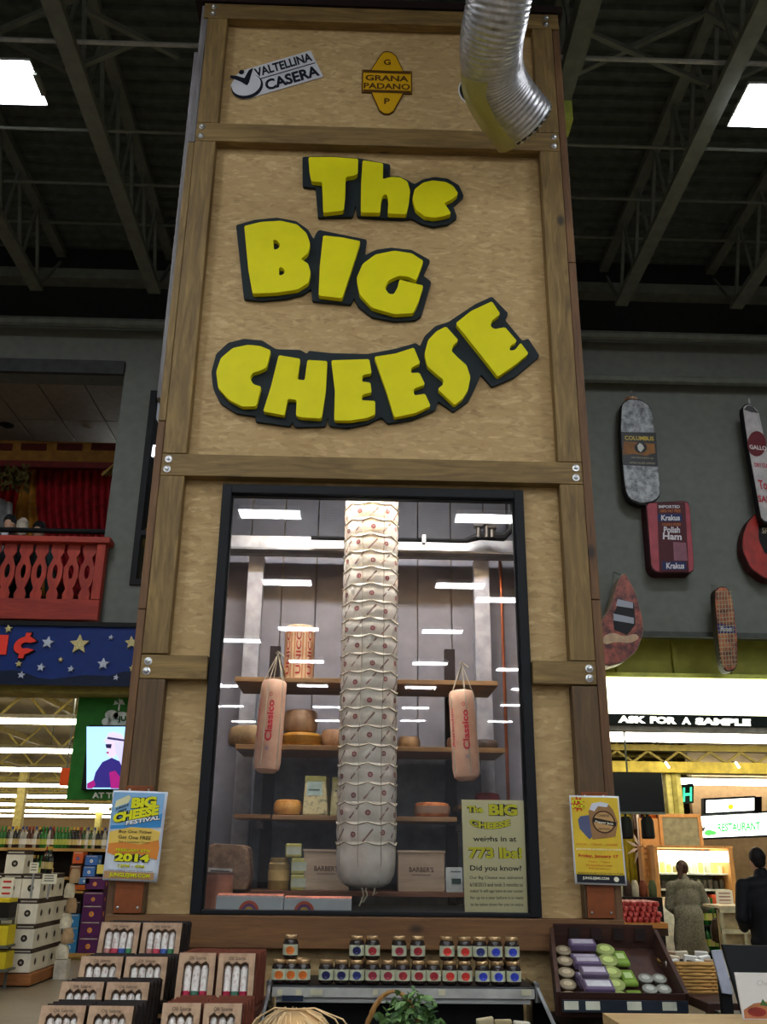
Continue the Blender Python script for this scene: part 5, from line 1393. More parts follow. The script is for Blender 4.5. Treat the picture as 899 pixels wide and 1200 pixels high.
for i, (y0, y1, x0p, x1p, Y) in enumerate(rows):
    Hb_ = 0.168; zb_ = P(150, y0, Y + 0.045).z - Hb_ * 0.96
    xa_, xb_ = P(x0p, (y0 + y1) / 2, Y).x, P(x1p, (y0 + y1) / 2, Y).x
    W = (xb_ - xa_) / 2 - 0.006
    gb = make_gift_box(W, Hb_, 4, tipsets[i])
    rot = (-0.28, 0, 0.0)
    for j in range(2):
        x = xa_ + (W + 0.012) * j + W / 2
        lb = 'brown salami gift box, %s step of the left rack, %s column' % (ordn[i], ('left', 'right')[j])
        if j == 0:
            gb.location = (x, Y, zb_); gb.rotation_euler = rot; gb['label'] = lb
        else:
            dup(gb, (x, Y, zb_), lb, rot=rot)
        for d_ in range(1, 4):
            bx_ = MB().box(-W / 2, W / 2, 0, 0.045, 0, Hb_ - 0.004)
            # plain dark box stored behind the front one
            if j == 0 and d_ == 1: spare = bx_.build('stored_box', flat((40, 32, 30), 0.7), None, local=True, bevel=0.002); o_ = spare; tag(o_, None, 'box', 'dark boxes stored behind the gift boxes')
            else: o_ = copy_part(spare, (0, 0, 0))
            o_.location = (x + 0.004 * d_, Y + 0.052 * d_, zb_ + 0.003 + 0.0145 * d_ * 0); o_.rotation_euler = rot
            o_['label'] = 'dark box stored behind the %s step of the left rack' % ordn[i]
    MB().box(xa_ - .01, xb_ + .02, Y - 0.02, Y + 0.36, zb_ - 0.035, zb_ - 0.003).build('step_tray', M_BLK, rk)
    MB().box(xa_ - .01, xb_ + .02, Y - 0.02, Y - 0.012, zb_ - 0.003, zb_ + 0.012).build('tray_lip', flat((60, 44, 34), 0.6), rk)
xa_, xb_ = P(48, 1190, 3.6).x, P(205, 1100, 4.5).x
MB().box(P(42, 1200, 3.6).x, P(152, 1200, 3.6).x + .05, 3.58, 4.86, 0.0, 0.6).build('rack_base', M_BLK, rk)
MB().box(P(190, 1110, 4.5).x + .03, P(190, 1110, 4.5).x + .05, 3.9, 4.86, 0.6, 1.0).build('rack_side', M_BLK, rk)

rk = thing('stepped_rack', 'stepped brown rack carrying the right group of salami boxes beside the cooler', 'rack', (P(250, 1150, 4.2).x, 4.2, 0))
for i, (y0, y1, x0p, x1p, Y) in enumerate(((1117, 1172, 206, 297, 3.95), (1176, 1232, 186, 281, 3.62))):
    zb_ = P(250, y0, Y + 0.05).z - 0.195 * 0.955
    xa_, xb_ = P(x0p, (y0 + y1) / 2, Y).x, P(x1p, (y0 + y1) / 2, Y).x
    W = (xb_ - xa_) / 2 - 0.006
    gb = make_gift_box(W, 0.195, 3, ((160, 30, 60), (70, 110, 90)) if i == 0 else ((130, 100, 150), (70, 120, 90)))
    for j in range(2):
        x = xa_ + (W + 0.012) * j + W / 2
        lb = 'salami gift box on the right rack, %s step, %s column' % (('upper', 'lower')[i], ('left', 'right')[j])
        rot = (-0.30, 0, 0.03)
        if j == 0: gb.location = (x, Y, zb_); gb.rotation_euler = rot; gb['label'] = lb
        else: dup(gb, (x, Y, zb_), lb, rot=rot)
        for d_ in range(1, 5):
            if j == 0 and d_ == 1:
                spare = MB().box(-W / 2, W / 2, 0, 0.042, 0, 0.192).build('stored_box', flat((104, 52, 34), 0.7), None, local=True, bevel=0.002); o_ = spare; tag(o_, None, 'box', 'brown boxes stored behind the right rack boxes')
            else: o_ = copy_part(spare, (0, 0, 0))
            o_.location = (x + 0.006 * d_, Y + 0.05 * d_, zb_ + 0.003); o_.rotation_euler = rot
            o_['label'] = 'brown box stored behind the %s step of the right rack' % ('upper', 'lower')[i]
    MB().box(xa_ - .01, xb_ + .02, Y - 0.02, Y + 0.40, zb_ - 0.035, zb_ - 0.003).build('step_tray', flat((84, 44, 30), 0.6), rk)
MB().box(P(186, 1190, 3.6).x, P(281, 1190, 3.6).x, 3.62, 4.4, 0.0, 0.78).build('rack_base', flat((60, 32, 24), 0.6), rk)

# ------------------------------------------------------------------ dark wooden slanted crate at the right
M_CRATE = wood('dark_red_wood', (48, 26, 20), (84, 48, 34), 'X', knots=False)
M_CRATEY = wood('dark_red_wood_side', (48, 26, 20), (84, 48, 34), 'Y', knots=False)
BL, BR, FL_, FR = P(649, 1090, 4.84), P(766, 1092, 4.84), P(657, 1166, 4.36), P(803, 1168, 4.36)
t = thing('slanted_crate', 'dark red wooden slanted crate of packaged snacks on legs at the right', 'crate', ((BL.x + BR.x) / 2, 4.6, 0))
Hc = 0.075
def slab(p, dn, name, mat): 
    f = [Vector(q) for q in p]; return MB().prism(f, [q + Vector(dn) for q in f]).build(name, mat, t, bevel=0.003)
dn = Vector((0, -0.08, -0.1))
lowv = Vector((0, 0.035, -Hc))
fl = [FL_ + lowv, FR + lowv, BR + lowv, BL + lowv]
slab(fl, (0, 0.004, -0.012), 'bottom_board', M_CRATEY)
def wallb(a, b, name, mat, th):
    f = [a + lowv * 1.15, b + lowv * 1.15, b + Vector((0, 0, .012)), a + Vector((0, 0, .012))]
    return MB().prism(f, [v + th for v in f]).build(name, mat, t, bevel=0.003)
wallb(FL_, BL, 'side_board', M_CRATEY, Vector((-0.018, 0, 0))); wallb(FR, BR, 'side_board', M_CRATEY, Vector((0.018, 0, 0)))
wallb(FL_, FR, 'front_board', M_CRATE, Vector((0, -0.014, 0.0)))
f = [BL + lowv, BR + lowv, BR + Vector((0, 0, .03)), BL + Vector((0, 0, .03))]
MB().prism(f, [v + Vector((0, 0.016, 0)) for v in f]).build('back_board', M_CRATE, t, bevel=0.003)
for k in range(4):
    u = 0.15 + 0.22 * k
    q = BL.lerp(BR, u)
    MB().box(q.x, q.x + 0.05, q.y - 0.006, q.y - 0.001, q.z - 0.04, q.z + 0.012).build('back_slat', flat((34, 20, 18), 0.6), t)
fy = FL_.y - 0.03
zz1 = FL_.z - 0.015
MB().prism([Vector((FL_.x, fy, zz1 - 0.045)), Vector((FR.x, fy, zz1 - 0.045)), Vector((FR.x, fy, zz1)), Vector((FL_.x, fy, zz1))], [Vector((x, fy + .012, z)) for x, z in ((FL_.x, zz1 - .045), (FR.x, zz1 - .045), (FR.x, zz1), (FL_.x, zz1))]).build('label_rail', flat((38, 44, 54), 0.4), t)
for u in (0.07, 0.24, 0.57, 0.85):
    x = FL_.x + (FR.x - FL_.x) * u
    MB().box(x - .03, x + .03, fy - .003, fy - .0005, zz1 - .036, zz1 - .004).build('price_tag', flat((196, 196, 176), 0.5), t)
MB().box(FL_.x - .02, FR.x + .0, fy + .02, BL.y - .03, 0.78, 0.90).build('apron', M_CRATE, t)
MB().box(FL_.x + .01, FR.x - .02, fy + .04, BL.y - .05, 0.90, FL_.z - 0.12).build('riser', flat((34, 22, 18), 0.6), t)
for x in (FL_.x - .01, FR.x - .06):
    for y in (fy + .03, BL.y - .09):
        MB().box(x, x + .05, y, y + .05, 0, 0.78).build('leg', M_CRATEY, t)
# goods on the slanted floor
slope = math.atan2(BL.z - FL_.z, BL.y - FL_.y)
def on_crate(u, v_, h=0.0):
    q = (FL_.lerp(FR, u)).lerp(BL.lerp(BR, u), v_) + lowv * 0.97
    return q + Vector((0, -math.sin(slope), math.cos(slope))) * h
def goods(name, cat, label, u, v_, h, size, kind, col, col2, group):
    t = thing(name, label, cat, on_crate(u, v_, h), group, rot=(slope, 0, 0))
    if kind == 'tub':
        r = size
        MB().lathe([(r * .85, 0), (r, r * .75)], n=20).build('tub', flat(col, 0.25), t, smooth=True, local=True)
        MB().lathe([(r * 1.05, r * .75), (r * 1.05, r * .9), (r * .95, r * .98)], n=20).build('lid', flat(col2, 0.25), t, smooth=True, local=True)
        MB().lathe([(r * .55, r * .985), (r * .54, r * 1.0)], n=16).build('label_disc', flat(tuple(min(255, c * 1.25) for c in col2), 0.4), t, local=True)
    elif kind == 'box':
        w, d_, hh = size
        MB().box(-w, w, -d_, d_, 0, hh).build('tray', flat(col, 0.3), t, local=True, bevel=0.006)
        MB().box(-w * .8, w * .8, -d_ * .55, d_ * .55, hh, hh + .002).build('label_sheet', flat(col2, 0.3), t, local=True)
    else:
        w, d_, hh = size
        vs = []
        for z, k in ((0, .9), (hh * .5, 1.0), (hh, .85)):
            vs += [(-w * k, -d_ * k, z), (w * k, -d_ * k, z), (w * k, d_ * k, z), (-w * k, d_ * k, z)]
        fs = [(3, 2, 1, 0), (8, 9, 10, 11)] + [(4 * l + i, 4 * l + (i + 1) % 4, 4 * l + 4 + (i + 1) % 4, 4 * l + 4 + i) for l in (0, 1) for i in range(4)]
        MB().raw(vs, fs).build('bag', flat(col, 0.2), t, local=True, bevel=0.006)
        MB().box(-w * .5, w * .5, -d_ * .4, d_ * .4, hh, hh + .0015).build('label_sheet', flat(col2, 0.35), t, local=True)
po = ('front', 'second', 'third', 'fourth', 'fifth', 'rearmost')
for k in range(5):
    goods('snack_tub', 'tub', 'round tub of brown nuts in the leftmost crate column, %s' % po[k], 0.085, 0.12 + 0.175 * k, 0.004, 0.036, 'tub', (90, 70, 50), (150, 136, 112), 'nut tubs in the crate')
for k in range(6):
    goods('snack_box', 'box', 'purple snack tray in the second crate column, %s' % po[k], 0.30 - .006 * k, 0.13 + 0.145 * k, 0.004 + (.03 if k % 2 else .0), (0.062, 0.030, 0.034), 'box', (104, 88, 118), (186, 178, 190), 'purple trays in the crate')
goods('snack_box', 'box', 'purple snack tray lying on top of the front purple trays', 0.315, 0.10, 0.075, (0.065, 0.04, 0.026), 'box', (96, 80, 108), (206, 204, 210), 'purple trays in the crate')
goods('snack_box', 'box', 'second purple tray on top, behind the front one', 0.305, 0.30, 0.075, (0.060, 0.035, 0.026), 'box', (104, 90, 112), (190, 180, 196), 'purple trays in the crate')
for k in range(5):
    goods('snack_tub', 'tub', 'round green tub in the middle crate column, %s' % po[k], 0.485, 0.10 + 0.18 * k, 0.004, 0.044, 'tub', (110, 120, 60), (150, 162, 96), 'green tubs in the crate')
for k in range(3):
    goods('snack_bag', 'bag', 'bright green snack bag in the crate, %s' % po[k], 0.64 - .01 * k, 0.14 + 0.30 * k, 0.006, (0.036, 0.055, 0.028), 'bag', (120, 150, 60), (176, 196, 130), 'green bags in the crate')
for k in range(3):
    for j in range(2):
        goods('snack_tub', 'tub', 'grey lidded tub at the right of the crate, %s row, %s column' % (po[k], ('left', 'right')[j]), 0.78 + .12 * j, 0.10 + 0.155 * k, 0.004, 0.032, 'tub', (84, 78, 66), (140, 140, 130), 'grey tubs in the crate')

# low dark shelf right of the crate with a wicker basket of packets
q0, q1 = P(790, 1168, 4.6), P(905, 1172, 4.6)
zt = P(830, 1166, 4.6).z
t = thing('low_table', 'dark red low table right of the slanted crate', 'table', ((q0.x + q1.x) / 2, 4.7, 0))
x0_ = P(803, 1170, 4.45).x + .06
MB().box(x0_, x0_ + 1.1, 4.35, 5.3, zt - .04, zt).build('table_top', M_CRATE, t, bevel=0.004)
MB().box(x0_ + .02, x0_ + 1.08, 4.38, 4.40, zt - .16, zt - .04).build('apron', M_CRATE, t)
for x in (x0_ + .03, x0_ + 1.02):
    for y in (4.42, 5.2): MB().box(x, x + .05, y, y + .05, 0, zt - .04).build('leg', M_CRATEY, t)
bc = P(819, 1165, 4.62)
bx, by = bc.x + .0, 4.62 + 0.11
W_, Dp, Hk = 0.105, 0.10, P(819, 1128, 4.62).z - zt
t = thing('wicker_basket', 'light wicker basket of packets on the low table behind the crate', 'basket', (bx, by, zt))
M_WK2 = flat((176, 134, 72), 0.6)
nrow = 9
for k in range(nrow):
    f_ = 1 + 0.10 * k / nrow; z = zt + 0.008 + k * (Hk - .016) / (nrow - 1)
    pts = []
    n = 40
    for j in range(n + 1):
        a = 2 * math.pi * j / n
        ca, sa = math.cos(a), math.sin(a)
        e_ = 0.35
        x = math.copysign(abs(ca) ** e_, ca) * W_ * f_; y = math.copysign(abs(sa) ** e_, sa) * Dp * f_
        wv = 1 + 0.02 * (1 if (j + k) % 2 else -1)
        pts.append((bx + x * wv, by + y * wv, z))
    MB().tube(pts, 0.0115 if k < nrow - 1 else 0.013, 6, cap=False).build('woven_band', M_WK2, t, smooth=True)
MB().box(bx - W_, bx + W_, by - Dp, by + Dp, zt + .001, zt + .01).build('basket_floor', M_WK2, t)
for i in range(9):
    x = bx - W_ * .85 + (i % 3) * W_ * .8 + random.uniform(-.01, .01); y = by - Dp * .7 + (i // 3) * Dp * .65
    tt = thing('snack_packet', 'packet standing in the wicker basket, %s row, %s' % (('front', 'middle', 'rear')[i // 3], ('left', 'centre', 'right')[i % 3]), 'packet', (x, y, zt + .012), 'packets in the wicker basket', rot=(0.15, random.uniform(-.25, .25), random.uniform(-.4, .4)))
    MB().box(-.03, .03, -.012, .012, 0, Hk + .0 + .012 * (i // 3)).build('packet', flat(((206, 202, 196), (226, 224, 220), (150, 120, 90), (200, 186, 160))[i % 4], 0.4), tt, local=True, bevel=0.004)
    MB().box(-.02, .02, -.0135, -.0122, Hk * .7, Hk * .95).build('label_sheet', flat(((170, 50, 40), (60, 60, 60), (200, 60, 60))[i % 3], 0.4), tt, local=True)

# pale wood counter in the near right corner, white card with a food picture, black board
CZ = 1.17
pa, pb, pc, pd = PZ(706, 1187, CZ), PZ(905, 1184, CZ), PZ(905, 1230, CZ), PZ(729, 1216, CZ)
t = thing('wood_counter', 'pale butcher block counter at the lower right corner of the picture', 'counter', ((pa.x + pb.x) / 2, pa.y - .3, 0))
M_BLOCK = wood('pale_block_wood', (168, 134, 84), (204, 172, 120), 'X', knots=False)
y1_, y0_ = pa.y, pa.y - 0.75
n = 7
for i in range(n):
    yy0 = y0_ + (y1_ - y0_) * i / n
    MB().box(pa.x, pb.x + 0.7, yy0, yy0 + (y1_ - y0_) / n - .0008, CZ - .045, CZ).build('top_plank', M_BLOCK, t, bevel=0.001)
MB().box(pa.x + .05, pb.x + .65, y0_ + .05, y1_ - .05, 0, CZ - .045).build('cabinet', flat((60, 34, 24), 0.6), t, bevel=0.004)
Yc = y1_ - 0.12
q0, q1 = P(870, 1185, Yc), P(870, 1141, Yc)
t = thing('picture_card', 'white standing card with a food picture at the right edge of the counter', 'card', (q0.x + .09, Yc, CZ))
W_ = 0.22
f = [Vector((q0.x, Yc, CZ + .001)), Vector((q0.x + W_, Yc - .01, CZ + .001)), Vector((q0.x + W_, Yc + .02, q1.z)), Vector((q0.x, Yc + .03, q1.z))]
MB().prism(f, [v + Vector((0, .006, 0)) for v in f]).build('card', flat((206, 202, 196), 0.5, var=.02), t)
fn = quad_fn(f[3], f[2], f[1], f[0])
m_ = MB(); patch(m_, [(0.02, 0.02), (0.6, 0.02), (0.98, 0.1), (0.9, 0.34), (0.55, 0.42), (0.2, 0.34), (0.03, 0.2)], lambda u, v_: fn(u, v_, .002)); m_.build('plate_print', flat((176, 110, 70), 0.5, var=.3), t)
m_ = MB(); disc(m_, .22, .16, .14, .10, lambda u, v_: fn(u, v_, .003), 12); disc(m_, .5, .2, .1, .09, lambda u, v_: fn(u, v_, .003), 12); m_.build('berry_print', flat((140, 44, 30), 0.5, var=.3), t)
m_ = MB(); patch(m_, [(.28, .3), (.34, .44), (.38, .34), (.46, .42), (.44, .28)], lambda u, v_: fn(u, v_, .0035)); m_.build('leaf_print', flat((60, 90, 40), 0.5), t)
m_ = MB(); text(m_, 'Cheese', (.3, .72, .62, .84), lambda u, v_: fn(u, v_, .002), 0.0, .3); m_.build('lettering', flat((170, 166, 160), 0.5), t)
YBb = 4.1
qa, qb, qc = P(846, 1107, YBb + .1), P(872, 1196, YBb - .12), P(905, 1110, YBb + .1)
t = thing('menu_board', 'large black board leaning at the right edge behind the white card', 'board', ((qa.x + qc.x) / 2, YBb, 0))
lowp = Vector((qb.x, YBb - .12, qb.z)); 
f = [lowp, Vector((qc.x + .4, YBb - .12, qb.z)), Vector((qc.x + .4, YBb + .1, qc.z)), qa]
MB().prism(f, [v + Vector((0, .02, 0)) for v in f]).build('board', flat((5, 5, 7), 0.7, var=0), t, bevel=0.004)
MB().box(lowp.x - .02, qc.x + .42, YBb - .2, YBb + .14, 0, lowp.z).build('stand', M_BLK, t)
g0, g1, g2, g3 = P(834, 1114, 3.93), P(846, 1113, 3.93), P(860, 1166, 3.93), P(847, 1164, 3.93)
t = thing('grey_panel', 'narrow pale grey slanted panel left of the black board', 'panel', g3)
f = [g3, g2 + Vector((.0, 0, 0)), g1, g0]
MB().prism(f, [v + Vector((0, .012, 0)) for v in f]).build('panel', flat((170, 174, 188), 0.4), t, bevel=0.002)
MB().box((g2.x + g3.x) / 2 - .02, (g2.x + g3.x) / 2 + .02, 3.945, 3.975, 0, g3.z + .05).build('foot', M_BLK, t)
# ------------------------------------------------------------------ the shop beyond, left: star banner, screens, lights, shelves
M_YBEAM = flat((138, 122, 54), 0.6, name='ochre_steel')
M_YDECK = flat((128, 112, 58), 0.75, name='ochre_deck', var=0.1)
SX_L = P(135, 980, 4.9).x
YN = 10.0
# star banner
q0, q1 = P(60, 800, YN), P(60, 734, YN)
xr = P(170, 760, YN).x + 0.2
t = thing('star_banner', 'dark blue banner with glitter stars and red cent lettering above the shop, left', 'sign', (xr - 1.5, YN, q0.z))
MB().box(-8.0, xr, YN - 0.0, YN + 0.06, q0.z + .02, q1.z).build('banner_board', flat((16, 44, 110), 0.5, var=0.06), t)
MB().box(-8.0, xr, YN - 0.03, YN + 0.08, q1.z, q1.z + .05).build('top_rail', M_BLK, t)
hz = []
for px, py in ((-40, 788), (0, 786), (14, 785), (24, 786), (44, 794), (60, 796), (100, 791), (128, 792), (145, 787), (170, 786)):
    p = P(px, py, YN - .012); hz.append((p.x, p.z))
zl = P(60, 803, YN - .012).z
MB().poly_xz(hz + [(hz[-1][0], zl), (hz[0][0], zl)], YN - .015, YN - .001).build('hill_cutout', flat((10, 24, 52), 0.5), t)
M_GOLD = speckle('gold_glitter', (150, 130, 60), (226, 214, 150), 140, 0.3); M_SILV = speckle('silver_glitter', (140, 150, 170), (220, 226, 236), 140, 0.3)
for px, py, r, g in ((93, 755, 12, 1), (56, 753, 7.5, 0), (154, 753, 8, 1), (121, 778, 7, 0), (48, 782, 5, 0), (83, 784, 4, 0), (71, 773, 3, 1), (22, 778, 4, 1), (25, 791, 4.5, 0), (130, 747, 3, 0), (10, 737, 5, 1), (155, 783, 4, 1), (136, 794, 3.5, 0)):
    c = P(px, py, YN - .02); k = .0092 * r; a0_ = random.uniform(-.2, .2)
    pts = [(c.x + (k if j % 2 == 0 else k * .45) * math.sin(math.pi * j / 5 + a0_), c.z + (k if j % 2 == 0 else k * .45) * math.cos(math.pi * j / 5 + a0_)) for j in range(10)]
    MB().poly_xz(pts, YN - .03, YN - .001).build('star', M_GOLD if g else M_SILV, t)
M_REDL = flat((232, 60, 44), 0.5, var=.02, name='red_letters')
def letters(s_, tl, tr, br, bl_, Y, depth, mat, out, t, bold=.08, shear=.2, name='letter'):
    f0 = quad_fn(P(*tl, Y), P(*tr, Y), P(*br, Y), P(*bl_, Y))
    m1 = MB(); text(m1, s_, (0, 0, 1, 1), lambda u, v_: f0(u, v_, depth), bold, shear)
    if out:
        m2 = MB(); text(m2, s_, (-.06, -.05, 1.06, 1.05), lambda u, v_: f0(u, v_, depth * .5), bold + .05, shear); m2.build(name + '_outline', out, t)
    m1.build(name, mat, t)
cc = P(29.5, 756.5, YN - .03); kx = .0092
def cpt(dx, dy): return (cc.x + (dx - .18 * dy) * kx, cc.z - dy * kx)
ring_ = [cpt(12.5 * math.cos(math.radians(w)), -10.5 * math.sin(math.radians(w))) for w in range(38, 325, 14)] + [cpt(12, 5), cpt(4.5, 3.4)] + [cpt(4.5 * math.cos(math.radians(w)), -3.8 * math.sin(math.radians(w))) for w in range(300, 50, -25)] + [cpt(5, -3), cpt(12, -5)]
for nm_, g_, y0_, y1_, mt in (('letter_outline', 1.12, YN - .022, YN - .001, M_BLK), ('letter', 1.0, YN - .045, YN - .0225, M_REDL)):
    o_ = [(cc.x + (x_ - cc.x) * g_, cc.z + (z_ - cc.z) * g_) for x_, z_ in ring_]
    m_ = MB().poly_xz(o_, y0_, y1_)
    for sg in (-1, 1):
        m_.poly_xz([cpt(-3 * g_, sg * 9), cpt(3 * g_, sg * 9), cpt(3 * g_, sg * 15 * g_), cpt(-3 * g_, sg * 15 * g_)], y0_ - .001, y1_)
    m_.build(nm_, mt, t)
c4 = [P(-8, 744, YN - .03), P(10, 744, YN - .03), P(7, 767, YN - .03), P(-12, 767, YN - .03)]
MB().prism(c4, [v + Vector((0, .02, 0)) for v in c4]).build('letter', M_REDL, t)
# ochre beam under the banner
b0, b1 = P(60, 815, YN + .3).z, P(60, 803, YN + .3).z
tag(MB().box(-12, -0.5, YN + .12, YN + .5, b0, b1).build('ochre_beam', M_YBEAM, bevel=.01), 'ochre steel beam under the star banner', 'beam')

# low ceiling of the shop: deck, girders with webs, fluorescent rows, columns
LZ = 4.2
struct(MB().box(-34, 34, 13.35, 75, 5.25, 5.35).box(XO + .05, 34, YN + .6, 13.35, 5.25, 5.35), 'ceiling_shop', M_YDECK)
struct(MB().box(-34, 34, 74, 74.2, 0, 5.25), 'wall_shop', flat((120, 100, 70), 0.8))
struct(MB().box(-34.2, -34, -20, 75, 0, 5.25), 'wall_shop_left', flat((150, 130, 90), 0.8))
struct(MB().box(34, 34.2, -20, 75, 0, 5.25), 'wall_shop_right', flat((150, 130, 90), 0.8))
M_TUBE = flat((255, 246, 226), 0.5, emit=SHOP, name='tube_light')
rowY = [11.9, 15.9, 19.5, 25.3, 31.2, 38.5, 46, 54, 62, 70]  # first row is unseen, added behind the banner to light the shop front
names = ('added unseen frontmost', 'second', 'third', 'fourth', 'fifth', 'sixth', 'fourth farthest', 'third farthest', 'second farthest', 'farthest')
def tube_row(x0, x1, y, z, label, r=.045):
    t = thing('tube_light_row', label, 'ceiling light', ((x0 + x1) / 2, y, z), 'rows of tube lights in the shop ceiling')
    MB().box(x0, x1, y - .1, y + .1, z + .05, z + .13).build('reflector', flat((150, 144, 120), 0.5), t)
    MB().tube([(x0 + .05, y, z), (x1 - .05, y, z)], r, 8).build('tube', M_TUBE, t)
    hx = MB()
    x = x0 + 1.0
    while x < x1:
        hx.tube([(x, y, z + .12), (x, y, 3.94 if y < 15 else 5.25)], .012, 5); x += 3.3
    tag(hx.build('hanger_wires', M_STEEL, t), kind='stuff')
    return t
for i, y in enumerate(rowY):
    xl, xr_ = (-0.62 * y, -0.13 * y)
    tube_row(xl, xr_, y, 3.72 if y < 15 else LZ, 'long row of tube lights in the shop left of the tower, %s row' % names[i], .045 + .0006 * y)
    if y < 15: continue
    g = MB(); gy = y + 2.0
    g.box(-30, 30, gy - .08, gy + .08, 4.45, 4.52); g.box(-30, 30, gy - .08, gy + .08, 5.1, 5.2)
    x = -0.66 * gy
    while x < 0.55 * gy:
        g.bar((x, gy, 4.5), (x + .6, gy, 5.12), .05); g.bar((x + .6, gy, 5.12), (x + 1.2, gy, 4.5), .05); x += 1.2
    tag(g.build('roof_truss', M_YBEAM), 'ochre lattice truss across the shop ceiling, %s from the viewer' % names[i], 'truss', 'trusses in the shop')
for k in range(6):
    x = -16 + k * 3.0
    tag(MB().box(x - .06, x + .06, 15.6, 40, 4.85, 5.0).build('ceiling_purlin', M_YBEAM), 'ochre purlin running away under the shop ceiling, %s from the left' % ('first', 'second', 'third', 'fourth', 'fifth', 'sixth')[k], 'beam', 'purlins in the shop')
def column(px, Y, w, label, mat=None):
    x = P(px, 950, Y).x
    t = thing('shop_column', label, 'column', (x, Y, 0))
    MB().box(x - w / 2, x + w / 2, Y - w / 2, Y + w / 2, 0, 4.9).build('shaft', mat or flat((160, 146, 84), 0.6), t, bevel=.02)
    MB().box(x - w * .7, x + w * .7, Y - w * .7, Y + w * .7, 0, 2.1).build('cladding', flat((110, 64, 36), 0.6), t, bevel=.02)
    MB().box(x - w * .8, x + w * .8, Y - w * .8, Y + w * .8, 4.9, 5.1).build('capital', mat or flat((190, 176, 96), 0.6), t)
column(23, 40, .34, 'pale yellow column with brown foot standing in the left shop')
q = P(117, 945, 22)
t = thing('column_lantern', 'pale square lantern on a post above the bottle shelf, beside the festival poster', 'lamp', (q.x, 22, 0))
MB().box(q.x - .06, q.x + .06, 21.94, 22.06, 0, P(117, 948, 22).z).build('post', flat((200, 190, 120), .6), t)
MB().box(q.x - .17, q.x + .17, 21.8, 22.15, P(117, 952, 22).z, P(117, 944, 22).z).build('lamp_box', flat((255, 244, 190), .5, emit=1.6), t)
tag(MB().box(P(72, 900, 16).x, P(83, 900, 16).x, 16, 16.04, P(76, 921, 16).z, P(76, 900, 16).z).build('orange_sign', flat((236, 88, 24), .5, var=.02)), 'small orange sign hanging at the left edge of the green banner', 'sign')
tag(MB().tube([(P(78, 900, 16).x, 16.02, P(76, 900, 16).z), (P(78, 900, 16).x, 16.02, 5.25)], .012, 5).build('sign_wire', M_STEEL), 'wire holding the small orange sign', 'wire')

# green banner with lit screen
YG = 10.4
gz0, gz1 = P(100, 937, YG).z, P(100, 813, YG).z
gx0, gx1 = P(86, 870, YG).x, P(150, 870, YG).x + .7
t = thing('green_banner', 'green hanging banner with white jungle emblem, partly behind the tower', 'sign', (gx0 + .7, YG, gz0))
MB().box(gx0, gx1, YG, YG + .05, gz0, gz1).build('banner_board', flat((40, 110, 34), .6, var=.08), t)
MB().tube([(gx0 + .2, YG + .02, gz1), (gx0 + .2, YG + .02, b0)], .015, 6).build('hanger', M_ZINC, t)
F = lambda u, v_: P(86 + u, 813 + v_, YG - .008)
em = MB()
for cx_, cy_, rx_, ry_ in ((45, 25, 8, 6), (56, 26, 10, 5), (39, 33, 6, 5), (52, 34, 12, 5)):
    em.raw([F(cx_ + rx_ * math.cos(w), cy_ + ry_ * math.sin(w)) for w in [2 * math.pi * j / 14 for j in range(14)]], [tuple(range(14))])
em.raw([F(*p) for p in ((52, 20), (54, 20), (55, 12), (53, 12))], [(0, 1, 2, 3)])
for a in range(6):
    w = math.pi * a / 5
    em.raw([F(*p) for p in ((53.5, 12), (53.5 + 7 * math.cos(w), 11 - 5 * math.sin(w) + 2), (53.5 + 5 * math.cos(w + .3), 9 - 4 * math.sin(w + .3)))], [(0, 1, 2)])
em.build('emblem', flat((206, 214, 206), .6), t)
l_ = MB(); text(l_, 'JUNGLE', (0, 0, 1, 1), lambda u, v_: P(138 + 34 * u, 847 - 8 * v_, YG - .012), .04); l_.build('emblem_lettering', flat((24, 80, 24), .6), t)
l_ = MB(); text(l_, 'AT THE MOVIES', (0, 0, 1, 1), lambda u, v_: P(108 + 74 * u, 935.5 - 7 * v_, YG - .012), .05); l_.build('lettering', flat((214, 222, 200), .6), t)
YT = YG - .05
a, b_, z0, z1 = P(100, 890, YT).x, P(152, 890, YT).x + .12, P(120, 926, YT).z, P(120, 850, YT).z
t = thing('wall_screen', 'lit upright screen showing a blonde woman in a hat, on the green banner', 'screen', ((a + b_) / 2, YT, z0))
MB().box(a, b_, YT - .03, YT + .04, z0, z1).build('casing', M_BLK, t, bevel=.005)
S = lambda px, py, d=0: P(px, py, YT - .034 - d)
def scr(name, pts, c, e, d):
    tris = tessellate_polygon([[Vector((x, y_, 0)) for x, y_ in pts]])
    MB().raw([S(x, y_, d) for x, y_ in pts], [tuple(v) for v in tris]).build(name, flat(c, .4, emit=e), t)
scr('screen_face', [(101.5, 851.5), (156, 851.5), (155, 924.5), (101.5, 924.5)], (160, 214, 252), .38, 0)
scr('picture_hair', [(127, 866), (136, 862), (145, 866), (149, 880), (148, 905), (138, 908), (139, 890), (134, 880), (131, 872)], (190, 186, 236), .34, .002)
scr('picture_face', [(124.5, 869), (134, 868), (136, 884), (131, 890), (127, 886), (125.5, 883), (126, 879), (124, 876)], (206, 190, 226), .34, .003)
scr('picture_coat', [(107, 923), (112, 905), (120, 893), (131, 888), (140, 892), (148, 910), (150, 923)], (44, 34, 110), .3, .004)
scr('picture_scarf', [(128, 905), (135, 903), (142, 912), (144, 924), (130, 924), (129, 914)], (150, 24, 110), .3, .005)
scr('picture_scarf', [(102, 918), (110, 914), (112, 920), (108, 924), (102, 924)], (150, 24, 110), .3, .005)
scr('picture_hat', [(120, 870), (124, 866), (127, 859), (133, 857.5), (143, 860), (147, 869), (146, 871), (130, 869)], (200, 190, 220), .34, .006)
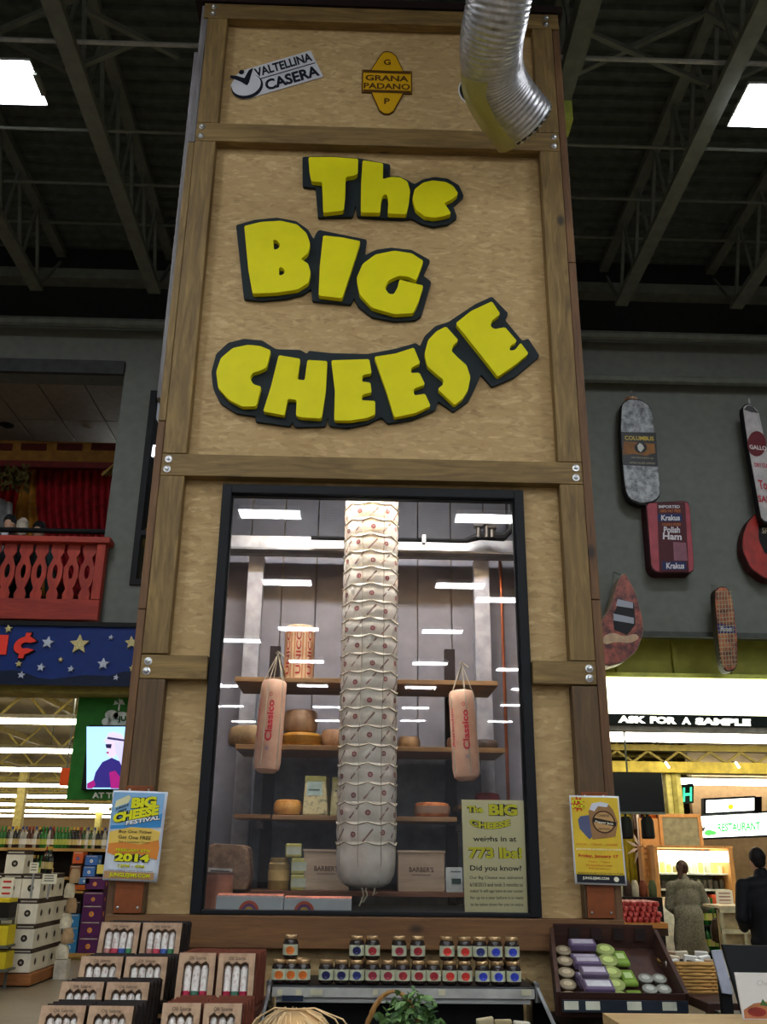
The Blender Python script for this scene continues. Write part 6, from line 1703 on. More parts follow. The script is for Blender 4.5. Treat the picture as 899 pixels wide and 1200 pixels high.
scr('picture_hatband', [(125.5, 866), (126.2, 863.5), (146, 866.5), (146.5, 869)], (50, 44, 90), .3, .007)
scr('picture_glasses', [(123.5, 872), (131, 872), (130, 877), (124.5, 876.5)], (30, 26, 60), .3, .007)
scr('picture_lips', [(124.5, 881), (127.5, 881), (127.5, 883), (125, 883)], (150, 30, 80), .3, .007)

# shelf of bottles, nearest long shelf of the drinks shop
YSH = 17.6
sz = P(60, 994, YSH).z
x0s, x1s = P(-30, 990, YSH).x, P(126, 990, YSH).x
t = thing('drinks_shelf', 'long wooden shelf unit of bottles across the left shop', 'shelving', ((x0s + x1s) / 2, YSH, 0))
M_OAK = wood('oak_shelf', (166, 128, 66), (206, 168, 100), 'X', knots=False)
MB().box(x0s, x1s, YSH, YSH + .5, sz - .05, sz).build('top_board', M_OAK, t, bevel=.004)
MB().box(x0s, x1s, YSH + .5, YSH + .54, 0.1, sz - .05).build('back_panel', flat((40, 32, 28), .7), t)
for py in (1028, 1062, 1118):
    z = P(60, py, YSH).z
    MB().box(x0s, x1s, YSH - .0, YSH + .5, z - .04, z).build('shelf_board', M_OAK, t, bevel=.004)
MB().box(x0s, x1s, YSH + .02, YSH + .5, 0, P(60, 1118, YSH).z - .04).build('plinth', flat((150, 126, 70), .6), t)
for px in (-28, 125): 
    x = P(px, 1000, YSH).x; MB().box(x - .02, x + .02, YSH + .01, YSH + .5, .1, sz - .05).build('divider', flat((70, 50, 34), .6), t)
def make_bottle(glass, cap, lab, s=1.0):
    t = thing('wine_bottle', 'x', 'bottle', (0, 0, 0), 'bottles on the shop shelves')
    MB().lathe([(.034 * s, 0), (.038 * s, .008 * s), (.038 * s, .17 * s), (.03 * s, .2 * s), (.014 * s, .235 * s), (.013 * s, .29 * s)], n=12).build('glass_body', flat(glass, .15), t, smooth=True, local=True)
    MB().lathe([(.0155 * s, .262 * s), (.0155 * s, .305 * s)], n=10).build('cap', flat(cap, .4), t, smooth=True, local=True)
    MB().lathe([(.0388 * s, .05 * s), (.0388 * s, .13 * s)], n=12).build('label_sheet', flat(lab, .6), t, smooth=True, local=True)
    KIDS[t.name] = [(c, []) for c in bpy.data.objects if c.parent is t]
    return t
bk = [((20, 60, 26), (150, 150, 60), (206, 190, 120), 'dark green'), ((60, 26, 16), (130, 30, 30), (220, 210, 190), 'brown'), ((26, 22, 24), (190, 150, 60), (200, 180, 120), 'black'), ((30, 96, 36), (30, 120, 50), (180, 190, 90), 'bright green'), ((150, 150, 140), (40, 60, 120), (230, 226, 220), 'clear')]
bp_ = [make_bottle(*b[:3], 1.18) for b in bk]
used = [False] * 5
def put_bottle(k, loc, label, group='bottles on the shop shelves'):
    if not used[k]:
        used[k] = True; o = bp_[k]; o.location = loc; o['label'] = label; o['group'] = group
    else: dup(bp_[k], loc, label, group)
random.seed(11)
N = 34
for i in range(N):
    px = -12 + i * 4.05
    k = 3 if (45 < px < 55 or 62 < px < 78 or px < 6) else random.choice((0, 1, 2, 2, 4))
    pos = 'at the left edge' if px < 12 else ('left part near the column' if px < 45 else ('in the middle' if px < 85 else 'right part by the poster'))
    put_bottle(k, (P(px, 990, YSH + .12).x, YSH + .12, sz + .001), '%s bottle on top of the drinks shelf, %s' % (bk[k][3], pos), 'bottles on the top board of the drinks shelf')
for py, lo, hi, nm in ((1028, 30, 66, 'second'),):
    z = P(60, py, YSH).z
    for i in range(int((hi - lo) / 4.2)):
        px = lo + i * 4.2; k = (i * 3 + 1) % 5
        put_bottle(k, (P(px, 1020, YSH + .12).x, YSH + .12, z + .001), '%s bottle on the %s board of the drinks shelf' % (bk[k][3], nm), 'bottles on the second board')

# printed cartons
def case(x0, x1, y0, y1, z0, z1, label, body, band=None, emblem=None, ecol=(40, 36, 34), group=None, side=None, name='drinks_case'):
    t = thing(name, label, 'box', ((x0 + x1) / 2, (y0 + y1) / 2, z0), group)
    bt = z0 + (z1 - z0) * .80
    MB().box(x0, x1, y0, y1, z0, bt if band else z1).build('carton', flat(body, .6, var=.03), t, bevel=.004)
    if band: MB().box(x0, x1, y0, y1, bt, z1).build('lid_band', flat(band, .6), t, bevel=.004)
    cx_, cz_ = (x0 + x1) / 2, z0 + (z1 - z0) * .42; r = min(x1 - x0, z1 - z0) * .17
    if emblem:
        m1 = MB(); m1.raw([(cx_ + r * math.cos(w), y0 - .003, cz_ + r * math.sin(w)) for w in [2 * math.pi * j / 16 for j in range(16)]], [tuple(range(16))])
        cy_ = (y0 + y1) / 2
        m2 = MB(); m2.raw([(x1 + .003, cy_ + r * math.cos(w), cz_ + r * math.sin(w)) for w in [2 * math.pi * j / 16 for j in range(16)]], [tuple(range(16))])
        m1.build('round_emblem', flat(ecol, .5), t); m2.build('side_emblem', flat(ecol, .5), t)
        m1 = MB(); m1.raw([(cx_ + r * .4 * math.cos(w), y0 - .005, cz_ + r * .4 * math.sin(w)) for w in [2 * math.pi * j / 10 for j in range(10)]], [tuple(range(10))])
        m1.build('emblem_centre', flat((150, 140, 130), .5), t)
        m1 = MB(); m1.box(x0 + .02, x1 - .02, y0 - .003, y0 - .001, bt + (z1 - z0) * .06, bt + (z1 - z0) * .12); m1.build('band_print', flat((180, 176, 168), .5), t)
    return t
YP = 13.8
px_m = (P(100, 1080, YP).x - P(0, 1080, YP).x) / 100
xc = P(42, 1080, YP).x
zr = [P(30, y, YP).z for y in (1140, 1112, 1083, 1053, 1024, 996)]
cw = 22.5 * px_m; cdp = .36
plz = zr[0]
t = thing('pallet_plinth', 'orange brown wooden plinth under the stack of white wine cases', 'plinth', (xc - 1.0, YP + .7, 0))
M_PLN = wood('plinth_wood', (140, 84, 40), (180, 118, 64), 'X', knots=False)
PX1 = xc + .05
MB().box(xc - 2.4, PX1, YP - .06, YP + 1.45, 0.02, plz - .012).build('plinth_body', M_PLN, t, bevel=.01)
MB().box(xc - 2.35, PX1 - .04, YP, YP + 1.4, 0, .02).build('skid', M_BLK, t)
rn = ('bottom', 'second', 'third', 'fourth', 'top')
cn = ('at the front corner', 'second from the corner', 'third from the corner', 'fourth from the corner')
dn_ = ('front', 'middle', 'rear', 'rearmost')
for r in range(4):
    for c_ in range(4):
        for d_ in range(4):
            if c_ > 1 and d_ > 0: continue
            if d_ > 2 and r > 2: continue
            x1 = xc - c_ * (cw + .005) - .02 * r * .0; y0 = YP + d_ * (cdp + .005)
            case(x1 - cw, x1, y0, y0 + cdp, zr[r] + .001, zr[r + 1] - .001, 'white wine case with round black emblem, %s layer, %s, %s row' % (rn[r], cn[c_], dn_[d_]), (226, 222, 210), (62, 50, 44), True, group='white wine cases on the plinth')
for c_ in (1,):
    x1 = xc - c_ * (cw + .005)
    case(x1 - cw, x1, YP, YP + cdp, zr[4] + .001, zr[5], 'topmost white wine case with cut open front at the top of the stack', (226, 222, 210), (62, 50, 44), True, group='white wine cases on the plinth')
for i in range(5):
    k = (2, 0, 2, 1, 2)[i]
    put_bottle(k, (xc - .04 - .085 * i * .55 + .0, YP + .42 + .09 * i, zr[4] + .001), 'dark wine bottle standing on the white cases, %s from the front' % ('first', 'second', 'third', 'fourth', 'fifth')[i], 'bottles standing on the white cases')
for i, (px, py, w, h) in enumerate(((58, 1030, 17, 11), (40, 1017, 10, 12), (8, 1042, 15, 26))):
    q = P(px, py, YP - .04); 
    t = thing('price_sign', ('long white price sign on top of the white cases', 'small white price sign beside the topmost white case', 'large white notice with red heading at the left edge of the case stack')[i], 'sign', (q.x, YP - .04, q.z - h * px_m / 2))
    MB().box(q.x - w * px_m / 2, q.x + w * px_m / 2, YP - .045, YP - .035, q.z - h * px_m / 2, q.z + h * px_m / 2).build('card', flat((232, 230, 216), .6, var=.02), t)
    m1 = MB()
    for k in range(3): m1.box(q.x - w * px_m * .35, q.x + w * px_m * .3, YP - .048, YP - .0455, q.z + h * px_m * (.28 - .25 * k), q.z + h * px_m * (.36 - .25 * k))
    m1.build('print', flat((200, 50, 40) if i == 2 else (40, 40, 40), .6), t)
    MB().box(q.x - .01, q.x + .01, YP - .035, YP - .0, zr[3], q.z).build('stem', M_ZINC, t)
# narrow rack of white wrapped bottles right of the stack
x = P(79, 1080, YP + .9).x
t = thing('bottle_tower', 'narrow white tower display right of the white cases', 'display', (x, YP + .9, 0))
MB().box(x - .09, x + .09, YP + .82, YP + .98, 0, .25).build('foot', flat((200, 196, 186), .6), t)
for k in range(6):
    z = .26 + k * .2
    MB().lathe([(.09 - .004 * k, 0), (.095 - .004 * k, .1), (.06, .18), (.05, .195)], (x + (.03 if k % 2 else -.02), YP + .9, z), 12).build('wrapped_roll', flat(((222, 216, 200), (176, 150, 120))[k % 2], .6), t, smooth=True)
# blue cases, purple cases, blue and orange packs on the shelf at the right
def shelf_case(px0, px1, py0, py1, label, body, group, Y=YSH - .35, ecol=(220, 180, 70), band=None, em=True):
    a, b_ = P(px0, 1050, Y).x, P(px1, 1050, Y).x
    return case(a, b_, Y, Y + .26, P(90, py1, Y).z + .001, P(90, py0, Y).z - .001, label, body, band, em, ecol, group)
for i, (y0, y1) in enumerate(((1071, 1086), (1086, 1101), (1101, 1117))):
    shelf_case(79, 96, y0, y1, 'light blue drinks case, %s of the blue stack' % ('top', 'middle', 'bottom')[i], (52, 122, 184), 'blue drinks cases', ecol=(160, 200, 226))
for i, (y0, y1) in enumerate(((1027, 1042), (1045, 1060), (1060, 1079), (1079, 1098), (1098, 1117))):
    shelf_case(98, 121, y0, y1, 'purple printed drinks case, %s of the purple stack' % ('top', 'second', 'third', 'fourth', 'bottom')[i], (86, 40, 96), 'purple drinks cases', ecol=(216, 140, 60))
for i, (x0, x1, y0, y1, c, nm) in enumerate(((95, 110, 1002, 1014, (64, 110, 190), 'upper'), (94, 108, 1015, 1027, (70, 120, 200), 'middle'), (90, 103, 1028, 1036, (80, 130, 196), 'lower'))):
    shelf_case(x0, x1, y0, y1, 'blue and silver pack, %s one above the blue cases' % nm, c, 'blue silver packs', ecol=(214, 224, 236))
shelf_case(80, 92, 998, 1012, 'orange and blue pack left of the blue silver packs', (196, 92, 50), None, ecol=(50, 60, 130))
shelf_case(78, 91, 1014, 1030, 'brown patterned pack under the orange pack', (120, 70, 44), None, ecol=(196, 150, 90))
shelf_case(82, 96, 1056, 1071, 'row of dark bottles in a black carton on the blue stack', (30, 26, 30), None, ecol=(170, 170, 170))
shelf_case(84, 100, 1037, 1043, 'flat orange brown pack lying over the shelf edge', (176, 90, 40), None, em=False)
shelf_case(110, 122, 1013, 1024, 'yellow price sign above the purple cases', (226, 214, 110), None, em=False, Y=YSH - .37)
MBp = thing('case_platform', 'yellow edged platform under the blue and purple cases', 'platform', (P(100, 1120, YSH).x, YSH - .2, 0))
zq = P(90, 1117, YSH - .35).z
MB().box(P(74, 1118, YSH - .4).x, P(130, 1118, YSH - .4).x, YSH - .4, YSH - .02, zq - .06, zq).build('platform_top', M_OAK, MBp)
MB().box(P(76, 1118, YSH - .4).x, P(130, 1118, YSH - .4).x, YSH - .37, YSH - .03, 0, zq - .06).build('platform_base', flat((140, 120, 66), .6), MBp)
# uprights of the packs: thin shelves under the upper packs
for px0, px1, py in ((78, 112, 1036.5), (76, 125, 1043.5), (98, 122, 1061.5)): pass
MB().box(P(77, 1043, YSH - .36).x, P(97.5, 1043, YSH - .36).x, YSH - .36, YSH - .03, P(90, 1044.5, YSH - .36).z - .03, P(90, 1044, YSH - .36).z).build('platform_shelf', M_OAK, MBp)
for px in (77, 97):
    xq = P(px, 1080, YSH - .05).x
    MB().box(xq - .02, xq + .02, YSH - .06, YSH - .02, zq, P(90, 1000, YSH - .36).z).build('platform_post', flat((70, 50, 34), .6), MBp)
# yellow and black cans at the left edge
for i, (y0, y1, c, lb) in enumerate(((1053, 1076, (30, 26, 20), 'black carton with yellow top at the left edge'), (1085, 1108, (216, 196, 40), 'bright yellow carton at the left edge, middle'), (1116, 1136, (206, 186, 40), 'bright yellow carton at the left edge, low'))):
    a = P(-22, y1, YP - .5).x; b_ = P(9 - i * 2, y1, YP - .5).x
    case(a, b_, YP - .5, YP - .2, P(5, y1, YP - .5).z, P(5, y0, YP - .5).z, lb, c, (214, 196, 40) if i == 0 else None, False)
tt = thing('carton_stand', 'low stand with shelves under the yellow cartons at the left edge', 'stand', (a, YP - .35, 0))
for y1 in (1076, 1108, 1136):
    z = P(5, y1, YP - .5).z; MB().box(a - .05, P(9, y1, YP - .5).x, YP - .5, YP - .2, z - .03, z - .001).build('shelf', M_STEEL, tt)
MB().box(a + .02, a + .05, YP - .2, YP - .17, 0, P(5, 1053, YP - .5).z).build('post', M_STEEL, tt); MB().box(P(2, 1100, YP - .5).x, P(2, 1100, YP - .5).x + .03, YP - .2, YP - .17, 0, P(5, 1053, YP - .5).z).build('post', M_STEEL, tt)

# further shelves of goods, seen small over and between the near ones
for j, (Y, x0p, x1p, lb) in enumerate(((24, -10, 130, 'long shelf of goods behind the drinks shelf, nearer one'), (33, -10, 130, 'long shelf of goods far back in the left shop'))):
    a, b_ = P(x0p, 1000, Y).x, P(x1p, 1000, Y).x
    t = thing('goods_shelf', lb, 'shelving', ((a + b_) / 2, Y, 0))
    MB().box(a, b_, Y, Y + .6, 0, 1.9).build('carcass', flat((96, 64, 40), .7), t)
    for i in range(28):
        x = a + (b_ - a) * (i + .5) / 28
        MB().box(x - .1, x + .1, Y + .1, Y + .4, 1.9, 1.9 + random.uniform(.15, .34)).build('goods_box', flat(random.choice([(60, 36, 24), (150, 60, 40), (196, 180, 140), (70, 90, 50), (120, 90, 60)]), .6), t)
# ------------------------------------------------------------------ foam meat signs on the right wall
def cut(name, label, outline_px, Y, thick, mat, cat='sign', edge=None, grow=0.03):
    c = [P(x, y_, Y) for x, y_ in outline_px]
    m_ = sum((v for v in c), Vector()) / len(c)
    t = thing(name, label, cat, m_, 'meat shaped wall signs')
    e_ = [m_ + (v - m_) * (1 + grow) for v in c]
    MB().prism([v + Vector((0, .012, 0)) for v in e_], [v + Vector((0, thick, 0)) for v in e_]).build('backing_board', edge or M_BLK, t)
    MB().prism(c, [v + Vector((0, .012, 0)) for v in c]).build('face', mat, t)
    return t
def ppoly(name, pts, mat, t, Y, d):
    tris = tessellate_polygon([[Vector((x, y_, 0)) for x, y_ in pts]])
    return MB().raw([P(x, y_, Y - d) for x, y_ in pts], [tuple(v) for v in tris]).build(name, mat, t)
def ptext(name, items, mat, t, Y, d, bold=.02):
    m_ = MB()
    for s_, tl, tr, br, bl_ in items:
        q = [P(x, y_, Y - d) for x, y_ in (tl, tr, br, bl_)]
        f = quad_fn(*q); text(m_, s_, (0, 0, 1, 1), lambda u, v_: f(u, v_), bold)
    return m_.build(name, mat, t)
YM = YW - .2; YM3 = YW - .34
M_SALA = speckle('salami_skin', (84, 86, 90), (176, 180, 184), 9, .6, (.38, .6))
t = cut('salami_sign', 'large white mottled salami sign with black label, upper right of the tower', sm([(729, 476), (733, 470), (742, 468), (753, 470), (763, 478), (766, 500), (771, 545), (774, 578), (768, 586), (752, 590), (738, 584), (733, 572), (730, 540), (728, 505)]), YM, .12, M_SALA)
ppoly('label_sheet', [(728, 506), (769, 507), (771, 547), (730, 545)], flat((18, 18, 20), .4, var=0), t, YM, .003)
ppoly('label_print', [(731, 517), (767, 520), (768, 531), (757, 534), (744, 532), (730, 533)], flat((130, 84, 34), .5, var=.2), t, YM, .004)
ppoly('label_seal', [(751 + 7.5 * math.cos(2 * math.pi * k / 16), 524.5 + 6.5 * math.sin(2 * math.pi * k / 16)) for k in range(16)], flat((26, 24, 22), .5, var=0), t, YM, .005)
ppoly('label_ship', [(747, 522), (750, 519), (753, 521), (755, 525), (751, 530), (748, 527)], flat((196, 196, 190), .5, var=0), t, YM, .006)
ptext('lettering', [('COLUMBUS', (732, 510.5), (766, 511.5), (766.5, 516.5), (732.5, 515.5))], flat((196, 170, 60), .5, var=0), t, YM, .005, .03)
ptext('small_print', [('SAN FRANCISCO, CA', (740, 535), (766, 536), (766, 538.4), (740, 537.2)), ('ARTISAN SALAME COMPANY', (738, 541), (768, 542), (768, 544.2), (738, 543.2))], flat((170, 160, 130), .5, var=0), t, YM, .005, 0)
q = P(742, 466, YM)
MB().lathe([(.05, -.05), (.085, -.03), (.09, .0), (.07, .03), (.03, .04)], q + Vector((0, .07, 0)), 16, 1, .6).build('knot', speckle('knot_skin', (150, 96, 56), (186, 150, 120), 12), t, smooth=True)
MB().tube([q + Vector((0, .05, .0)), q + Vector((0, .05, .12))], .012, 6).build('hook', M_ZINC, t)
M_PINK = flat((160, 72, 82), .5, var=.08)
t = cut('ham_sign', 'pink boxed ham sign with dark red label below the big salami, lettered Polish Ham', sm([(758, 590), (804, 588), (808, 592), (813, 660), (812, 670), (770, 670), (764, 664)]), YM, .2, M_PINK, edge=flat((60, 22, 30), .6), grow=.035)
ppoly('label_sheet', [(770, 589), (803, 588.5), (807.5, 670), (773, 670)], flat((72, 20, 30), .5, var=.02), t, YM, .003)
ppoly('brand_band', [(771, 602), (799, 602), (800, 611), (771.5, 611)], flat((28, 38, 84), .5, var=0), t, YM, .004)
ppoly('brand_band', [(776, 658), (804, 658), (805, 667.5), (776.5, 668)], flat((28, 38, 84), .5, var=0), t, YM, .004)
ppoly('side_sheet', [(789, 635), (804, 636), (806, 657), (790, 657)], flat((130, 84, 98), .5, var=.05), t, YM, .004)
ptext('lettering', [('Krakus', (775, 603.5), (797, 603.5), (797, 610), (775, 610)), ('Polish', (778, 617), (797, 617), (797, 624.5), (778, 624.5)), ('Ham', (777, 624), (799, 625), (799, 633), (777, 632)), ('Krakus', (781, 659.5), (802, 659.5), (802, 666.5), (781, 666.5)), ('IMPORTED', (772, 592), (797, 592), (797, 595.5), (772, 595.5))], flat((206, 204, 210), .5, var=0), t, YM, .006, .03)
ptext('orange_lettering', [('100% FAT FREE', (774, 597), (798, 597), (798, 600.5), (774, 600.5)), ('COOKED & SMOKED', (776, 613), (798, 613), (798, 616), (776, 616))], flat((200, 120, 50), .5, var=0), t, YM, .006, .0)
t = cut('sausage_sign', 'long white salami sign with dark red seal at the right edge', sm([(871, 478), (875, 474), (882, 475), (889, 482), (893, 500), (905, 560), (914, 612), (905, 613), (893, 609), (886, 570), (877, 520)]), YM3, .12, flat((176, 172, 172), .5, var=.1))
ppoly('top_cap', [(872, 480), (876, 475), (882, 476), (889, 484), (880, 483)], flat((70, 70, 70), .5), t, YM3, .003)
ppoly('round_seal', [(887 + 11 * math.cos(2 * math.pi * k / 20), 520 + 15 * math.sin(2 * math.pi * k / 20)) for k in range(20)], flat((100, 38, 44), .5, var=.05), t, YM3, .004)
ptext('seal_lettering', [('GALLO', (878, 521), (898, 523), (899, 528), (879, 526))], flat((206, 196, 196), .5, var=0), t, YM3, .006, .03)
ptext('lettering', [('Toscano', (888, 562), (918, 566), (920, 576), (890, 573)), ('SALAME', (888, 580), (919, 585), (920, 592), (889, 588)), ('DRY CURED', (884, 542), (906, 544), (907, 549), (885, 547))], flat((170, 50, 56), .5, var=0), t, YM3, .006, .03)
q = P(881, 473, YM); MB().tube([q + Vector((0, .05, -.02)), q + Vector((0, .05, .1))], .012, 6).build('hook', M_ZINC, t)
t = cut('round_ham_sign', 'red round ham sign below the long salami at the right edge', sm([(886, 602), (896, 600), (915, 602), (930, 640), (915, 680), (896, 677), (880, 665), (871, 645), (871, 628), (877, 612)]), YM, .16, flat((150, 36, 26), .35, var=.15), edge=flat((60, 16, 14), .5))
ppoly('black_label', sm([(889, 612), (896, 608), (916, 612), (920, 652), (897, 650), (889, 632)]), flat((20, 18, 18), .5, var=0), t, YM, .003)
ptext('lettering', [('SPECK', (893, 618), (915, 620), (915, 627), (893, 625))], flat((190, 180, 160), .5, var=0), t, YM, .005, .03)
YM2 = YW - .35
M_HAM = speckle('cured_ham', (70, 18, 18), (170, 84, 66), 7, .5, (.40, .62))
t = cut('cured_ham_sign', 'marbled raw ham leg sign beside the right tower edge', sm([(716, 712), (722, 690), (727, 676), (733, 672), (737, 680), (745, 695), (752, 722), (754, 740), (746, 762), (730, 775), (712, 780), (702, 770), (704, 730)]), YM2, .2, M_HAM, edge=flat((150, 130, 110), .6))
ppoly('fat_band', sm([(706, 746), (718, 741), (732, 746), (745, 742), (750, 748), (738, 754), (722, 752), (708, 756)]), flat((190, 160, 130), .5, var=.1), t, YM2, .003)
ppoly('label_sheet', [(718, 722), (727, 702), (743, 706), (745, 732), (735, 744), (720, 738)], flat((26, 24, 28), .5, var=.1), t, YM2, .004)
ppoly('label_strip', [(724, 702), (742, 706), (742, 713), (722, 710)], flat((160, 164, 176), .5, var=0), t, YM2, .006)
ppoly('label_strip', [(719, 719), (743, 724), (743, 731), (719, 727)], flat((160, 164, 176), .5, var=0), t, YM2, .006)
M_NET = speckle('netted_meat', (90, 34, 26), (190, 110, 70), 8, .5)
t = cut('netted_roast_sign', 'slim netted roast sign with blue band at the right', sm([(838, 694), (842, 689), (850, 688), (856, 694), (860, 715), (864, 750), (864, 780), (858, 786), (850, 785), (846, 775), (841, 735)]), YM2, .14, M_NET, edge=flat((40, 34, 26), .6))
ppoly('blue_band', [(841, 731), (861, 733), (862, 742), (842, 742)], flat((26, 44, 110), .5, var=0), t, YM2, .004)
ptext('lettering', [('Roast', (845, 733.5), (858, 734.5), (858, 740), (845, 740))], flat((200, 206, 220), .5, var=0), t, YM2, .006, .02)
nn = MB()
for k in range(18):
    y_ = 693 + k * 5.0; nn.tube([P(839 + k * .3, y_ + 1, YM2 - .01), P(858 + k * .35, y_, YM2 - .01)], .004, 4)
for k in range(5):
    nn.tube([P(842 + 3.4 * k, 692, YM2 - .01), P(844 + 3.8 * k, 735, YM2 - .012), P(848 + 3.4 * k, 782, YM2 - .01)], .004, 4)
tag(nn.build('string_net', flat((170, 160, 130), .7), t), kind='stuff')
for q_ in (P(730, 672, YM2), P(849, 688, YM2)):
    MBw = MB().tube([q_ + Vector((0, .05, 0)), Vector((q_.x, YW - .01, q_.z + .12))], .008, 5)
    tag(MBw.build('sign_wire', M_ZINC), 'wire that holds the %s sign to the wall' % ('marbled ham' if q_.x < P(800, 700, YM2).x else 'netted roast'), 'wire')

# ------------------------------------------------------------------ counter front on the right: ochre fascia, lightbox, lettered strip
YFs = YW + .35
z742, z793, z836, z850 = P(800, 738, YFs).z, P(800, 795, YFs).z, P(800, 838, YFs).z, P(800, 851, YFs).z
xL = 0.9; xR = 13
M_OLIVE = flat((150, 150, 66), .6, name='olive_board', var=.05)
t = thing('fascia_panel', 'olive green fascia with upright ribs above the white lightbox', 'fascia', (5, YFs, z793))
MB().box(xL, xR, YFs + .04, YFs + .1, z793, z742).build('fascia_board', M_OLIVE, t)
MB().box(xL, xR, YFs - .05, YFs + .04, z793, z793 + .05).build('ledge', flat((186, 190, 90), .5), t)
for px in (724, 791, 858, 925):
    x = P(px, 770, YFs).x
    MB().box(x - .03, x + .03, YFs - .02, YFs + .04, z793 + .05, z742).build('rib', M_OLIVE, t, bevel=.004)
t = thing('lightbox_sign', 'long glowing white lightbox over the counter lettered ASK FOR A SAMPLE', 'sign', (5, YFs, z850))
MB().box(xL, xR, YFs, YFs + .12, z836, z793).build('lit_face', flat((250, 255, 214), .5, emit=1.4), t)
MB().box(xL, xR, YFs - .03, YFs + .12, z850, z836).build('black_strip', flat((16, 26, 18), .5, var=0), t)
MB().box(xL, xR, YFs - .0, YFs + .14, z850 - .06, z850).build('bottom_trim', flat((150, 146, 130), .4), t)
for w_, x0p, x1p in (('ASK', 724.5, 757), ('FOR', 762, 793), ('A', 799, 810), ('SAMPLE', 815, 880)):
    yo = lambda px: 842.8 + (px - 724) * .026
    f = quad_fn(P(x0p, yo(x0p) - 4.2, YFs - .035), P(x1p, yo(x1p) - 4.2, YFs - .035), P(x1p, yo(x1p) + 4, YFs - .035), P(x0p, yo(x0p) + 4, YFs - .035))
    m_ = MB(); text(m_, w_, (0, 0, 1, 1), lambda u, v_: f(u, v_), .06); m_.build('lettering', flat((255, 255, 240), .5, emit=.9), t)
# tube lights, beam with lattice, column, screen beyond
for i, (py, Y, x0p, x1p) in enumerate(((859, 14.0, 690, 935), (867.5, 15.6, 690, 935), (916, 24.0, 770, 960))):
    z = P(800, py, Y).z
    t = thing('tube_light_row', 'row of tube lights right of the tower, %s' % ('upper and nearest', 'thin one just under the nearest', 'long one over the restaurant sign')[i], 'ceiling light', (P(800, py, Y).x, Y, z), 'tube lights on the right')
    MB().tube([(P(x0p, py, Y).x, Y, z), (P(x1p, py, Y).x + (3 if i < 2 else 2), Y, z)], (.07, .035, .075)[i], 8).build('tube', M_TUBE, t)
    MB().box(P(x0p, py, Y).x, P(x1p, py, Y).x + 3, Y - .1, Y + .1, z + .08, z + .12).build('reflector', flat((150, 144, 120), .5), t)
    hx = MB()
    for k in range(4): hx.tube([(P(810, py, Y).x + k * 2.4 - 2.4, Y, z + .1), (P(810, py, Y).x + k * 2.4 - 2.4, Y, 5.25)], .014, 5)
    tag(hx.build('hanger_wires', M_ZINC, t), kind='stuff')
YBm = 16.8
za, zb_, zc_, zd = (P(800, v, YBm).z for v in (873, 880, 893, 906))
t = thing('lattice_beam', 'yellow lattice beam across the right hall under the tube lights', 'beam', (6, YBm, zd))
MB().box(.5, 18, YBm, YBm + .2, zb_, za).build('top_chord', M_YBEAM, t)
MB().box(.5, 18, YBm - .05, YBm + .3, zd, zc_).build('bottom_chord', flat((186, 164, 66), .6), t, bevel=.01)
g = None; x = 1.0
while x < 16:
    if g is None: g = MB().bar((x, YBm + .1, zc_), (x + .28, YBm + .1, zb_), .04).bar((x + .28, YBm + .1, zb_), (x + .56, YBm + .1, zc_), .04).build('lattice_web', M_YBEAM, t); x0g = x
    else: copy_part(g, (x - x0g, 0, 0), t)
    x += .56
for px in (780, 862):
    q = P(px, 893, YBm - .2); t = thing('spot_lamp', 'small bright spot lamp clipped to the yellow beam, %s' % ('left' if px < 800 else 'right'), 'lamp', q)
    MB().bar(q, q + Vector((.05, -.02, -.1)), .035).build('lamp', flat((255, 250, 230), .5, emit=4), t); MB().bar(q, q + Vector((0, .16, .02)), .02).build('clip', M_STEEL, t)
x = P(792, 940, 16.9).x
t = thing('yellow_column', 'pale yellow steel column behind the black screen on the right', 'column', (x, 17.0, 0))
MB().box(x - .14, x + .14, 16.9, 17.18, 0, zd).build('shaft', flat((206, 194, 110), .6), t, bevel=.02)
MB().box(x - .04, x + .04, 16.87, 16.9, 0, zd).build('groove_strip', flat((160, 148, 70), .6), t)
YSc = 12.4
a, b_, z0, z1 = P(712, 930, YSc).x, P(778, 930, YSc).x, P(740, 951, YSc).z, P(740, 905, YSc).z
zscr = z0
t = thing('black_screen', 'large black switched-off screen hanging right of the tower', 'screen', ((a + b_) / 2, YSc, z0))
MB().box(a, b_, YSc, YSc + .08, z0, z1).build('screen_body', flat((10, 14, 16), .25, var=0), t, bevel=.01)
MB().box(a, b_, YSc - .01, YSc + .08, z0 - .03, z0 - .001).build('bottom_trim', flat((100, 104, 104), .4), t)
MB().box(a + .3, a + .32, YSc + .1, YSc + .12, z0 + .3, 5.25).build('mount_pole', M_STEEL, t)
MB().box(a + .25, a + .4, YSc + .08, YSc + .14, z0 + .28, z0 + .4).build('mount_plate', M_STEEL, t)
# neon board
YNn = 18.5
t = thing('neon_board', 'dark board with green neon letters behind the yellow column', 'sign', P(797, 950, YNn))
c = [P(779, 921, YNn), P(813, 918, YNn), P(813, 941, YNn), P(779, 944, YNn)]
MB().prism(c, [v + Vector((0, .06, 0)) for v in c]).build('board', flat((20, 34, 34), .5, var=0), t)
M_NEON = flat((60, 220, 150), .5, emit=.6)
m_ = MB(); f = quad_fn(*[P(*q, YNn - .02) for q in ((781, 924.5), (811, 922), (811, 939), (781, 941.5))])
text(m_, 'FISH', (0, 0, 1, 1), lambda u, v_: f(u, v_), .02); m_.build('neon_lettering', M_NEON, t)
MB().tube([P(790, 919, YNn + .03), Vector((P(790, 919, YNn + .03).x, YNn + .03, 5.25))], .015, 5).build('hanger', M_STEEL, t)
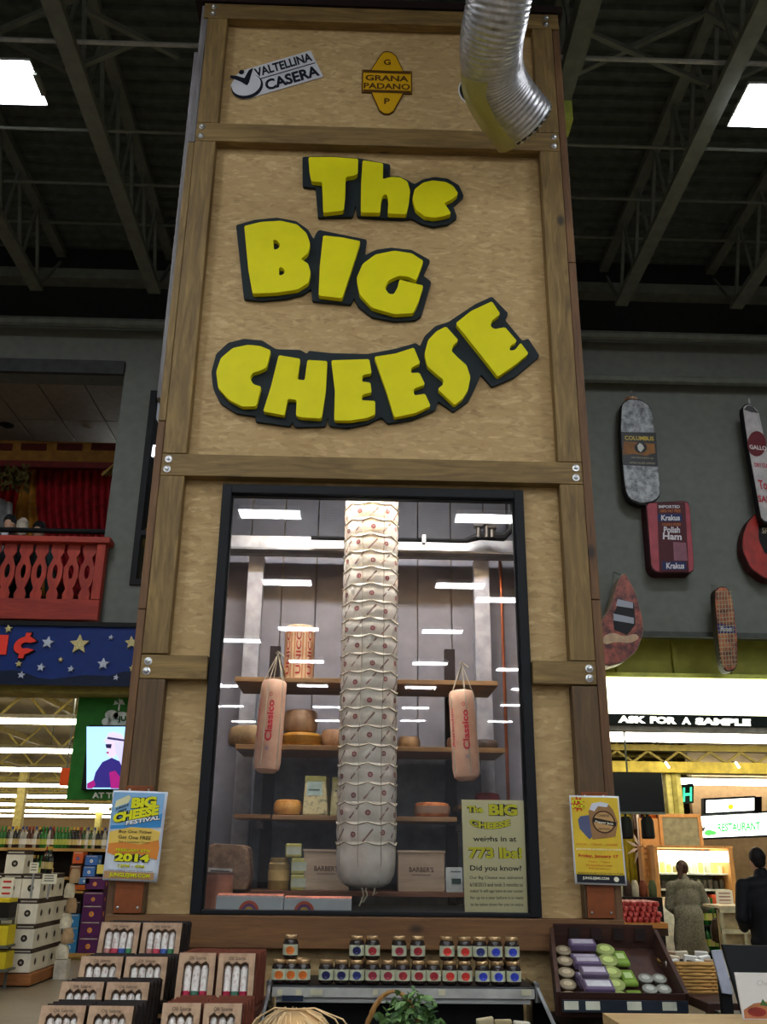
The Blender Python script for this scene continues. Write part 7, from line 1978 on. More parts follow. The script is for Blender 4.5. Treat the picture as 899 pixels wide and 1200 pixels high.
# tan wall and lit signs of the restaurant
YRs = 24.6
xw0 = P(812, 950, YRs).x
struct(MB().box(xw0, 34, YRs, YRs + .2, 0, P(860, 913, YRs).z), 'wall_restaurant', flat((150, 124, 92), .8, var=.05))
struct(MB().box(xw0, 34, YRs - .001, YRs + .2, P(860, 913, YRs).z, 5.25), 'wall_upper', flat((190, 172, 140), .8, var=.04))
def lightbox(name, label, corners, Y, mat, frame=M_BLK):
    c = [P(*q, Y) for q in corners]; t = thing(name, label, 'sign', c[3])
    MB().prism(c, [v + Vector((0, .2, 0)) for v in c]).build('lit_face', mat, t)
    e_ = [c[0] + Vector((-.05, .02, .05)), c[1] + Vector((.05, .02, .05)), c[2] + Vector((.05, .02, -.05)), c[3] + Vector((-.05, .02, -.05))]
    MB().prism(e_, [v + Vector((0, .2, 0)) for v in e_]).build('case', frame, t)
    return t, quad_fn(*c)
t, fn = lightbox('restaurant_sign', 'long white lit sign with green lettering RESTAURANT at the right edge', [(817, 957), (930, 951), (930, 977), (817, 982)], 23.6, flat((250, 255, 244), .5, emit=1.1))
m_ = MB(); text(m_, 'RESTAURANT', (.21, .24, .65, .62), lambda u, v_: fn(u, v_, .02), .035); m_.build('lettering', flat((30, 180, 70), .5, emit=.5), t)
m_ = MB(); text(m_, 'BAR', (.72, .3, .95, .72), lambda u, v_: fn(u, v_, .02), .035); m_.build('red_lettering', flat((210, 30, 70), .5, emit=.5), t)
m_ = MB(); disc(m_, .12, .22, .05, .14, lambda u, v_: fn(u, v_, .02), 10); disc(m_, .16, .2, .04, .1, lambda u, v_: fn(u, v_, .02), 10); m_.build('leaf_emblem', flat((90, 190, 90), .5, emit=.5), t)
m_ = MB(); patch(m_, [(.03, .3), (.05, .6), (.06, .45), (.09, .6), (.07, .3)], lambda u, v_: fn(u, v_, .02)); m_.build('grey_emblem', flat((120, 120, 110), .5), t)
t, fn = lightbox('small_lightbox', 'small white lit sign with yellow shell emblem above the restaurant sign', [(828, 938), (884, 935), (884, 949.5), (828, 952.5)], 23.2, flat((250, 255, 244), .5, emit=1.1))
MB().prism([P(*q, 23.15) for q in ((884.3, 934), (893, 933.5), (893, 950.5), (884.3, 951))], [P(*q, 23.4) for q in ((884.3, 934), (893, 933.5), (893, 950.5), (884.3, 951))]).build('end_case', M_BLK, t)
m_ = MB(); disc(m_, .5, .38, .06, .22, lambda u, v_: fn(u, v_, .02), 12); m_.build('shell_emblem', flat((226, 190, 40), .5, emit=.5), t)
m_ = MB(); text(m_, 'Cafe', (.6, .15, .82, .34), lambda u, v_: fn(u, v_, .02), .0, .3); m_.build('lettering', flat((120, 110, 60), .5), t)
MB().tube([P(855, 949, 23.41), P(855, 953, 23.6)], .02, 6).build('spacer', M_STEEL, t)

# wooden deli case with lit shelves
YD = 15.6
def zz(py, Y): return P(800, py, Y).z
x0, x1 = P(774, 1040, YD).x, P(858, 1040, YD).x
M_OAKZ = wood('light_oak', (190, 126, 64), (222, 164, 96), 'Z', knots=False)
t = thing('deli_case', 'light wooden open deli case with lit shelves behind the woman in grey', 'display case', ((x0 + x1) / 2, YD + .4, 0))
zt, zm = zz(997, YD), zz(1010, YD)
MB().box(x0, x1, YD, YD + .8, zm, zt).build('lit_canopy', flat((255, 252, 226), .5, emit=1.2), t)
for x in (x0 - .07, x1): MB().box(x, x + .07, YD - .02, YD + .85, 0, zt + .04).build('side_panel', M_OAKZ, t, bevel=.006)
MB().box(x0, x1, YD + .8, YD + .85, 0, zt).build('back_panel', flat((176, 186, 160), .5), t)
MB().box(x0 - .07, x1 + .07, YD - .03, YD + .87, zt + .041, zt + .08).build('top_rail', M_OAKZ, t)
for py in (1023, 1042):
    z = zz(py, YD); MB().box(x0, x1, YD + .1, YD + .8, z - .025, z).build('shelf', flat((226, 230, 216), .4), t)
zb_ = zz(1062, YD)
MB().box(x0, x1, YD - .02, YD + .8, .12, zb_).build('base', flat((226, 222, 206), .5), t); MB().box(x0, x1, YD, YD + .8, 0, .12).build('plinth', M_BLK, t)
for py, r, zlab, n in ((1023, 0, 'upper', 11), (1042, 1, 'middle', 12), (1062, 2, 'lowest', 7)):
    z = zz(py, YD)
    for i in range(n):
        x = x0 + (x1 - x0) * (i + .5) / n; w = (x1 - x0) / n * .4; h = random.uniform(.09, .17) if r < 2 else random.uniform(.12, .26)
        c = random.choice([(176, 180, 110), (206, 200, 160), (120, 110, 70), (150, 150, 140)]) if r == 0 else (random.choice([(110, 100, 90), (90, 84, 80), (160, 150, 130)]) if r == 1 else random.choice([(206, 90, 60), (190, 70, 50), (226, 210, 180)]))
        o = MB().lathe([(w, 0), (w * 1.02, h * .7), (w * .8, h)], (x, YD + .3, z + .001), 10).build('food_pack', flat(c, .4), None, smooth=True) if r < 2 else MB().box(x - w, x + w, YD + .1, YD + .4, z + .001, z + h).build('food_pack', flat(c, .4), None, bevel=.01)
        tag(o, '%s pack on the %s shelf of the deli case, %s' % ({0: 'small green-white', 1: 'small dark', 2: 'orange or white'}[r], zlab, ('at the left end' if i < n / 3 else 'in the middle' if i < 2 * n / 3 else 'at the right end')), 'packet', 'packs on the %s shelf of the deli case' % zlab)
q = P(849, 1053, YD - .2)
t = thing('price_notice', 'white paper notice in front of the deli case between the two people', 'notice', q)
MB().box(q.x - .13, q.x + .13, YD - .22, YD - .2, q.z - .12, q.z + .12).build('sheet', flat((222, 214, 196), .6, var=.02), t)
m_ = MB()
for k in range(4): m_.box(q.x - .09, q.x + .09, YD - .225, YD - .221, q.z + .07 - .05 * k, q.z + .085 - .05 * k)
m_.build('print', flat((150, 90, 80), .6), t); MB().box(q.x - .01, q.x + .01, YD - .2, YD - .03, q.z - .3, q.z - .02).build('stem', M_ZINC, t)
# slatted wooden screen behind, framed felt board, hanging cloths
t = thing('slat_screen', 'light wooden slatted screen left of the deli case', 'screen', (P(765, 1020, YD + .3).x, YD + .3, 0))
xa_, xb_ = P(756, 1020, YD + .3).x, P(765, 1020, YD + .3).x
MB().box(xa_, xb_ - .0, YD + .34, YD + .38, .2, zz(995, YD + .3)).build('backing', flat((176, 126, 74), .6), t)
src = MB().box(xa_, xb_, YD + .3, YD + .34, 0, .055).build('slat', M_OAKZ, t, local=False)
zz0 = .25
for k in range(1, 22): copy_part(src, (0, 0, .25 + k * .085), t)
src.location = (0, 0, .25)
MB().box(xa_ - .04, xa_, YD + .28, YD + .4, 0, zz(994, YD + .3)).build('post', M_OAKZ, t)
YFb = 16.5
t = thing('framed_board', 'grey-green felt board in a light wooden frame above the deli case', 'board', P(797, 998, YFb))
x0, x1 = P(778, 980, YFb).x, P(820, 980, YFb).x; z0, z1 = zz(999, YFb), zz(958, YFb)
MB().box(x0, x1, YFb + .02, YFb + .05, z0, z1).build('felt', flat((140, 134, 108), .9), t)
for a in ((x0 - .06, x0, z0, z1), (x1, x1 + .06, z0, z1), (x0 - .06, x1 + .06, z1, z1 + .06)): MB().box(a[0], a[1], YFb, YFb + .07, a[2], a[3]).build('frame_bar', M_OAKZ, t, bevel=.004)
MB().box(x0 - .4, x0 - .07, YFb + .02, YFb + .06, z0, z1 - .02).build('slat_wing', M_OAKZ, t)
for x in (x0, x1): MB().box(x - .05, x + .05, YFb + .07, YFb + .12, 0, z0 + .3).build('leg', M_OAKZ, t)
def cloth(px0, px1, py0, py1, Y, c, label, name='hanging_cloth'):
    a, b_ = P(px0, py0, Y), P(px1, py1, Y); n = 18
    vs = []; fs = []
    for j in range(5):
        for i in range(n + 1):
            vs.append((a.x + (b_.x - a.x) * i / n, Y + .04 * math.sin(i * 1.3) * (j + 1) / 5, a.z + (b_.z - a.z) * j / 4))
    for j in range(4):
        for i in range(n): k = j * (n + 1) + i; fs.append((k, k + 1, k + n + 2, k + n + 1))
    o = MB().raw(vs, fs).build(name, flat(c, .7, var=.1), smooth=True, angle=180)
    s = o.modifiers.new('t', 'SOLIDIFY'); s.thickness = .012
    return tag(o, label, 'cloth', 'hanging cloths behind the right tower edge')
Yh = 17.6
cloth(722, 748, 951, 1043, Yh - .3, (170, 150, 40), 'yellow-green hanging cloth nearest the tower')
cloth(740, 752, 951, 972, Yh - .45, (110, 90, 80), 'grey chequered cloth at the top left of the hanging cloths')
cloth(747, 756, 951, 1030, Yh, (90, 24, 30), 'dark red hanging cloth with white palm leaf')
cloth(754, 764, 951, 1000, Yh - .1, (226, 170, 50), 'yellow hanging cloth between dark red ones')
cloth(760, 772, 951, 992, Yh - .2, (226, 110, 40), 'orange hanging cloth beside the slatted screen')
cloth(716, 776, 950, 962, Yh + .15, (120, 30, 24), 'dark red valance over the hanging cloths')
cloth(724, 776, 951, 1060, Yh + .5, (70, 40, 30), 'dark brown backdrop cloth behind the others')
lf_ = MB()
for k in range(9):
    w = math.pi * 2 * k / 9; c = P(750, 993, Yh - .5)
    lf_.raw([c, c + Vector((.12 * math.cos(w + .2), 0, .14 * math.sin(w + .2))), c + Vector((.26 * math.cos(w), -.01, .34 * math.sin(w))), c + Vector((.12 * math.cos(w - .2), 0, .14 * math.sin(w - .2)))], [(0, 1, 2, 3)])
lf_.box(c.x - .02, c.x + .02, Yh - .51, Yh - .49, c.z - .9, zz(950, Yh))
o = lf_.build('palm_cutout', flat((226, 200, 186), .6)); tag(o, 'white palm leaf cut-out in front of the dark red cloth', 'cut-out')
tag(MB().box(P(720, 956, Yh).x, P(776, 956, Yh).x, Yh - .5, Yh + .55, zz(950, Yh) , zz(950, Yh) + .05).build('cloth_rail', M_BLK), 'dark rail from which the cloths hang', 'rail')
for x in (P(722, 956, Yh).x, P(773, 956, Yh).x): tag(MB().box(x, x + .05, Yh + .6, Yh + .65, 0, zz(950, Yh)).build('rail_post', M_BLK), 'dark post of the cloth rail, %s' % ('left' if x < P(750, 956, Yh).x else 'right'), 'post')
for px, lb in ((733, 'left'), (758, 'right')):
    q = P(px, 957, 12.43)
    t = thing('spot_lamp', 'black stage spot lamp under the switched-off screen, %s' % lb, 'lamp', q)
    MB().lathe([(.05, 0), (.08, -.05), (.085, -.25), (.07, -.27)], q, 14).build('lamp_can', M_BLK, t, smooth=True); MB().tube([q, Vector((q.x, q.y, zscr - .03))], .015, 6).build('stem', M_BLK, t)
# box of red apples on a wooden table
YA = 11.8
x0, x1 = P(727, 1082, YA).x, P(783, 1082, YA).x; z = zz(1082, YA)
t = thing('apple_table', 'orange wooden table heaped with red apples behind the right corner post', 'table', ((x0 + x1) / 2, YA + .4, 0))
MB().box(x0 - .5, x1 - .0, YA, YA + .9, z - .06, z).build('table_top', wood('orange_wood', (180, 110, 40), (216, 146, 66), 'X', knots=False), t, bevel=.005)
MB().box(x0 - .5, x1, YA + .02, YA + .05, z - .14, z - .06).build('apron', flat((60, 40, 26), .6), t)
for x in (x0 - .4, x1 - .14): MB().box(x, x + .08, YA + .05, YA + .13, 0, z - .06).build('leg', M_BLK, t); MB().box(x, x + .08, YA + .75, YA + .83, 0, z - .06).build('leg', M_BLK, t)
ap = None; n_ = 0
ra = .034
for lay in range(4):
    for j in range(12 - lay * 1):
        for i in range(15 - lay):
            if n_ >= 300: break
            if lay < 3 and 1 <= j <= 7 and lay + 0 < 3 and 1 <= i <= 12 - lay and j > 1: continue
            loc = (x0 - .22 + i * .069 + lay * .03 + random.uniform(-.002, .002), YA + .06 + j * .066 + lay * .03, z + .001 + lay * .056)
            if loc[0] > x1 - .05: continue
            n_ += 1
            if ap is None:
                ap = thing('red_apple', 'red apple in the heap on the orange wooden table', 'apple', loc, 'red apples on the orange table')
                MB().lathe([(.008, .004), (.022, 0), (.0305, .018), (.032, .034), (.026, .056), (.012, .062), (.003, .055)], n=10).build('apple_skin', speckle('apple_red', (150, 24, 30), (226, 110, 100), 22, .3), ap, smooth=True, local=True)
                KIDS[ap.name] = [(c, []) for c in bpy.data.objects if c.parent is ap]
            else: dup(ap, loc, 'red apple in the heap on the orange wooden table', rot=(random.uniform(-.06, .06), random.uniform(-.06, .06), random.random() * 6))
# dark fruit shelf above the apples
t = thing('dark_shelf', 'dark low shelf with small goods under the hanging cloths', 'shelving', (P(748, 1050, 14).x, 14, 0))
MB().box(P(722, 1050, 14).x, P(776, 1050, 14).x, 14, 14.4, 0, zz(1052, 14)).build('carcass', flat((30, 20, 20), .6), t)
for i, px in enumerate((728, 738, 747, 757, 768)):
    q = P(px, 1050, 14.1); tag(MB().lathe([(.055, 0), (.06, .14), (.03, .22)], (q.x, 14.2, zz(1052, 14) + .001), 12).build('small_tin', flat(((206, 196, 170), (60, 40, 36), (190, 180, 160), (120, 60, 40), (80, 90, 60))[i], .5), smooth=True), '%s small tin on the dark shelf behind the apples' % ('leftmost', 'second', 'middle', 'fourth', 'rightmost')[i], 'tin', 'tins on the dark shelf')
# rack of green bottles and white wire stand between the people
YK = 14.6
x0, x1 = P(812, 1090, YK).x, P(848, 1090, YK).x
t = thing('bottle_rack', 'dark rack of green bottles beside the woman in grey', 'shelving', ((x0 + x1) / 2, YK, 0))
for x in (x0, x1): MB().box(x - .02, x + .02, YK, YK + .4, 0, zz(1062, YK)).build('side_post', M_BLK, t)
for i, py in enumerate((1084, 1115, 1146)):
    z = zz(py, YK); MB().box(x0, x1, YK, YK + .4, z - .02, z).build('rack_shelf', M_BLK, t)
    for k in range(6): put_bottle(3 if k % 2 else 0, (x0 + .08 + k * (x1 - x0 - .16) / 5, YK + .15, z + .002), 'green bottle on the dark rack beside the woman, %s shelf' % ('top', 'middle', 'bottom')[i], 'green bottles on the dark rack')
MB().box(x0, x1, YK + .38, YK + .4, 0, zz(1066, YK)).build('back_panel', flat((24, 30, 26), .6), t)
YV_ = 12.6
x0, x1 = P(846, 1090, YV_).x, P(900, 1090, YV_).x
t = thing('wire_stand', 'white frame stand with square openings beside the man in black', 'stand', ((x0 + x1) / 2, YV_, 0))
za = zz(1064, YV_)
for x in (x0, x0 + .28, x0 + .56, x1): MB().box(x, x + .04, YV_, YV_ + .04, 0, za).build('upright', flat((190, 180, 150), .5), t)
for v in (1.0, .78, .56, .3): MB().box(x0, x1 + .04, YV_ - .01, YV_ + .05, za * v - .05, za * v).build('crossbar', flat((206, 196, 166), .5), t)
MB().box(x0, x1, YV_ + .1, YV_ + .12, 0, za - .02).build('back_sheet', flat((190, 170, 130), .6), t)
MB().box(x0 - .0, x1 + .1, YV_ - .02, YV_ + .6, za, za + .03).build('top_board', flat((216, 200, 170), .5), t)
# ------------------------------------------------------------------ people: one continuous skin surface per body, clothes as closed surfaces over it
def fused(name, blobs, mat, parent, voxel=0.012, smooth_it=6):
    """blobs: ('cap', a, b, ra, rb) tapered limbs and ('ell', centre, (rx, ry, rz), euler) forms, fused into one surface"""
    bm = bmesh.new()
    for b in blobs:
        if b[0] == 'ell':
            M = Matrix.Translation(b[1]) @ Euler(b[3] if len(b) > 3 else (0, 0, 0)).to_matrix().to_4x4() @ Matrix.Diagonal((*b[2], 1))
            bmesh.ops.create_uvsphere(bm, u_segments=20, v_segments=14, radius=1.0, matrix=M)
        else:
            _, a, c, ra, rb = b; a, c = Vector(a), Vector(c); ax = c - a; L = ax.length
            q = ax.to_track_quat('Z', 'Y').to_matrix().to_4x4()
            mb = MB(); pr = []
            for k in range(6): w = math.pi / 2 * (1 - k / 5); pr.append((max(ra * math.cos(w), 1e-4), -ra * math.sin(w)))
            for k in range(6): w = math.pi / 2 * k / 5; pr.append((max(rb * math.cos(w), 1e-4), L + rb * math.sin(w)))
            mb.lathe(pr, n=16, M=Matrix.Translation(a) @ q)
            vs = [bm.verts.new(v) for v in mb.v]
            for f in mb.f:
                try: bm.faces.new([vs[i] for i in f])
                except ValueError: pass
    bmesh.ops.recalc_face_normals(bm, faces=bm.faces)
    me = bpy.data.meshes.new(name); bm.to_mesh(me); bm.free()
    o = bpy.data.objects.new(name, me); COL.objects.link(o)
    r = o.modifiers.new('r', 'REMESH'); r.mode = 'VOXEL'; r.voxel_size = voxel; r.use_smooth_shade = True
    s = o.modifiers.new('s', 'SMOOTH'); s.iterations = smooth_it; s.factor = .5
    me2 = bpy.data.meshes.new_from_object(o.evaluated_get(bpy.context.evaluated_depsgraph_get()))
    bpy.data.objects.remove(o); me2.name = name
    me2.materials.clear(); me2.materials.append(mat)
    me2.polygons.foreach_set('use_smooth', [True] * len(me2.polygons))
    me2.transform(Matrix.Translation(Vector((0, 0, 0))))
    ob = bpy.data.objects.new(name, me2); COL.objects.link(ob); ob.parent = parent
    return ob
def V(x, y, z): return Vector((x, y, z))
def hand(wrist, dirv, side, r=1.0):
    """palm, four bent fingers of unequal length and a thumb that leaves the palm's side"""
    d = Vector(dirv).normalized(); up = Vector((0, 0, 1)); s = d.cross(up).normalized() * side
    n = s.cross(d) * (-side)
    out = [('cap', wrist, wrist + d * .03, .026 * r, .026 * r)]
    pc = wrist + d * .055
    for k in (-1, 0, 1): out.append(('cap', pc + s * .02 * k - d * .025, pc + s * .024 * k + d * .03, .013, .012))
    for k, L in zip((-1.5, -.5, .5, 1.5), (.052, .068, .074, .064)):
        b = pc + s * .016 * k + d * .035; m_ = b + d * L * .5 - n * .006; e = m_ + d * L * .35 - n * .028
        out += [('cap', b, m_, .0095, .009), ('cap', m_, e, .009, .0075)]
    tb = pc + s * .03 - d * .02; tm = tb + s * .025 + d * .025; te = tm + d * .03 - n * .012
    out += [('cap', tb, tm, .013, .011), ('cap', tm, te, .011, .008)]
    return out
SKIN = flat((206, 160, 134), .5, var=.04, name='skin')

# woman in a long grey coat, back to the viewer, head bowed over a display (local: +y away from the viewer, -x left)
WY = 13.9
wx = P(806, 1060, WY).x
woman = thing('person', 'person in a long grey coat with brown ponytail, bent over a display', 'person', (wx, WY, 0))
blobs = [('cap', V(-.09, 0, .06), V(-.09, .0, .48), .045, .06), ('cap', V(.09, 0, .06), V(.09, 0, .48), .045, .06),
         ('cap', V(-.09, 0, .48), V(-.09, 0, .86), .06, .085), ('cap', V(.09, 0, .48), V(.09, 0, .86), .06, .085),
         ('cap', V(-.09, .02, .04), V(-.10, .14, .035), .04, .032), ('cap', V(.09, .02, .04), V(.10, .14, .035), .04, .032),
         ('ell', V(0, 0, .92), (.17, .12, .14)), ('ell', V(0, .03, 1.15), (.15, .11, .2)), ('ell', V(0, .06, 1.33), (.17, .10, .1)),
         ('cap', V(0, .07, 1.38), V(.01, .11, 1.47), .055, .05),
         ('ell', V(.02, .16, 1.55), (.075, .092, .108), (-.5, 0, -.25)), ('ell', V(.045, .235, 1.515), (.018, .026, .018)),
         ('ell', V(.05, .22, 1.475), (.035, .03, .03)), ('ell', V(-.055, .15, 1.54), (.01, .018, .028)), ('ell', V(.092, .13, 1.54), (.01, .018, .028)),
         ('cap', V(-.19, .05, 1.33), V(-.24, .06, 1.08), .048, .04), ('cap', V(-.24, .06, 1.08), V(-.10, .26, .98), .038, .03),
         ('cap', V(.19, .05, 1.33), V(.27, .05, 1.08), .048, .04), ('cap', V(.27, .05, 1.08), V(.22, .28, .97), .038, .03)]
blobs += hand(V(-.10, .26, .98), (.3, 1, -.1), -1) + hand(V(.22, .28, .97), (-.1, 1, -.1), 1)
fused('body', blobs, SKIN, woman, .009, 3)
M_COAT = speckle('grey_tweed', (104, 100, 88), (136, 130, 114), 40, .9)
coat = [('cap', V(-.02, .0, .62), V(0, 0, .92), .215, .19), ('ell', V(0, -.01, .52), (.235, .19, .13)), ('ell', V(0, 0, .95), (.205, .16, .2)), ('ell', V(0, .03, 1.16), (.185, .145, .22)), ('ell', V(0, .05, 1.32), (.205, .13, .11)),
        ('cap', V(0, .06, 1.38), V(0, .08, 1.42), .085, .075),
        ('cap', V(-.19, .05, 1.33), V(-.25, .05, 1.07), .072, .062), ('cap', V(-.25, .05, 1.07), V(-.12, .23, .99), .06, .048),
        ('cap', V(.19, .05, 1.33), V(.285, .04, 1.07), .072, .062), ('cap', V(.285, .04, 1.07), V(.23, .25, .98), .06, .048)]
fused('coat', coat, M_COAT, woman, .014, 5)
M_BRH = flat((62, 40, 30), .5, var=.25, name='brown_hair')
fused('hair', [('ell', V(.015, .135, 1.575), (.088, .10, .105), (-.4, 0, -.25)), ('ell', V(-.03, .04, 1.60), (.045, .045, .045)), ('cap', V(-.04, .02, 1.58), V(-.09, -.06, 1.44), .035, .02), ('cap', V(-.03, .02, 1.59), V(-.11, -.02, 1.47), .028, .012)], M_BRH, woman, .009, 3)
fused('shoes', [('cap', V(-.09, -.01, .04), V(-.10, .15, .035), .047, .04), ('cap', V(.09, -.01, .04), V(.10, .15, .035), .047, .04), ('cap', V(-.09, 0, .05), V(-.09, 0, .22), .052, .056), ('cap', V(.09, 0, .05), V(.09, 0, .22), .052, .056)], M_BLK, woman, .01, 3)
t = thing('shoulder_bag', 'dark brown bag hanging at the right side of the woman in grey', 'bag', (wx + .43, WY + .1, .62))
MB().lathe([(.08, 0), (.13, .03), (.14, .18), (.10, .3), (.05, .33)], (wx + .46, WY + .1, .60), 18, 1, .6).build('bag_body', flat((64, 46, 34), .5, var=.2), t, smooth=True)
MB().tube([(wx + .38, WY + .1, .90), (wx + .38, WY + .1, 1.0), (wx + .42, WY + .1, 1.06), (wx + .5, WY + .1, 1.0), (wx + .53, WY + .1, .90)], .008, 6).build('strap', flat((64, 46, 34), .5, var=.2), t, smooth=True)

# man in a black jacket at the right edge, head bowed to the right
MY = 10.7
mx = P(898, 1050, MY).x
man = thing('person', 'person in a black jacket with short dark hair at the right edge', 'person', (mx, MY, 0))
k = 1.0
blobs = [('cap', V(-.1, 0, .06), V(-.1, 0, .5), .05, .065), ('cap', V(.1, 0, .06), V(.1, 0, .5), .05, .065), ('cap', V(-.1, 0, .5), V(-.1, 0, .9), .065, .095), ('cap', V(.1, 0, .5), V(.1, 0, .9), .065, .095),
         ('cap', V(-.1, .0, .04), V(-.11, .16, .035), .045, .036), ('cap', V(.1, 0, .04), V(.11, .16, .035), .045, .036),
         ('ell', V(0, 0, .98), (.18, .13, .14)), ('ell', V(0, .01, 1.2), (.18, .12, .22)), ('ell', V(0, .02, 1.42), (.2, .11, .1)), ('cap', V(0, .03, 1.48), V(.0, .07, 1.58), .062, .06),
         ('ell', V(-.005, .11, 1.675), (.08, .10, .118), (-.35, 0, -.5)), ('ell', V(.045, .20, 1.64), (.018, .028, .02)), ('ell', V(.03, .18, 1.595), (.038, .034, .032)), ('ell', V(-.085, .085, 1.665), (.012, .018, .03)), ('ell', V(.075, .12, 1.665), (.012, .018, .03)),
         ('cap', V(-.22, .02, 1.42), V(-.27, .0, 1.12), .058, .046), ('cap', V(-.27, 0, 1.12), V(-.18, .24, .98), .044, .033), ('cap', V(.22, .02, 1.42), V(.27, .0, 1.12), .058, .046), ('cap', V(.27, 0, 1.12), V(.18, .24, .98), .044, .033)]
blobs += hand(V(-.18, .24, .98), (.2, 1, -.2), -1) + hand(V(.18, .24, .98), (-.2, 1, -.2), 1)
fused('body', blobs, SKIN, man, .009, 3)
fused('jacket', [('cap', V(0, 0, .88), V(0, 0, 1.15), .2, .21), ('ell', V(0, .0, .86), (.225, .17, .1)), ('ell', V(0, .01, 1.25), (.225, .16, .25)), ('ell', V(0, .02, 1.42), (.25, .14, .11)), ('cap', V(0, .03, 1.48), V(0, .05, 1.53), .09, .082),
      ('cap', V(-.23, .02, 1.41), V(-.29, 0, 1.1), .082, .07), ('cap', V(-.29, 0, 1.1), V(-.2, .2, .99), .068, .055), ('cap', V(.23, .02, 1.41), V(.29, 0, 1.1), .082, .07), ('cap', V(.29, 0, 1.1), V(.2, .2, .99), .068, .055)], flat((16, 18, 24), .7, var=.1, name='black_cloth'), man, .014, 5)
fused('trousers', [('cap', V(-.1, 0, .09), V(-.1, 0, .5), .07, .085), ('cap', V(.1, 0, .09), V(.1, 0, .5), .07, .085), ('cap', V(-.1, 0, .5), V(-.09, 0, .85), .085, .11), ('cap', V(.1, 0, .5), V(.09, 0, .85), .085, .11), ('ell', V(0, 0, .92), (.19, .145, .12))], flat((26, 28, 36), .8), man, .014, 4)
fused('hair', [('ell', V(-.01, .085, 1.71), (.088, .105, .105), (-.35, 0, -.5)), ('ell', V(-.015, .04, 1.66), (.07, .05, .07))], flat((20, 16, 16), .6, var=.2), man, .009, 3)
fused('shoes', [('cap', V(-.1, -.02, .045), V(-.11, .17, .04), .053, .045), ('cap', V(.1, -.02, .045), V(.11, .17, .04), .053, .045)], M_BLK, man, .01, 3)

# blonde person just below the frame in front of the cooler; only the crown of the hair is in view
hp = P(352, 1187, 2.1)
HZ = hp.z
gx = P(345, 1190, 2.1).x
s = HZ / 1.42
kid = thing('person', 'person with blonde hair, only the crown in view at the bottom edge', 'person', (gx, 2.1, 0))
def K(x, y, z): return V(x * s, y * s, z * s)
blobs = [('cap', K(-.08, 0, .05), K(-.08, 0, .4), .04 * s, .055 * s), ('cap', K(.08, 0, .05), K(.08, 0, .4), .04 * s, .055 * s), ('cap', K(-.08, 0, .4), K(-.07, 0, .74), .055 * s, .075 * s), ('cap', K(.08, 0, .4), K(.07, 0, .74), .055 * s, .075 * s),
         ('cap', K(-.08, 0, .035), K(-.09, .12, .03), .036 * s, .03 * s), ('cap', K(.08, 0, .035), K(.09, .12, .03), .036 * s, .03 * s),
         ('ell', K(0, 0, .8), (.14 * s, .1 * s, .12 * s)), ('ell', K(0, 0, .97), (.13 * s, .095 * s, .18 * s)), ('ell', K(0, 0, 1.12), (.15 * s, .08 * s, .07 * s)), ('cap', K(0, .01, 1.15), K(0, .02, 1.22), .042 * s, .042 * s),
         ('ell', K(0, .03, 1.30), (.072 * s, .09 * s, .105 * s)), ('ell', K(0, .118, 1.285), (.013 * s, .018 * s, .016 * s)), ('ell', K(-.072, .03, 1.29), (.01 * s, .015 * s, .024 * s)), ('ell', K(.072, .03, 1.29), (.01 * s, .015 * s, .024 * s)),
         ('cap', K(-.17, 0, 1.12), K(-.2, 0, .88), .042 * s, .034 * s), ('cap', K(-.2, 0, .88), K(-.19, .06, .68), .032 * s, .024 * s), ('cap', K(.17, 0, 1.12), K(.2, 0, .88), .042 * s, .034 * s), ('cap', K(.2, 0, .88), K(.19, .06, .68), .032 * s, .024 * s)]
blobs += hand(K(-.19, .06, .68), (0, .3, -1), -1, .85) + hand(K(.19, .06, .68), (0, .3, -1), 1, .85)
fused('body', blobs, SKIN, kid, .009, 3)
fused('shirt', [('ell', K(0, 0, .84), (.165 * s, .12 * s, .14 * s)), ('ell', K(0, 0, .98), (.15 * s, .115 * s, .2 * s)), ('ell', K(0, 0, 1.12), (.175 * s, .1 * s, .075 * s)), ('cap', K(-.17, 0, 1.12), K(-.21, 0, .9), .058 * s, .05 * s), ('cap', K(.17, 0, 1.12), K(.21, 0, .9), .058 * s, .05 * s)], flat((120, 130, 150), .8), kid, .013, 4)
fused('trousers', [('cap', K(-.08, 0, .07), K(-.08, 0, .4), .055 * s, .07 * s), ('cap', K(.08, 0, .07), K(.08, 0, .4), .055 * s, .07 * s), ('cap', K(-.08, 0, .4), K(-.07, 0, .72), .07 * s, .09 * s), ('cap', K(.08, 0, .4), K(.07, 0, .72), .07 * s, .09 * s), ('ell', K(0, 0, .78), (.15 * s, .11 * s, .09 * s))], flat((50, 60, 90), .8), kid, .013, 4)
fused('shoes', [('cap', K(-.08, -.01, .04), K(-.09, .13, .035), .045 * s, .038 * s), ('cap', K(.08, -.01, .04), K(.09, .13, .035), .045 * s, .038 * s)], M_BLK, kid, .01, 3)
M_BLOND = flat((176, 142, 98), .45, var=.25, name='blonde_hair')
hair = fused('hair', [('ell', K(0, .01, 1.325), (.098 * s, .10 * s, .099 * s)), ('ell', K(0, -.03, 1.22), (.085 * s, .07 * s, .12 * s)), ('cap', K(0, -.05, 1.2), K(0, -.06, 1.02), .075 * s, .05 * s)], M_BLOND, kid, .009, 3)
sd = MB(); random.seed(5)
c = V(gx, 2.1, 0) + K(0, .01, 1.325)
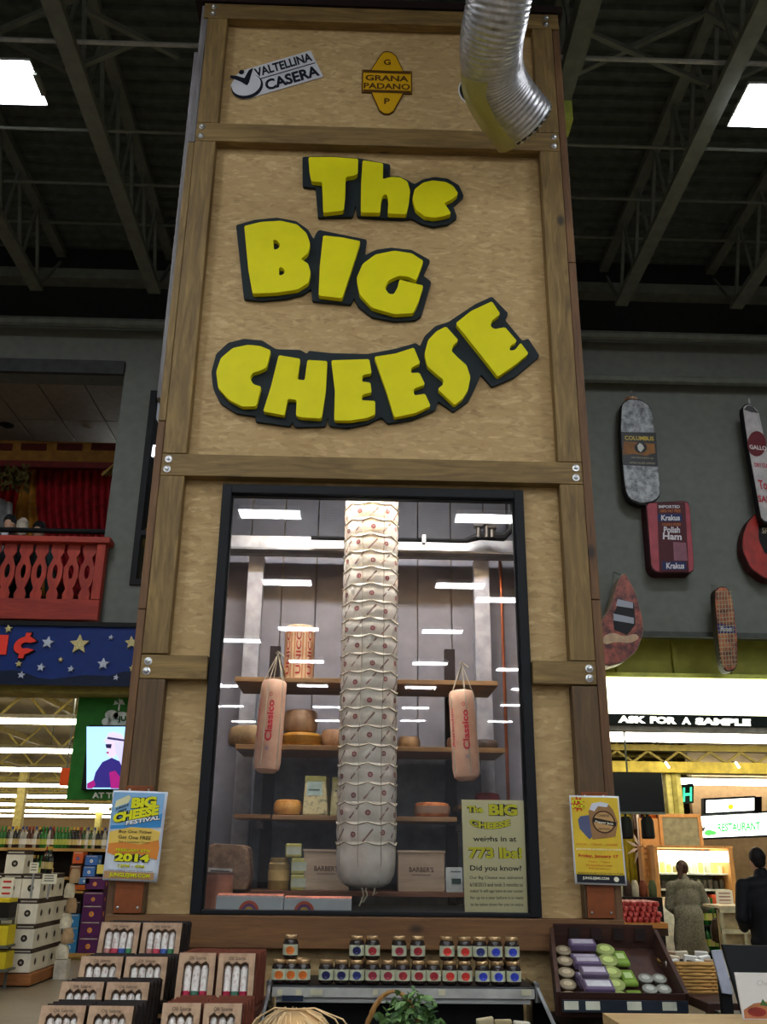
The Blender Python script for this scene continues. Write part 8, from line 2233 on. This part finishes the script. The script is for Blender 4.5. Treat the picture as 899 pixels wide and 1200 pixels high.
for k in range(150):
    a = random.uniform(0, 2 * math.pi); up_ = random.uniform(.2, 1.35)
    pts = []
    for j in range(7):
        e_ = up_ - j * .28
        rr_ = 1.015 + .03 * math.sin(j * .9 + k) * random.random()
        if e_ < -.6: break
        pts.append(c + V(.099 * s * math.cos(a + j * .12) * math.cos(e_) * rr_, .101 * s * math.sin(a + j * .12) * math.cos(e_) * rr_, .098 * s * math.sin(e_) * rr_ + .004))
    if len(pts) > 2: sd.tube(pts, .0014, 4)
for sx_, ex in ((1, .11), (1, .13), (-1, .10)):
    b0_ = c + V(.0, 0, .098 * s)
    sd.tube([b0_ + V(-sx_ * .03, 0, 0), b0_ + V(sx_ * .04, -.01, .006), b0_ + V(sx_ * ex * .75, -.02, -.012), b0_ + V(sx_ * ex, -.03, -.05)], .0016, 4)
tag(sd.build('loose_strands', flat((206, 176, 132), .45, var=.2), kid), kind='stuff')
# ------------------------------------------------------------------ prints and small fittings become sub-parts of the part they sit on
SUB = {'fruit_print': ('label_sheet',), 'emblem_centre': ('round_emblem',), 'band_print': ('lid_band',), 'label_line': ('label_sheet',), 'screw': ('plate',), 'rivets': ('duct_mouth',),
       'pipe_clip': ('thin_pipe',), 'label_ship': ('label_seal',), 'label_strip': ('label_sheet',), 'emblem_cut': ('emblem_wheel',), 'grid': ('diffuser',), 'tip_band': ('salami_stick',),
       'print': ('card', 'sheet', 'body'), 'screen_face': ('casing',), 'end_clip': ('housing',), 'label_disc': ('lid',), 'lamp_housing': ('case_lamp',), 'beam_flange': ('cross_beam',),
       'price_tag': ('price_rail', 'label_rail'), 'tray_lip': ('step_tray',), 'groove_strip': ('shaft',), 'seal_ribbon': ('seal_face',), 'emblem_lettering': ('emblem',), 'letter_outline': ('letter',)}
HOSTS = ('sheet', 'label_sheet', 'front_panel', 'banner_board', 'lit_face', 'black_strip', 'board', 'card', 'face', 'rind', 'body')
def base(o): return o.name.split('.')[0]
def cx(o): return sum(v.co.x for v in o.data.vertices) / max(1, len(o.data.vertices))
tops = {}
for o in list(bpy.data.objects):
    if o.parent is not None and o.parent.parent is None: tops.setdefault(o.parent, []).append(o)
for root, kids in tops.items():
    for k in kids:
        if k.children: continue
        b = base(k)
        names = SUB.get(b) or (HOSTS if b.endswith('lettering') or b.endswith('small_print') else None)
        if not names: continue
        hosts = [h for n_ in names for h in kids if base(h) == n_ and h.location.length == 0 and h is not k and h.parent is root]
        if not hosts or k.location.length != 0: continue
        first = [h for h in hosts if base(h) == base(hosts[0])]
        h = min(first, key=lambda q_: abs(cx(q_) - cx(k))) if b in ('tip_band', 'end_clip', 'label_line') else first[0]
        k.parent = h
